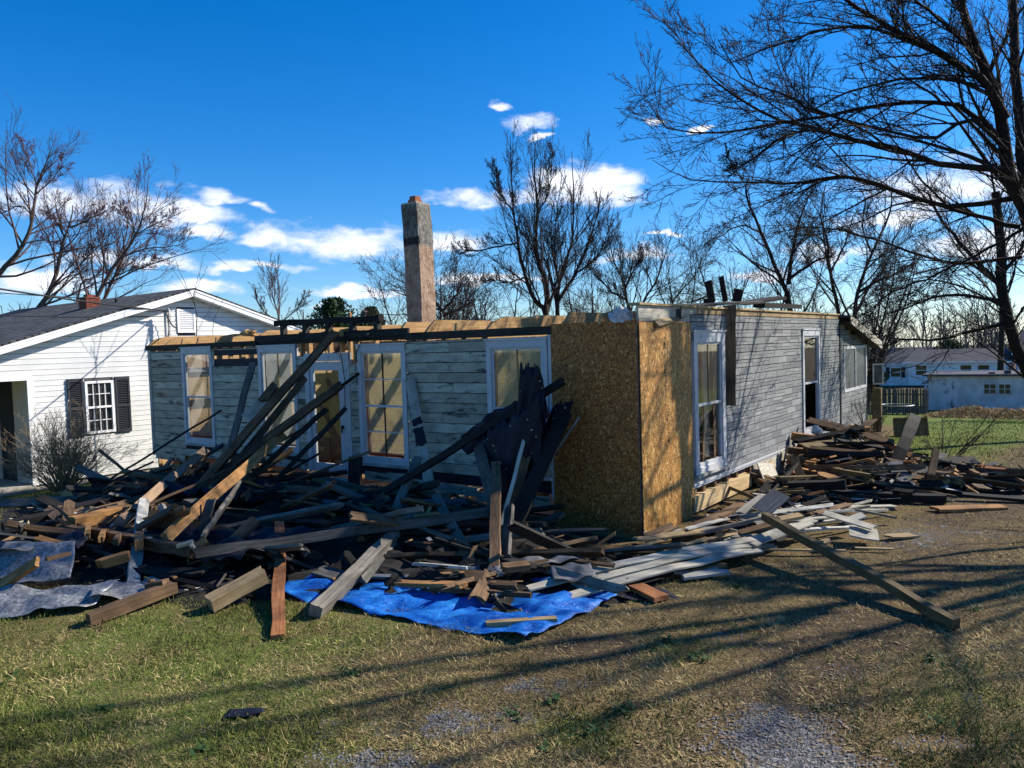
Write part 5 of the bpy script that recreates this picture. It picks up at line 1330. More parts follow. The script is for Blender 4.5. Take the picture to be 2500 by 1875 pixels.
# heap shape in the house frame
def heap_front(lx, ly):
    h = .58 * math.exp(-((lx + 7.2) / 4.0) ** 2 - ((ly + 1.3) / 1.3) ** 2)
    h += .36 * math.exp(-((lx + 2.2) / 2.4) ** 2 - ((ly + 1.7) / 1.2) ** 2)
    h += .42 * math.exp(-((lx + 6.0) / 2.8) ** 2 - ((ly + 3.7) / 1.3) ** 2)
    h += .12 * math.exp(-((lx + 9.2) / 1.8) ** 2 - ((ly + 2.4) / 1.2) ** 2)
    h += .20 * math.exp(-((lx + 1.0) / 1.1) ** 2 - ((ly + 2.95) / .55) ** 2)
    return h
def heap_right(lx, ly):
    h = .80 * math.exp(-((lx - .9) / .8) ** 2 - ((ly - 7.4) / 1.4) ** 2)
    h += .32 * math.exp(-((lx - 1.5) / 1.1) ** 2 - ((ly - 5.3) / 1.5) ** 2)
    h += .22 * math.exp(-((lx - 1.0) / .7) ** 2 - ((ly - 2.0) / 1.5) ** 2)
    h += .28 * math.exp(-((lx - 3.3) / 1.2) ** 2 - ((ly - 6.6) / 1.1) ** 2)
    return h
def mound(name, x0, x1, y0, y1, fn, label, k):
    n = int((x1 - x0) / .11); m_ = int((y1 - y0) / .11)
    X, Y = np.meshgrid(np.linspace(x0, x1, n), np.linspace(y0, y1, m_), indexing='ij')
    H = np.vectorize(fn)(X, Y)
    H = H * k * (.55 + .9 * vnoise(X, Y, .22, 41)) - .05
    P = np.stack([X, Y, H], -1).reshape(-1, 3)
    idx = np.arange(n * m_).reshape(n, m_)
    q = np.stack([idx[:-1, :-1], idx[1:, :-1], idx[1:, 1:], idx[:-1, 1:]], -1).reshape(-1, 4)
    me = fast_mesh(name, P, q); o = link(name, me, None, HC, ANG, MATS['shaded_rubble'])
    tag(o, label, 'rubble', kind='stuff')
mound('shaded_rubble', -11.5, 1.0, -5.6, -.1, heap_front, 'rubble under the boards of the front heap, coloured black for the shade there', .85)
mound('shaded_rubble', .05, 5.2, .6, 9.6, heap_right, 'rubble under the boards of the right heap, coloured black for the shade there', .8)

_fill = []
def place_front(lx, ly):
    p = ('left of the first window' if lx < -8.9 else 'below the first window' if lx < -7.6 else 'below the second window' if lx < -6.6 else 'before the door' if lx < -5.4 else
         'before the third window' if lx < -3.8 else 'before the bare siding' if lx < -2.4 else 'before the fourth window' if lx < -1.2 else 'before the boarded corner')
    return p + (', close to the wall' if ly > -1.2 else ', in mid heap' if ly > -2.7 else ', at the near edge')
def place_right(lx, ly):
    p = 'at the far end of the right heap' if ly > 7.6 else 'in the middle of the right heap' if ly > 5.4 else 'at the near end of the right heap'
    return p + (', against the wall' if lx < .8 else ', on its crest' if lx < 2.0 else ', yard side' if lx < 3.2 else ', towards the lawn')
TONE = {'char': 'black', 'gray': 'weathered grey', 'brown': 'brown', 'lgray': 'pale grey', 'oldwhite': 'dirty white', 'orange': 'orange', 'slate': 'slate blue', 'olive': 'olive', 'redwood': 'reddish', 'white': 'white painted', 'pale2': 'tan'}
def fill_board(lx, ly, z, L, w, t, mat, yaw, tilt, roll, place, group):
    p = W(lx, ly, z)
    mw = Matrix.Translation(p) @ Matrix.Rotation(ANG + yaw, 4, 'Z') @ Matrix.Rotation(tilt, 4, 'Y') @ Matrix.Rotation(roll, 4, 'X')
    dist = (p - Vector((0, 0, 2.7))).length
    # a board low in the heap shows little of itself
    _fill.append((-(L * w / dist ** 2) * (.35 + z), mw, L, w, t, mat, place, group))
def flush_fill(keep):
    _fill.sort(key=lambda q: q[0]); cache = {}; joined = {}
    for k, (_, mw, L, w, t, mat, place, group) in enumerate(_fill):
        key = (L, w, mat)
        if key not in cache: cache[key] = plank_mesh(L, w, t, .11, 0, len(cache) + 300, mat)
        if k < keep:
            size = 'short' if L < .75 else 'long' if L > 1.7 else 'medium'
            thin_ = 'thin strip' if w < .06 else 'wide board' if w > .16 else 'board'
            o = link('plank', cache[key]); o.matrix_world = mw
            tag(o, '%s %s %s %s' % (size, TONE[mat], thin_, place), 'plank', group)
        else: joined.setdefault((group, mat), []).append((cache[key], mw))
    for grp in sorted({g for g, _ in joined}):
        V = []; F = []; MI = []; off = 0; mats = []
        for (g, mat), lst in joined.items():
            if g != grp: continue
            mats.append(MATS[mat])
            for me, mw in lst:
                v = np.empty(len(me.vertices) * 3, np.float32); me.vertices.foreach_get('co', v); v = v.reshape(-1, 3)
                M3 = np.array(mw); V.append(v @ M3[:3, :3].T + M3[:3, 3])
                f = np.array([tuple(p.vertices) for p in me.polygons]); F.append(f + off); MI.append(np.full(len(f), len(mats) - 1)); off += len(v)
        me = fast_mesh('loose_boards', np.concatenate(V), np.concatenate(F))
        for m_ in mats: me.materials.append(m_)
        me.polygons.foreach_set('material_index', np.concatenate(MI).astype(np.int32)); me.update()
        o = link('loose_boards', me); tag(o, 'half buried boards and strips filling the %s' % grp.split(' of ')[-1].replace('strips beside ', 'ground beside '), 'boards', kind='stuff')
def build_fill():
    rnd = random.Random(77)
    n = 0
    while n < 190:
        lx = rnd.uniform(-10.5, .3); ly = rnd.uniform(-4.9, -.4); h = heap_front(lx, ly)
        if h < .12: continue
        mat = rnd.choices(['char', 'gray', 'brown', 'lgray', 'oldwhite', 'orange', 'slate'], [4.5, 3.4, 6, 1.6, .5, 1.8, .5])[0]  # black of the char boards partly stands in for the heap's deep shade
        L = rnd.choice([.5, .9, 1.3, 1.8, 2.3, 2.8, 3.2]); w, t = rnd.choice([(.09, .06), (.13, .045), (.17, .035), (.14, .05), (.05, .03)])
        if mat == 'orange': L = rnd.choice([.5, 1.3])
        if ly < -2.6 and lx > -3.4: L = min(L, .9)
        yaw = rnd.gauss(.1, .45) + (math.pi / 2 if rnd.random() < .2 else 0)
        fill_board(lx, ly, h * rnd.uniform(.5, 1.12) + .03, L, w, t, mat, yaw, rnd.gauss(0, .20), rnd.uniform(-.9, .9), place_front(lx, ly), 'boards of the front heap')
        n += 1
    n = 0
    while n < 165:
        lx = rnd.uniform(.1, 5.0); ly = rnd.uniform(2.5, 9.4); h = heap_right(lx, ly)
        if h < .08: continue
        mat = rnd.choices(['char', 'brown', 'orange', 'gray', 'olive', 'redwood'], [4, 4, 3, 1.5, 1, 1.2])[0]
        L = rnd.choice([.35, .5, .8, 1.1, 1.5, 2.0]); w, t = rnd.choice([(.09, .05), (.14, .045), (.10, .09), (.18, .03)])
        if mat in ('orange', 'redwood'): L = min(L, .8)
        yaw = rnd.gauss(.35, .5) + (math.pi / 2 if rnd.random() < .3 else 0)
        fill_board(lx, ly, h * rnd.uniform(.55, 1.12) + .03, L, w, t, mat, yaw, rnd.gauss(0, .16), rnd.uniform(-.6, .6), place_right(lx, ly), 'boards of the right heap')
        n += 1
    for k in range(46):
        ly = rnd.uniform(-.9, 3.2); lx = .55 + .35 * (ly + .5) + rnd.uniform(-.35, .9)
        if lx < .12: continue
        mat = rnd.choices(['white', 'oldwhite', 'pale2', 'brown', 'lgray', 'char'], [2.5, 2, 2, 2, 1.5, 1.5])[0]
        L = rnd.choice([.5, .8, 1.2, 1.6]); w, t = rnd.choice([(.10, .015), (.13, .02), (.05, .03)])
        pl = 'lying beside the boarded corner' if ly < .6 else 'lying below the tall right wall window' if ly < 2.2 else 'lying before the sill beam'
        fill_board(lx, ly, .03 + rnd.random() * .18, L, w, t, mat, rnd.gauss(1.05, .3), rnd.gauss(0, .06), rnd.uniform(-.3, .3), pl, 'strips beside the boarded corner')
    flush_fill(185)
    for k in range(6):
        lx = rnd.uniform(-9.4, -4.6); top = rnd.uniform(.9, 1.9); y1 = rnd.uniform(-.7, -.25)
        p0 = W(lx - rnd.uniform(.2, 1.2), y1 - rnd.uniform(.7, 1.6), .35); p1 = W(lx + rnd.uniform(0, .5), y1, top)
        o = link('lath', plank_mesh((p1 - p0).length, rnd.choice([.04, .05, .09]), .02, .08, 0, 900 + k, rnd.choice(['char', 'gray', 'char', 'brown'])))
        o.matrix_world = orient(p0, p1, rnd.uniform(.5, 1.4)); tag(o, '%s lath leaning %s' % (('low', 'waist high', 'tall')[min(2, int((top - .9) / .34))] + ' thin dark', place_front(lx, y1)), 'lath', 'laths leaning before the front wall')
build_fill()
def scraps(name, n, fn, x0, x1, y0, y1, label, seed, pal):
    rng = np.random.default_rng(seed); V = []; F = []; Cc = []
    while len(V) < n:
        lx = rng.uniform(x0, x1); ly = rng.uniform(y0, y1); h = fn(lx, ly)
        if h < .07: continue
        L = rng.uniform(.06, .5); w = rng.uniform(.008, .05); t = rng.uniform(.005, .02)
        if rng.random() < .25: L = rng.uniform(.05, .16); w = L * rng.uniform(.5, .9)
        v = CUBE_V * np.array([L, w, t]); v[:, 0] += v[:, 1] * rng.uniform(-1, 1)
        v = v @ rotm(rng.normal(0, .5), rng.normal(0, .25), rng.normal(0, .8)).T + np.array([lx, ly, max(.01, h * rng.uniform(.6, 1.15)) + .02])
        F.append(CUBE_F + 8 * len(V)); V.append(v); c = np.array(pal[rng.integers(len(pal))]) * rng.uniform(.6, 1.3); Cc.append(np.repeat([[*c, 1]], 8, 0))
    me = fast_mesh(name, np.concatenate(V), np.concatenate(F)); at = me.color_attributes.new('col', 'FLOAT_COLOR', 'POINT'); at.data.foreach_set('color', np.concatenate(Cc).astype(np.float32).ravel())
    o = link(name, me, None, HC, ANG, MATS['grass_blade']); tag(o, label, 'splinters', kind='stuff')
PALD = [(.02, .017, .014), (.07, .06, .05), (.16, .09, .04), (.30, .17, .07), (.02, .018, .016), (.34, .31, .26), (.05, .04, .03)]
scraps('splinters', 480, heap_front, -11, 1.2, -5.2, -.3, 'splinters and small wood scraps strewn over the front heap', 5, PALD)
scraps('splinters', 650, heap_right, .1, 5.2, .3, 9.4, 'splinters and small wood scraps strewn over the right heap', 6, PALD + [(.45, .43, .38)])

def crumpled(name, pts, z, amp, mat, label, cat, seed, n=34, sag=None, thick=0.0):
    """a sheet over the quad pts (world x,y in order), with folds"""
    P = [Vector((p[0], p[1], 0)) for p in pts]
    U, V_ = np.meshgrid(np.linspace(0, 1, n), np.linspace(0, 1, n), indexing='ij')
    q = np.array([[p.x, p.y] for p in P])
    XY = ((1 - U) * (1 - V_))[..., None] * q[0] + (U * (1 - V_))[..., None] * q[1] + (U * V_)[..., None] * q[2] + ((1 - U) * V_)[..., None] * q[3]
    x, y = XY[..., 0], XY[..., 1]
    e = .03 * (vnoise(x, y, .25, seed + 9) - .5)
    x = x + e; y = y + .05 * (vnoise(y, x, .3, seed + 5) - .5)
    Z = z + amp * (vnoise(x * .9 + y * .35, y * 1.8, .33, seed) - .35) + amp * .5 * (vnoise(x, y, .12, seed + 1) - .5)
    if sag is not None: Z = Z + sag(U, V_)
    v = np.stack([x, y, Z + gz(x, y)], -1).reshape(-1, 3); idx = np.arange(n * n).reshape(n, n)
    f = np.stack([idx[:-1, :-1], idx[1:, :-1], idx[1:, 1:], idx[:-1, 1:]], -1).reshape(-1, 4)
    me = fast_mesh(name, v, f, True); o = link(name, me, None, mat=MATS[mat])
    md = o.modifiers.new('thickness', 'SOLIDIFY'); md.thickness = max(thick, .002)
    tag(o, label, cat); return o
crumpled('blue_tarp', [(-2.75, 8.55), (.06, 6.90), (1.06, 8.12), (-1.9, 10.2)], .03, .11, 'tarp', 'crumpled bright blue tarp spread on the grass under the heap', 'tarp', 3, 60)
crumpled('metal_roofing', [(-6.7, 8.75), (-5.05, 8.65), (-5.3, 9.3), (-6.5, 9.3)], .22, .14, 'galv', 'bent silver metal roofing sheet at the left edge of the heap', 'roofing sheet', 13, 34, lambda u, v: .22 * v + .08 * u * v)
crumpled('metal_roofing', [(-6.6, 7.75), (-4.6, 8.15), (-4.45, 8.6), (-6.5, 8.3)], .06, .12, 'galv', 'long silver roofing strip lying lowest on the grass at the left', 'roofing sheet', 15, 34, lambda u, v: .12 * v)
crumpled('metal_roofing', [(-4.6, 8.2), (-4.0, 8.7), (-4.1, 9.2), (-4.8, 8.8)], .10, .12, 'galv', 'small blue lit roofing scrap right of the silver sheets', 'roofing sheet', 18, 20)
crumpled('tar_paper', [(-6.8, 9.2), (-5.4, 9.3), (-5.6, 10.2), (-7.0, 10.0)], .35, .2, 'tar_paper', 'black curled tar paper above the metal roofing at the left', 'tar paper', 23)
crumpled('tar_paper', [(-5.2, 9.9), (-3.2, 8.9), (-2.4, 9.9), (-4.4, 11.0)], .30, .22, 'tar_paper', 'black tar paper sheet in the middle of the front heap', 'tar paper', 24)
crumpled('tar_paper', [(-5.8, 12.6), (-4.2, 11.6), (-3.6, 12.6), (-5.2, 13.6)], .45, .3, 'tar_paper', 'black tar paper sheet below the leaning beams', 'tar paper', 25)
crumpled('grey_sheet', [(-.25, 8.35), (.75, 8.75), (.7, 9.3), (-.35, 8.95)], .22, .12, 'grey_sheet', 'broken grey roofing felt lying behind the tarp', 'roofing felt', 27)
crumpled('grey_sheet', [(.4, 8.1), (.85, 8.3), (.8, 8.75), (.35, 8.55)], .16, .12, 'grey_sheet', 'small folded grey felt scrap beside the white siding strips', 'roofing felt', 29, 18)
crumpled('grey_sheet', [(-6.2, 9.0), (-5.7, 9.0), (-5.7, 9.3), (-6.2, 9.35)], .48, .12, 'grey_sheet', 'dark grey felt scrap standing in the left heap', 'roofing felt', 30, 16)
crumpled('char_scrap', [(-2.22, 5.66), (-1.93, 5.70), (-1.95, 5.79), (-2.2, 5.78)], .03, .05, 'tar_paper', 'small black scrap lying alone on the near lawn', 'scrap', 31, 12)
crumpled('tar_scrap', [(1.1, 8.0), (1.7, 8.05), (1.5, 8.3), (1.0, 8.2)], .03, .06, 'tar_paper', 'dark felt scrap at the right corner of the tarp', 'scrap', 33, 14)

# black paper hanging on the charred rafter
def hanging(name, top, drops, mat, label, seed):
    """top: list of world points along the upper edge, drops: vector for each point"""
    n = len(top); m_ = 12; V = []
    sub = 30
    tt = np.linspace(0, n - 1, sub)
    T = np.array([tuple(p) for p in top]); D = np.array([tuple(d) for d in drops])
    for t in tt:
        i = min(int(t), n - 2); f = t - i
        p = T[i] * (1 - f) + T[i + 1] * f; d = D[i] * (1 - f) + D[i + 1] * f
        for j in range(m_):
            u = j / (m_ - 1)
            q = p + d * u * (1 + u * (.5 * (vnoise(np.array([t * 1.7]), np.array([1.]), .4, seed)[0] - .5) + .35 * (vnoise(np.array([t * 1.7]), np.array([3.]), .12, seed + 7)[0] - .5))) - d * (1 - u) * .12 * (vnoise(np.array([t * 2.3]), np.array([5.]), .2, seed + 8)[0] - .3)
            w = .15 * (vnoise(np.array([t * .9 + u]), np.array([u * 1.4 + t * .4]), .5, seed + 3)[0] - .5)
            V.append(q + np.array([-.3, -1, 0]) * w)
    idx = np.arange(sub * m_).reshape(sub, m_)
    f = np.stack([idx[:-1, :-1], idx[1:, :-1], idx[1:, 1:], idx[:-1, 1:]], -1).reshape(-1, 4)
    me = fast_mesh(name, np.array(V), f, True); o = link(name, me, None, mat=MATS[mat])
    md = o.modifiers.new('thickness', 'SOLIDIFY'); md.thickness = .003
    tag(o, label, 'tar paper')
    rng = np.random.default_rng(seed); Vn = np.array(V).reshape(sub, m_, 3); vv = []
    for k in range(16):
        c = Vn[rng.integers(2, sub - 2), rng.integers(1, m_ - 2)] + np.array([-.1, -.99, 0]) * .006
        vv.append(CUBE_V * np.array([.022, .004, .022]) + c)
    me2 = fast_mesh('nail_caps', np.concatenate(vv), np.concatenate([CUBE_F + 8 * k for k in range(16)])); me2.materials.append(MATS['galv']); c2 = link('nail_caps', me2, o); tag(c2, kind='stuff')
    return o
HANG = [([[-0.82, 11.6, 1.37], [-0.54, 11.4, 1.55], [-0.33, 11.24, 1.72], [0.0, 11.0, 1.89], [0.27, 10.8, 2.04], [0.44, 10.67, 2.14]], [[0.07, -0.05, -0.2], [0.1, -0.07, -0.37], [0.22, -0.17, -0.44], [0.2, -0.14, -0.52], [0.14, -0.1, -0.49], [0.06, -0.04, -0.35]], 'black tar paper draped over the charred rafter before the fourth window'), ([[0.13, 10.75, 2.39], [0.24, 10.67, 2.43], [0.34, 10.6, 2.4], [0.42, 10.54, 2.26]], [[-0.18, 0.13, -2.02], [-0.16, 0.12, -1.91], [-0.04, 0.03, -1.28], [0.02, -0.02, -0.7]], 'tall black tar paper strip hanging before the fourth window'), ([[-0.59, 11.11, 1.33], [-0.31, 10.9, 1.53], [-0.04, 10.71, 1.66], [0.22, 10.51, 1.83], [0.38, 10.4, 2.05]], [[0.23, -0.17, -0.97], [0.05, -0.04, -1.15], [-0.07, 0.05, -1.26], [-0.14, 0.1, -1.13], [-0.03, 0.02, -1.02]], 'bulky black paper curtain hanging under the charred rafter'), ([[0.53, 10.86, 1.79], [0.66, 10.76, 1.88], [0.83, 10.63, 1.92]], [[-0.34, 0.25, -0.97], [-0.3, 0.22, -1.01], [-0.29, 0.21, -0.82]], 'torn black paper on the rafter leaning outward')]
for k, (top, drops, label) in enumerate(HANG): hanging('tar_paper', top, drops, 'tar_paper', label, 50 + k)
# nail heads and torn paper on the white trim board by the third window
trim = next(o for o in COL.objects if o.get('label', '').startswith('white trim board with torn'))
def paper_patch(x0, x1, seed):
    n = 14; X, Y = np.meshgrid(np.linspace(x0, x1, n), np.linspace(-.09, .075, 8), indexing='ij')
    X = X + .05 * (vnoise(X * 3, Y * 6, .2, seed) - .5); Y = Y + .03 * (vnoise(X, Y, .06, seed + 2) - .5)
    Zz = np.full_like(X, .0155)
    idx = np.arange(n * 8).reshape(n, 8)
    f = np.stack([idx[:-1, :-1], idx[1:, :-1], idx[1:, 1:], idx[:-1, 1:]], -1).reshape(-1, 4)
    me = fast_mesh('torn_paper', np.stack([X, Y, Zz], -1).reshape(-1, 3), f); me.materials.append(MATS['tar_paper'])
    link('torn_paper', me, trim)
paper_patch(-.62, -.28, 3); paper_patch(-.22, .08, 6)

# leaves, pebbles, weeds on the near ground
def scatter_geo(name, pts, base_v, base_f, smin, smax, mat, label, cat, flat=.5):
    n = len(pts); rot = RNG.random(n) * 6.28; s = RNG.uniform(smin, smax, n)
    c, si = np.cos(rot), np.sin(rot)
    bv = np.array(base_v, float); k = len(bv)
    tilt = RNG.uniform(-.5, .5, (n, 1))
    x = (bv[None, :, 0] * c[:, None] - bv[None, :, 1] * si[:, None]); y = (bv[None, :, 0] * si[:, None] + bv[None, :, 1] * c[:, None])
    z = bv[None, :, 2] + tilt * bv[None, :, 0] * flat
    v = np.stack([x, y, z], -1) * s[:, None, None] * RNG.uniform(.7, 1.3, (n, 1, 3)) + pts[:, None, :]
    f = (np.array(base_f)[None] + (np.arange(n) * k)[:, None, None]).reshape(-1, len(base_f[0]))
    me = fast_mesh(name, v.reshape(-1, 3), f); o = link(name, me, None, mat=MATS[mat]); tag(o, label, cat, kind='stuff')
OV_ = [(1, 0, 0), (-1, 0, 0), (0, 1, 0), (0, -1, 0), (0, 0, .4), (0, 0, -.5)]
OF_ = [(0, 2, 4), (2, 1, 4), (1, 3, 4), (3, 0, 4), (2, 0, 5), (1, 2, 5), (3, 1, 5), (0, 3, 5)]
def near_points(n, wfun):
    t = RNG.random(n * 6); yy = 4.4 * (15 / 4.4) ** t; xx = (RNG.random(n * 6) * 2 - 1) * (yy * .7 + .3)
    keep = RNG.random(n * 6) < wfun(xx, yy); xx, yy = xx[keep][:n], yy[keep][:n]
    return np.stack([xx, yy, gz(xx, yy) + .004], -1)
scatter_geo('gravel', near_points(11000, lambda x, y: sstep(.3, .6, masks(x, y)[0] + (vnoise(x, y, .28, 21) - .5) * .7 + (vnoise(x, y, .9, 22) - .5) * .5)), OV_, OF_, .004, .011, 'pebble', 'blue grey gravel lying in bare patches of the yard', 'gravel')
scatter_geo('leaf_litter', near_points(4200, lambda x, y: .15 + .85 * sstep(.2, .6, masks(x, y)[2])), [(1, 0, .1), (0, .5, 0), (-1, 0, .15), (0, -.5, 0)], [(0, 1, 2, 3)], .008, .026, 'leaf_litter', 'dry leaves and straw bits scattered over the yard', 'leaves')

def weeds():
    rng = np.random.default_rng(33); P = []
    spots = [(-.05, 5.55), (.25, 5.75), (.5, 5.3), (.15, 5.05), (.75, 5.6), (1.2, 6.7), (1.5, 6.5), (1.35, 6.95), (-3.2, 5.9), (-2.2, 5.2), (3.4, 6.3), (2.9, 5.3), (-4.4, 6.6), (-1.4, 6.4), (2.4, 8.4), (4.4, 7.4)]
    for (x, y) in spots:
        n = rng.integers(14, 34); a = rng.random(n) * 6.28; r = np.abs(rng.normal(0, .07, n))
        P.append(np.stack([x + np.cos(a) * r, y + np.sin(a) * r, np.full(n, .012)], -1))
    P = np.concatenate(P); P[:, 2] += gz(P[:, 0], P[:, 1])
    scatter_geo('weeds', P, [(1, 0, .7), (0, .32, .25), (-.6, 0, 0), (0, -.32, .25)], [(0, 1, 2, 3)], .02, .05, 'weed', 'small green broad leaved weeds growing in the near yard', 'weeds')
weeds()

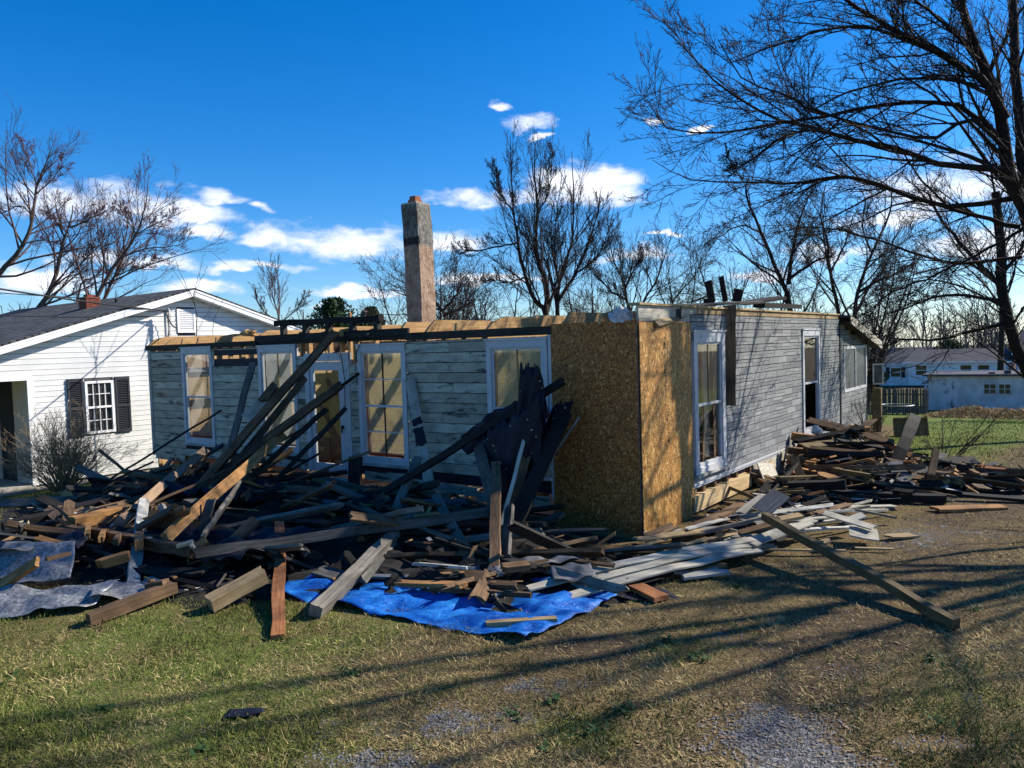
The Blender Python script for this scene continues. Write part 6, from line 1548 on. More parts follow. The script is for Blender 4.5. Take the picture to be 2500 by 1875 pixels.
# ------------------------------------------------------------------ trees
STEMS = {
'maple': [([(9.56, 13.61, 1.55), (9.32, 13.57, 3.28), (8.95, 13.51, 4.71), (8.6, 13.42, 5.3), (8.44, 13.32, 5.95), (8.28, 13.23, 6.58), (7.9, 13.13, 7.21), (7.67, 13.03, 7.65), (7.34, 12.95, 8.58)], 0.3, 0.07), ([(8.99, 13.56, 4.72), (9.03, 13.76, 5.71), (9.07, 13.98, 7.14), (9.16, 14.2, 8.59), (9.23, 14.4, 9.55)], 0.2, 0.08), ([(8.36, 13.14, 6.23), (7.84, 12.99, 6.87), (6.95, 12.83, 7.31), (6.13, 12.66, 7.62), (5.41, 12.5, 7.97), (4.84, 12.33, 8.15)], 0.13, 0.025), ([(7.73, 13.07, 7.0), (6.61, 12.79, 7.4), (5.53, 12.5, 7.57), (4.48, 12.19, 7.27), (3.41, 11.86, 6.83)], 0.08, 0.012), ([(8.5, 13.42, 5.91), (7.77, 13.43, 6.53), (7.09, 13.41, 6.61), (6.07, 13.38, 6.56), (5.22, 13.34, 6.38), (4.37, 13.31, 6.27), (3.53, 13.28, 6.15), (2.7, 13.27, 6.31), (2.41, 13.26, 6.77)], 0.1, 0.008), ([(8.56, 13.4, 5.43), (7.35, 13.29, 5.55), (6.64, 13.19, 5.77), (5.44, 13.09, 6.04), (4.94, 12.99, 6.19), (4.39, 12.88, 6.3), (3.66, 12.78, 6.68), (3.08, 12.7, 7.23), (2.53, 12.61, 7.7)], 0.12, 0.008), ([(5.42, 13.03, 6.03), (4.93, 12.95, 6.09), (4.44, 12.86, 5.92), (3.89, 12.76, 5.56), (3.74, 12.68, 5.48), (3.47, 12.61, 5.66)], 0.05, 0.012), ([(8.87, 13.68, 5.01), (7.64, 13.75, 4.92), (6.44, 13.84, 5.39), (5.78, 13.92, 5.5), (5.1, 13.98, 5.43), (4.42, 14.06, 5.5), (3.38, 14.13, 5.56), (2.66, 14.23, 5.98)], 0.1, 0.007), ([(8.99, 13.75, 4.51), (8.11, 14.02, 4.85), (7.01, 14.29, 5.33), (6.04, 14.56, 5.63), (5.39, 14.8, 5.33)], 0.09, 0.01), ([(9.27, 14.13, 4.02), (8.19, 14.48, 3.99), (7.09, 14.85, 4.47), (6.12, 15.22, 4.82), (5.27, 15.57, 4.78)], 0.07, 0.01), ([(8.4, 13.21, 5.72), (7.67, 12.98, 6.2), (6.87, 12.7, 5.83), (5.8, 12.45, 5.98), (4.77, 12.21, 6.19), (4.26, 11.96, 6.36), (3.56, 11.71, 6.54), (3.13, 11.47, 7.03)], 0.08, 0.008), ([(8.17, 13.05, 6.53), (7.31, 12.92, 6.83), (6.27, 12.76, 6.78), (5.24, 12.6, 6.48), (4.55, 12.43, 6.08)], 0.07, 0.01), ([(7.81, 12.98, 7.15), (6.8, 12.56, 7.77), (5.96, 12.12, 7.96)], 0.06, 0.015), ([(9.16, 13.85, 4.52), (8.42, 13.96, 4.1), (7.6, 14.07, 3.72), (6.94, 14.18, 3.46), (6.44, 14.28, 3.05)], 0.06, 0.01)],
'leaning': [([(13.57, 18.89, -0.08), (12.44, 18.88, 1.91), (12.04, 18.83, 2.91), (11.84, 18.77, 3.76), (11.78, 18.72, 4.73), (11.63, 18.68, 6.01)], 0.26, 0.12), ([(12.04, 18.83, 2.91), (11.32, 19.0, 2.71), (10.42, 19.16, 2.54), (9.5, 19.34, 2.6), (9.09, 19.53, 2.78)], 0.09, 0.012), ([(11.77, 18.66, 3.43), (10.74, 19.13, 3.62), (9.97, 19.59, 3.37), (9.15, 20.04, 3.04)], 0.08, 0.012), ([(11.78, 18.67, 3.75), (11.23, 18.84, 4.43), (10.52, 19.02, 5.46), (10.28, 19.19, 6.15)], 0.1, 0.03), ([(11.79, 18.69, 4.08), (12.43, 18.92, 4.73), (12.92, 19.17, 5.74)], 0.09, 0.03)],
'pear': [([(1.25, 27.05, 3.03), (1.27, 27.08, 3.77), (1.28, 27.14, 4.94), (0.96, 27.19, 6.04), (1.08, 27.26, 7.35), (1.03, 27.31, 8.33), (1.07, 27.37, 9.7)], 0.2, 0.015), ([(1.22, 27.09, 3.96), (0.85, 27.03, 4.3), (0.55, 26.99, 5.22), (0.36, 26.96, 6.3), (0.23, 26.92, 7.32), (0.2, 26.91, 8.7), (0.2, 26.88, 9.86)], 0.15, 0.012), ([(0.36, 26.8, 6.23), (-0.18, 26.65, 6.12), (-0.98, 26.49, 5.96), (-1.5, 26.34, 5.93), (-1.77, 26.18, 5.69)], 0.06, 0.012), ([(0.6, 26.95, 5.06), (0.05, 26.6, 4.88), (-0.48, 26.27, 4.92), (-0.9, 25.92, 4.6)], 0.06, 0.012), ([(1.08, 27.26, 7.35), (1.46, 27.35, 7.95), (1.6, 27.46, 8.78), (1.65, 27.57, 9.57)], 0.05, 0.008), ([(0.23, 26.86, 7.31), (-0.13, 26.81, 7.79), (-0.32, 26.78, 8.42), (-0.3, 26.74, 9.1)], 0.05, 0.008)],
'pear2': [([(1.69, 28.05, 3.03), (1.72, 28.09, 3.94), (1.81, 28.15, 5.01), (2.3, 28.21, 6.35), (2.41, 28.28, 7.82), (2.41, 28.37, 9.63)], 0.17, 0.012), ([(1.76, 28.11, 4.28), (2.39, 28.28, 5.23), (2.83, 28.45, 6.14), (3.28, 28.63, 7.29), (3.5, 28.81, 8.46)], 0.12, 0.012), ([(2.4, 28.36, 5.24), (3.06, 28.58, 5.69), (3.57, 28.81, 6.39), (3.98, 29.08, 7.81)], 0.07, 0.01), ([(1.81, 28.15, 5.01), (1.66, 28.05, 5.85), (1.74, 27.98, 7.01), (2.02, 27.93, 8.88)], 0.07, 0.01)],
'plum': [([(4.61, 30.06, 3.15), (4.57, 30.1, 3.94), (4.42, 30.15, 5.04), (4.08, 30.19, 5.84), (3.87, 30.24, 6.94)], 0.12, 0.012), ([(4.52, 30.12, 4.37), (3.85, 29.97, 4.74), (3.31, 29.83, 5.41), (2.94, 29.69, 5.82)], 0.07, 0.01), ([(4.47, 30.13, 4.73), (4.96, 30.38, 5.71), (5.39, 30.62, 6.45)], 0.06, 0.01)],
'walnut': [([(5.14, 31.07, 3.28), (5.29, 31.11, 4.22), (5.89, 31.16, 5.14), (6.23, 31.2, 6.07), (6.57, 31.25, 7.0)], 0.11, 0.012), ([(5.69, 31.14, 4.89), (5.47, 31.19, 5.78), (5.62, 31.23, 6.65)], 0.05, 0.01)],
'walnut2': [([(6.64, 31.06, 3.23), (6.49, 31.11, 4.18), (6.94, 31.14, 4.79), (7.46, 31.17, 5.34), (7.74, 31.2, 6.08)], 0.09, 0.01), ([(6.29, 31.1, 4.0), (6.0, 31.13, 4.63), (5.89, 31.16, 5.14)], 0.05, 0.01)],
'locust': [([(9.42, 26.02, 2.42), (9.33, 26.09, 3.94), (9.09, 26.12, 4.61), (8.48, 26.2, 6.21), (7.99, 26.27, 7.55), (8.14, 26.29, 8.07)], 0.2, 0.02), ([(9.35, 26.12, 4.47), (9.46, 26.01, 5.7), (9.76, 25.9, 6.84), (10.04, 25.76, 7.51)], 0.13, 0.015), ([(8.48, 26.2, 6.21), (7.86, 26.32, 6.51), (7.21, 26.4, 6.21), (6.77, 26.49, 6.04)], 0.06, 0.01), ([(9.29, 26.12, 4.6), (9.97, 25.65, 5.12), (10.48, 25.16, 5.31)], 0.1, 0.02)],
'locust2': [([(11.36, 27.02, 2.36), (11.39, 27.07, 3.53), (11.16, 27.14, 4.9), (11.06, 27.2, 6.14), (10.88, 27.23, 6.83), (11.05, 27.28, 7.85)], 0.15, 0.02), ([(11.16, 27.14, 4.9), (11.67, 27.19, 5.85), (12.05, 27.24, 6.93)], 0.08, 0.015)],
'locust3': [([(10.96, 25.01, 2.38), (11.05, 25.05, 3.2), (11.2, 25.1, 4.08), (11.69, 25.16, 5.33), (12.3, 25.22, 6.58), (12.39, 25.26, 7.4)], 0.16, 0.02), ([(11.2, 25.1, 4.08), (11.77, 24.95, 4.43), (12.32, 24.79, 4.65), (13.0, 24.65, 5.11)], 0.09, 0.015), ([(11.69, 25.16, 5.33), (11.4, 25.2, 6.17), (11.55, 25.24, 7.11)], 0.06, 0.015)],
'backmaple': [([(32.63, 51.92, -0.26), (32.88, 52.11, 3.69), (32.83, 52.24, 6.33), (32.82, 52.43, 10.29), (32.4, 52.59, 13.6)], 0.34, 0.08), ([(32.81, 52.21, 5.67), (30.69, 51.95, 7.29), (29.24, 51.7, 8.99), (28.46, 51.46, 10.9)], 0.17, 0.02), ([(32.84, 52.14, 4.35), (29.98, 51.88, 5.73), (27.2, 51.56, 6.19), (24.4, 51.18, 5.21)], 0.15, 0.02)],
'bud1': [([(-17.84, 29.1, 4.15), (-17.63, 29.12, 4.53), (-17.03, 29.17, 5.43), (-16.65, 29.23, 6.72), (-16.49, 29.26, 7.29), (-16.28, 29.28, 7.77), (-16.16, 29.31, 8.44)], 0.19, 0.02), ([(-16.49, 29.26, 7.24), (-16.81, 29.29, 7.88), (-17.27, 29.31, 8.38)], 0.06, 0.012), ([(-16.28, 29.27, 7.62), (-15.55, 29.39, 7.95), (-14.86, 29.51, 8.34)], 0.07, 0.012), ([(-16.93, 29.17, 5.47), (-15.97, 29.07, 6.1), (-15.15, 28.97, 6.83), (-14.59, 28.85, 7.22)], 0.06, 0.01)],
'bud2': [([(-15.36, 28.1, 4.04), (-14.97, 28.13, 4.73), (-14.28, 28.19, 5.87), (-13.84, 28.21, 6.42), (-13.35, 28.25, 7.15), (-13.0, 28.29, 8.07), (-12.82, 28.36, 9.32)], 0.17, 0.012), ([(-13.4, 28.25, 7.1), (-12.71, 28.42, 7.52), (-11.82, 28.59, 7.9)], 0.05, 0.01), ([(-13.84, 28.21, 6.37), (-12.9, 28.22, 6.62), (-11.97, 28.23, 6.68), (-11.12, 28.24, 6.98)], 0.05, 0.01), ([(-13.35, 28.25, 7.15), (-13.75, 28.28, 7.81), (-14.15, 28.31, 8.48)], 0.05, 0.01)],
'bud3': [([(-15.95, 30.11, 4.32), (-15.52, 30.16, 5.2), (-14.99, 30.21, 6.24), (-14.57, 30.25, 7.07)], 0.14, 0.03), ([(-15.2, 30.19, 5.84), (-14.34, 30.2, 6.17), (-13.34, 30.22, 6.44)], 0.05, 0.01), ([(-16.85, 30.12, 4.35), (-16.75, 30.27, 4.85), (-16.6, 30.43, 5.66), (-16.2, 30.56, 5.86), (-15.75, 30.71, 6.36)], 0.1, 0.015)],
'bud0': [([(-20.64, 30.14, 4.76), (-19.59, 30.2, 6.13), (-18.66, 30.25, 7.2), (-18.28, 30.3, 8.19), (-18.09, 30.36, 9.38), (-17.82, 30.39, 10.02), (-17.29, 30.45, 11.25)], 0.2, 0.012), ([(-18.61, 30.26, 7.25), (-17.81, 30.26, 7.32), (-17.16, 30.25, 7.15)], 0.05, 0.01), ([(-18.09, 30.36, 9.38), (-18.36, 30.41, 10.44), (-18.68, 30.47, 11.54)], 0.05, 0.008), ([(-18.28, 30.31, 8.29), (-18.76, 30.33, 8.7), (-19.52, 30.31, 8.42), (-20.0, 30.34, 9.04)], 0.05, 0.01), ([(-18.15, 30.35, 9.08), (-17.38, 30.38, 9.76), (-16.76, 30.42, 10.64)], 0.05, 0.008)],
'fruit1': [([(-1.79, 22.03, 2.84), (-1.86, 22.07, 3.64), (-2.19, 22.1, 4.18), (-2.27, 22.12, 4.63)], 0.09, 0.015), ([(-1.9, 22.08, 3.73), (-1.48, 22.1, 4.25), (-1.29, 22.12, 4.69)], 0.07, 0.015), ([(-1.85, 22.07, 3.68), (-2.13, 22.29, 3.97), (-2.69, 22.5, 4.13), (-3.39, 22.71, 4.44)], 0.06, 0.012), ([(-1.86, 22.07, 3.64), (-1.39, 21.88, 3.79), (-0.93, 21.69, 4.03)], 0.06, 0.012)],
'far': [([(-13.59, 46.09, 3.44), (-13.64, 46.15, 4.66), (-13.83, 46.19, 5.55), (-14.08, 46.23, 6.25)], 0.16, 0.02), ([(-13.6, 46.14, 4.49), (-14.55, 46.18, 5.22), (-15.04, 46.22, 6.11)], 0.08, 0.015), ([(-13.6, 46.14, 4.49), (-12.71, 46.17, 5.16), (-12.07, 46.22, 6.1)], 0.08, 0.015)],
'sapling': [([(-8.26, 20.53, 2.88), (-8.26, 20.57, 3.69), (-8.33, 20.6, 4.21), (-8.49, 20.61, 4.52), (-8.74, 20.64, 5.18)], 0.025, 0.006), ([(-8.33, 20.6, 4.21), (-8.28, 20.61, 4.45), (-8.1, 20.64, 4.99), (-8.02, 20.65, 5.36)], 0.014, 0.004), ([(-8.29, 20.61, 4.38), (-8.07, 20.62, 4.75), (-7.92, 20.64, 5.05)], 0.01, 0.004), ([(-7.85, 20.55, 3.14), (-7.8, 20.57, 3.61), (-7.51, 20.6, 4.18)], 0.01, 0.004), ([(-8.25, 20.56, 3.35), (-7.96, 20.58, 3.82), (-7.64, 20.6, 4.29)], 0.008, 0.004)]}
def norm(v): return v / (np.linalg.norm(v, axis=-1, keepdims=True) + 1e-9)
def resample(pts, n, rng, wob=.0):
    p = np.array(pts, float)
    # Catmull-Rom through the given points
    q = np.concatenate([[2 * p[0] - p[1]], p, [2 * p[-1] - p[-2]]])
    t = np.linspace(0, len(p) - 1 - 1e-6, n); i = t.astype(int); f = (t - i)[:, None]
    a, b, c, d = q[i], q[i + 1], q[i + 2], q[i + 3]
    r = .5 * ((2 * b) + (c - a) * f + (2 * a - 5 * b + 4 * c - d) * f ** 2 + (3 * b - a - 3 * c + d) * f ** 3)
    if wob: r[1:-1] += rng.normal(0, wob, (n - 2, 3))
    return r
def children(P, Rd, k, t0, t1, ang, ratio, n, trop, wig, rng, rmax=.5, rtip=.004, minr=.004, lens=None, rk=.013):
    """k children on every branch of P (M,np,3); returns their polylines and radii"""
    Mn, npt, _ = P.shape
    L = np.linalg.norm(np.diff(P, axis=1), axis=2).sum(1) if lens is None else lens
    t = (t0 + (t1 - t0) * (np.arange(k)[None] + rng.random((Mn, k))) / k).ravel()
    pi = np.repeat(np.arange(Mn), k)
    s = t * (npt - 1); i = np.minimum(s.astype(int), npt - 2); f = (s - i)[:, None]
    st = P[pi, i] * (1 - f) + P[pi, i + 1] * f
    T = norm(P[pi, i + 1] - P[pi, i])
    r0 = Rd[pi, i] * (1 - f[:, 0]) + Rd[pi, i + 1] * f[:, 0]
    rv = norm(np.cross(T, norm(rng.normal(0, 1, T.shape))))
    a = rng.normal(ang, ang * .28, len(t))[:, None]
    d = norm(T * np.cos(a) + rv * np.sin(a))
    ln = L[pi] * ratio * (1.15 - .65 * t) * rng.uniform(.55, 1.25, len(t))
    out = np.empty((len(t), n, 3)); out[:, 0] = st; cur = st
    for j in range(1, n):
        d = norm(d + np.array([0, 0, 1.]) * trop + rng.normal(0, wig, d.shape))
        cur = cur + d * (ln / (n - 1))[:, None]; out[:, j] = cur
    ra = np.clip(np.minimum(r0 * rmax, ln * rk + .002), minr, None)
    rad = ra[:, None] * (1 - np.linspace(0, 1, n) ** 1.2)[None] + rtip * np.linspace(0, 1, n)[None]
    return out, rad, ln
def build_tree(name, label, stems, spec, bark, twig, seed, buds=0, group=None, cat='tree', rs=.6):
    rng = np.random.default_rng(seed)
    base = stems[0][0][0]
    gb = float(gz(base[0], base[1]))
    root = empty(name, (base[0], base[1], min(gb, base[2]))); tag(root, label, cat, group)
    org = np.array(root.location)
    n0 = 16
    P = np.stack([resample(s[0], n0, rng, .012) for s in stems]) - org
    if base[2] > gb + .05:      # carry the first stem down to the ground
        P[0, 0, 2] = gb - org[2] - .1
    Rd = np.stack([s[1] * rs + (s[2] * .8 - s[1] * rs) * np.linspace(0, 1, n0) ** .85 for s in stems])
    Rd[0, 0] *= 1.35
    v, q = tubes(P, Rd, 8)
    me = fast_mesh('trunk', v, q, True); me.materials.append(MATS[bark]); link('trunk', me, root)
    V = []; Q = []; off = 0; cur = (P, Rd); lens = None; allP = []
    for lv, sp in enumerate(spec):
        pts, rad, ln = children(*cur, *sp[:8], rng, **(sp[8] if len(sp) > 8 else {}))
        v, q = tubes(pts, rad, 5 if lv == 0 else 3)
        V.append(v); Q.append(q + off); off += len(v); cur = (pts, rad); allP.append(pts)
    me = fast_mesh('crown', np.concatenate(V), np.concatenate(Q), True); me.materials.append(MATS[twig]); link('crown', me, root)
    if buds:
        pts = cur[0]; c = pts[:, 1:].reshape(-1, 3); c = c[rng.permutation(len(c))[:buds]]
        s = rng.uniform(.007, .014, (len(c), 1, 1))
        bv = np.array([(1, 0, -.5), (-.5, .87, -.5), (-.5, -.87, -.5), (0, 0, 1.2)])
        vv = (c[:, None] + bv[None] * s).reshape(-1, 3)
        ff = (np.array([(0, 1, 3), (1, 2, 3), (2, 0, 3), (0, 2, 1)])[None] + (np.arange(len(c)) * 4)[:, None, None]).reshape(-1, 3)
        me = fast_mesh('buds', vv, ff); me.materials.append(MATS['bud']); link('buds', me, root)
    return root
# children spec: k, t0, t1, angle, length ratio, points, tropism, wiggle
UP = [(18, .06, .84, .5, .30, 7, .12, .08), (7, .15, 1, .45, .58, 5, .12, .10), (5, .15, 1, .5, .62, 4, .10, .10, dict(rtip=.004, minr=.005)), (2, .15, 1, .55, .6, 3, .08, .08, dict(rtip=.003, minr=.0042))]
SPREAD = [(14, .12, .97, .7, .36, 7, .05, .12), (7, .15, 1, .65, .55, 5, .05, .13), (4, .15, 1, .65, .62, 4, .05, .12, dict(rtip=.004, minr=.005)), (2, .15, 1, .65, .6, 3, .05, .10, dict(rtip=.003, minr=.0042))]
ARCH = [(18, .10, .95, .55, .30, 8, -.01, .09, dict(rk=.017)), (6, .12, 1, .55, .55, 6, .04, .10), (5, .12, 1, .6, .55, 4, .08, .10, dict(rtip=.003, minr=.004)), (2, .15, 1, .65, .62, 3, .10, .10, dict(rtip=.0028, minr=.0036))]
S = STEMS
build_tree('maple_tree', 'huge dark bare maple reaching over from the right edge', S['maple'], ARCH, 'bark_black', 'twig', 1, rs=.5)
build_tree('leaning_tree', 'bare leaning tree with a curved dark trunk at the right edge', S['leaning'], SPREAD, 'bark_black', 'twig', 2)
build_tree('pear_tree', 'tall bare tree with upright shoots, left of the pair behind the house', S['pear'], UP, 'bark', 'twig', 3, group='bare trees behind the house')
build_tree('pear_tree', 'tall bare tree with upright shoots, right of the pair behind the house', S['pear2'], UP, 'bark', 'twig', 4, group='bare trees behind the house')
build_tree('plum_tree', 'lower bare tree right beside the tall upright pair', S['plum'], UP, 'bark', 'twig', 5, group='bare trees behind the house')
build_tree('walnut_tree', 'slender bare tree left of the dark posts on the roof', S['walnut'], SPREAD[:3], 'bark', 'twig', 6, group='bare trees behind the house')
build_tree('walnut_tree', 'slender bare tree right behind the dark posts on the roof', S['walnut2'], SPREAD[:3], 'bark', 'twig', 7, group='bare trees behind the house')
build_tree('locust_tree', 'dark forked bare tree over the right end of the roof', S['locust'], SPREAD, 'bark_black', 'twig', 8, group='bare trees over the right wall')
build_tree('locust_tree', 'straight bare tree between the forked ones over the grey wall', S['locust2'], SPREAD, 'bark', 'twig', 9, group='bare trees over the right wall')
build_tree('locust_tree', 'bare tree leaning right above the lean-to roof', S['locust3'], SPREAD, 'bark', 'twig', 10, group='bare trees over the right wall')
build_tree('back_maple', 'straight bare trunk seen behind the big maple limbs', S['backmaple'], SPREAD, 'bark', 'twig', 11)
BUD = [(15, .10, .84, .75, .32, 7, .05, .10), (7, .15, 1, .5, .56, 5, .09, .10), (4, .15, 1, .5, .62, 4, .08, .10, dict(rtip=.004, minr=.005)), (2, .15, 1, .5, .55, 3, .08, .08, dict(rtip=.0035, minr=.0042))]
G_ = 'budding maples behind the white house'
build_tree('budding_maple', 'budding maple leaning right, middle of those behind the white house', S['bud1'], BUD, 'bark_tan', 'twig_red', 12, 4500, G_)
build_tree('budding_maple', 'budding maple with the rightmost crown behind the white house', S['bud2'], BUD, 'bark_tan', 'twig_red', 13, 4500, G_)
build_tree('budding_maple', 'budding tree with forked thin trunks behind the red chimney', S['bud3'], BUD, 'bark_tan', 'twig_red', 14, 4500, G_)
build_tree('budding_maple', 'tallest budding maple at the left edge behind the white house', S['bud0'], BUD, 'bark_tan', 'twig_red', 15, 4500, G_)
build_tree('fruit_tree', 'tangled low fruit tree behind the tall chimney', S['fruit1'], [(14, .1, .98, .9, .5, 7, .06, .2), (8, .2, 1, .8, .5, 5, .10, .2), (4, .2, 1, .7, .5, 4, .12, .15)], 'bark', 'twig', 16)
build_tree('far_tree', 'small far pinkish bare tree right of the white gable', S['far'], [(10, .3, .98, .5, .45, 6, .12, .1), (8, .2, 1, .5, .5, 4, .1, .1, dict(minr=.012, rtip=.008)), (5, .2, 1, .5, .5, 3, .1, .1, dict(minr=.010, rtip=.007))], 'bark_tan', 'twig_red', 17)
build_tree('sapling', 'thin many stemmed sapling before the white gable', S['sapling'], [(3, .3, .95, .5, .2, 4, .1, .08, dict(minr=.003))], 'bark', 'twig', 18)
# the neighbouring maple just outside the frame on the right, whose shade lies over the near yard
def off_tree(x, y, seed, lab, h=14.5):
    rng = np.random.default_rng(seed + 1)
    st = [([(x, y, 0), (x - .1, y + .1, 2.5), (x - .5, y, 6.5), (x - .4, y + .2, h)], .36, .04)]
    for k in range(9):
        a = 6.28 * k / 9 + rng.uniform(-.3, .3); z0 = rng.uniform(3.0, 7.5); ln = rng.uniform(3.5, 5.5); up = rng.uniform(2.5, 5.0)
        d = np.array([math.cos(a), math.sin(a)]) * ln
        st.append(([(x - .2, y, z0), (x + d[0] * .3, y + d[1] * .3, z0 + up * .45), (x + d[0] * .65 + rng.uniform(-.4, .4), y + d[1] * .65, z0 + up * .75), (x + d[0], y + d[1] + rng.uniform(-.4, .4), z0 + up)], .17, .02))
    build_tree('yard_maple', lab, st, [(9, .15, .97, .7, .42, 7, .06, .13, dict(rk=.018, rmax=.6)), (6, .15, 1, .65, .5, 5, .06, .14, dict(rk=.018, rmax=.6, minr=.012)), (3, .2, 1, .7, .5, 4, .06, .14, dict(minr=.007, rtip=.005))], 'bark', 'twig', seed)
off_tree(13.4, 10.6, 41, 'bare maple standing beside the yard right of the view')

# scrubby trees along the back of the lot
def scrub(x, y, h, seed, lab):
    rng = np.random.default_rng(seed); z = float(gz(x, y)); st = []
    for k in range(5):
        a = rng.random() * 6.28; sp = rng.uniform(.3, 1.0) * h * .35; b = np.array([x, y, z]) + np.array([math.cos(a), math.sin(a), 0]) * .12
        d = np.array([math.cos(a) * sp, math.sin(a) * sp, h * rng.uniform(.7, 1.0)])
        st.append(([tuple(b), tuple(b + d * np.array([.35, .35, .4])), tuple(b + d * np.array([.8, .8, .75])), tuple(b + d)], .11, .012))
    build_tree('scrub_tree', lab, st, [(14, .15, .98, .8, .38, 7, .06, .18), (7, .15, 1, .7, .55, 5, .08, .18), (5, .15, 1, .65, .7, 4, .08, .15, dict(rtip=.004, minr=.005))], 'bark', 'twig', seed, group='scrub trees behind the house')
scrub(-2.6, 25.0, 5.6, 201, 'tangled scrub tree directly right of the tall chimney')
scrub(-.6, 27.0, 5.2, 202, 'tangled scrub tree at the foot of the tall upright pair')
scrub(2.9, 27.5, 5.6, 203, 'tangled scrub tree right of the tall upright pair')
scrub(6.0, 29.0, 6.0, 204, 'tangled scrub tree behind the open roof edge')
scrub(8.6, 27.0, 6.6, 205, 'tangled scrub tree behind the dark roof planks')
scrub(13.0, 29.0, 6.4, 206, 'tangled scrub tree above the lean-to roof')
scrub(-14.8, 30.0, 4.6, 207, 'tangled scrub tree low behind the white house roof')

# shrubs
def shrub(name, label, x, y, n, h, spread, seed, mat='twig_tan', rz=.006):
    rng = np.random.default_rng(seed); z = float(gz(x, y))
    root = empty(name, (x, y, z)); tag(root, label, 'shrub')
    a = rng.random(n) * 6.28; tl = rng.uniform(.05, spread, n)
    d = np.stack([np.cos(a) * np.sin(tl), np.sin(a) * np.sin(tl), np.cos(tl)], -1)
    st = np.stack([np.cos(a) * .12 * tl, np.sin(a) * .12 * tl, np.zeros(n) - .03], -1)
    k = 7; P = np.empty((n, k, 3)); P[:, 0] = st; L = rng.uniform(.5, 1.05, n) * h
    for j in range(1, k):
        d = norm(d + rng.normal(0, .12, d.shape) + np.array([0, 0, .03])); P[:, j] = P[:, j - 1] + d * (L / (k - 1))[:, None]
    Rd = np.linspace(rz * 1.6, rz * .5, k)[None] * np.ones((n, 1))
    v, q = tubes(P, Rd, 3); me = fast_mesh('stems', v, q, True); me.materials.append(MATS[mat if mat == 'twig_tan' else 'bark']); link('stems', me, root)
    c1, r1, _ = children(P, Rd, 6, .3, 1, .6, .35, 4, .05, .15, rng, minr=.0035, rtip=.003); c2, r2, _ = children(c1, r1, 4, .2, 1, .7, .5, 3, .02, .15, rng, minr=.003, rtip=.0025)
    va, qa = tubes(c1, r1, 3); vb, qb = tubes(c2, r2, 3)
    me = fast_mesh('crown', np.concatenate([va, vb]), np.concatenate([qa, qb + len(va)]), True); me.materials.append(MATS[mat]); link('crown', me, root)
SHR = [[-10.3, 17.6], [-8.02, 19.22], [9.06, 19.55], [8.89, 16.07]]
shrub('bare_shrub', 'rounded bare brown shrub before the white house at the left edge', SHR[0][0], SHR[0][1], 170, 1.9, .95, 61)
shrub('thin_bush', 'thin twiggy bush at the corner between the two houses', SHR[1][0], SHR[1][1], 16, 2.3, .6, 62, 'twig', .005)
shrub('bramble', 'bare bramble growing up at the far end of the right wall', SHR[2][0], SHR[2][1], 22, 1.7, .8, 63, 'twig', .005)
shrub('bramble', 'fallen tangle of thin branches beside the right heap', SHR[3][0], SHR[3][1], 12, 1.5, 1.25, 64, 'twig', .009)

# evergreen tops beyond the roof
def conifer(label, x, y, h, r, seed):
    rng = np.random.default_rng(seed); z = float(gz(x, y)); root = empty('evergreen_tree', (x, y, z)); tag(root, label, 'tree', 'evergreens beyond the roof')
    tube_obj('trunk', [([(0, 0, 0), (0, 0, h * .9)], [.2, .05])], MATS['bark'], root, 6)
    n = 5200
    t = rng.random(n) ** .7; a = rng.random(n) * 6.28; lob = .7 + .3 * np.sin(a * 5 + t * 9) + rng.normal(0, .08, n)
    rr = r * np.sqrt(rng.random(n)) * (np.sin(np.clip(t, 0, 1) * 2.6 + .3)) * lob
    c = np.stack([np.cos(a) * rr, np.sin(a) * rr, h * (.25 + .75 * t)], -1)
    u = norm(rng.normal(0, 1, (n, 3))); w = norm(np.cross(u, rng.normal(0, 1, (n, 3)))); s = rng.uniform(.10, .22, (n, 1))
    v = np.stack([c + u * s, c - u * s * .5 + w * s * .5, c - u * s * .5 - w * s * .5], 1).reshape(-1, 3)
    me = fast_mesh('crown', v, np.arange(n * 3).reshape(n, 3)); me.materials.append(MATS['needles']); link('crown', me, root)
EVG = [(-11.74, 52.2, 7.51, 2.6), (-10.0, 56.21, 7.47, 1.5), (41.25, 87.91, 2.65, 1.3), (53.63, 95.04, 5.29, 2.6)]
conifer('broad dark evergreen top showing over the dark roof beam', *EVG[0], 71)
conifer('small dark evergreen top just left of the tall chimney', *EVG[1], 72)
conifer('dark clipped evergreen beside the far white house', *EVG[2], 73)
conifer('tall dark evergreen between the far houses', *EVG[3], 74)

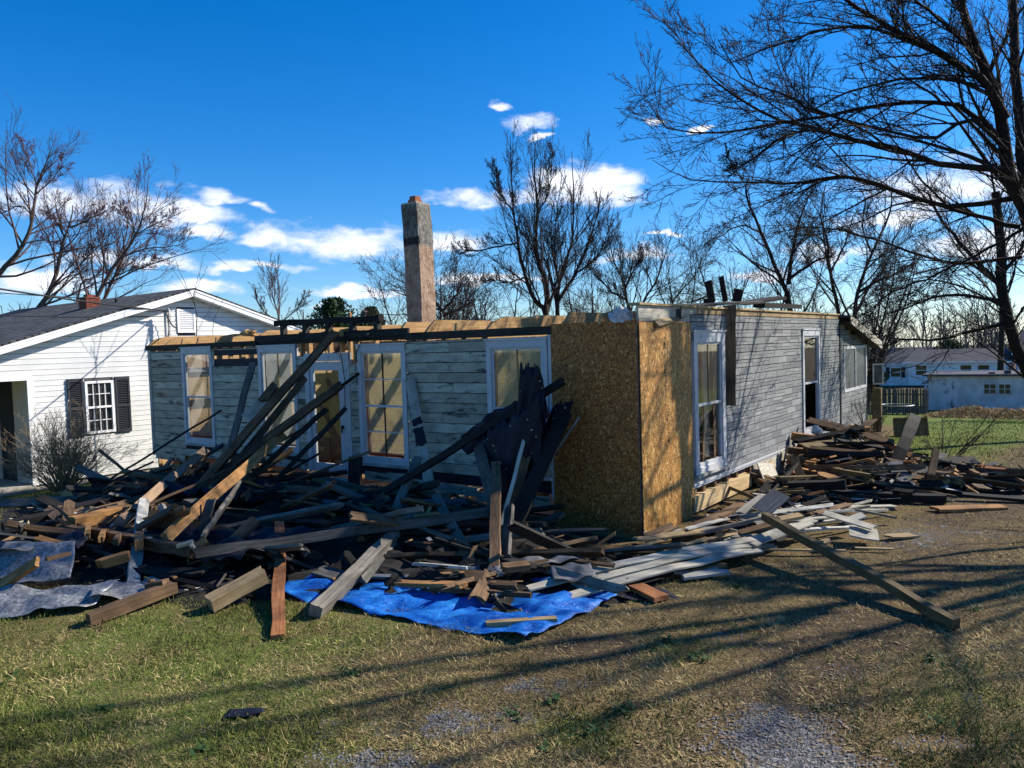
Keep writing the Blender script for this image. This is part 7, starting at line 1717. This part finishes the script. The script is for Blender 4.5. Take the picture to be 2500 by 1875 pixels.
# far wood closing the view
def far_wood():
    rng = np.random.default_rng(90); P = []; Rr = []
    nt_ = 460
    az = rng.uniform(-.72, .75, nt_); dist = rng.uniform(110, 200, nt_)
    x = np.sin(az) * dist; y = np.cos(az) * dist; z = gz(x, y); h = rng.uniform(6.5, 12.5, nt_)
    k = 5
    base = np.stack([x, y, z], -1)
    tr = np.stack([base + np.array([0, 0, 1.]) * (h * f)[:, None] + rng.normal(0, .18, (nt_, 3)) * f for f in np.linspace(0, 1, k)], 1)
    Rd = np.linspace(.16, .05, k)[None] * np.ones((nt_, 1))
    v, q = tubes(tr, Rd, 3); V = [v]; Q = [q]; off = len(v)
    c1, r1, _ = children(tr, Rd, 10, .05, 1, .6, .4, 4, .08, .12, rng, minr=.055, rtip=.04)
    c2, r2, _ = children(c1, r1, 4, .2, 1, .6, .55, 2, .05, .12, rng, minr=.04, rtip=.03)
    for c, r in ((c1, r1), (c2, r2)):
        v, q = tubes(c, r, 3); V.append(v); Q.append(q + off); off += len(v)
    me = fast_mesh('far_wood', np.concatenate(V), np.concatenate(Q)); o = link('far_wood', me, None, mat=MATS['far_wood'])
    tag(o, 'far off band of bare grey brown woodland along the horizon', 'woodland', kind='stuff')
far_wood()
# straw row before the shed
def straw_row():
    rng = np.random.default_rng(95); n = 16000
    lx = rng.uniform(-2.2, 6.5, n); ly = 39.5 + rng.normal(0, .8, n) + .2 * lx
    p = np.stack([HC.x + A.x * lx + B.x * ly, HC.y + A.y * lx + B.y * ly], -1)
    hump = .55 * np.exp(-((ly - 39.5 - .2 * lx) / 1.0) ** 2) * (.6 + .8 * vnoise(lx, ly, .9, 7)) * np.clip((lx + 2.2) / 1.5, 0.1, 1)
    z = gz(p[:, 0], p[:, 1]) + hump * rng.random(n)
    cols = np.array([.20, .14, .06]) + rng.random((n, 1)) * np.array([.34, .26, .14])
    blades('straw_heap', p[:, 0], p[:, 1], rng.uniform(.15, .4, n), rng.uniform(.02, .04, n), rng.uniform(.6, 1.5, n), cols, 'row of dry straw heaped before the low shed', z)
straw_row()
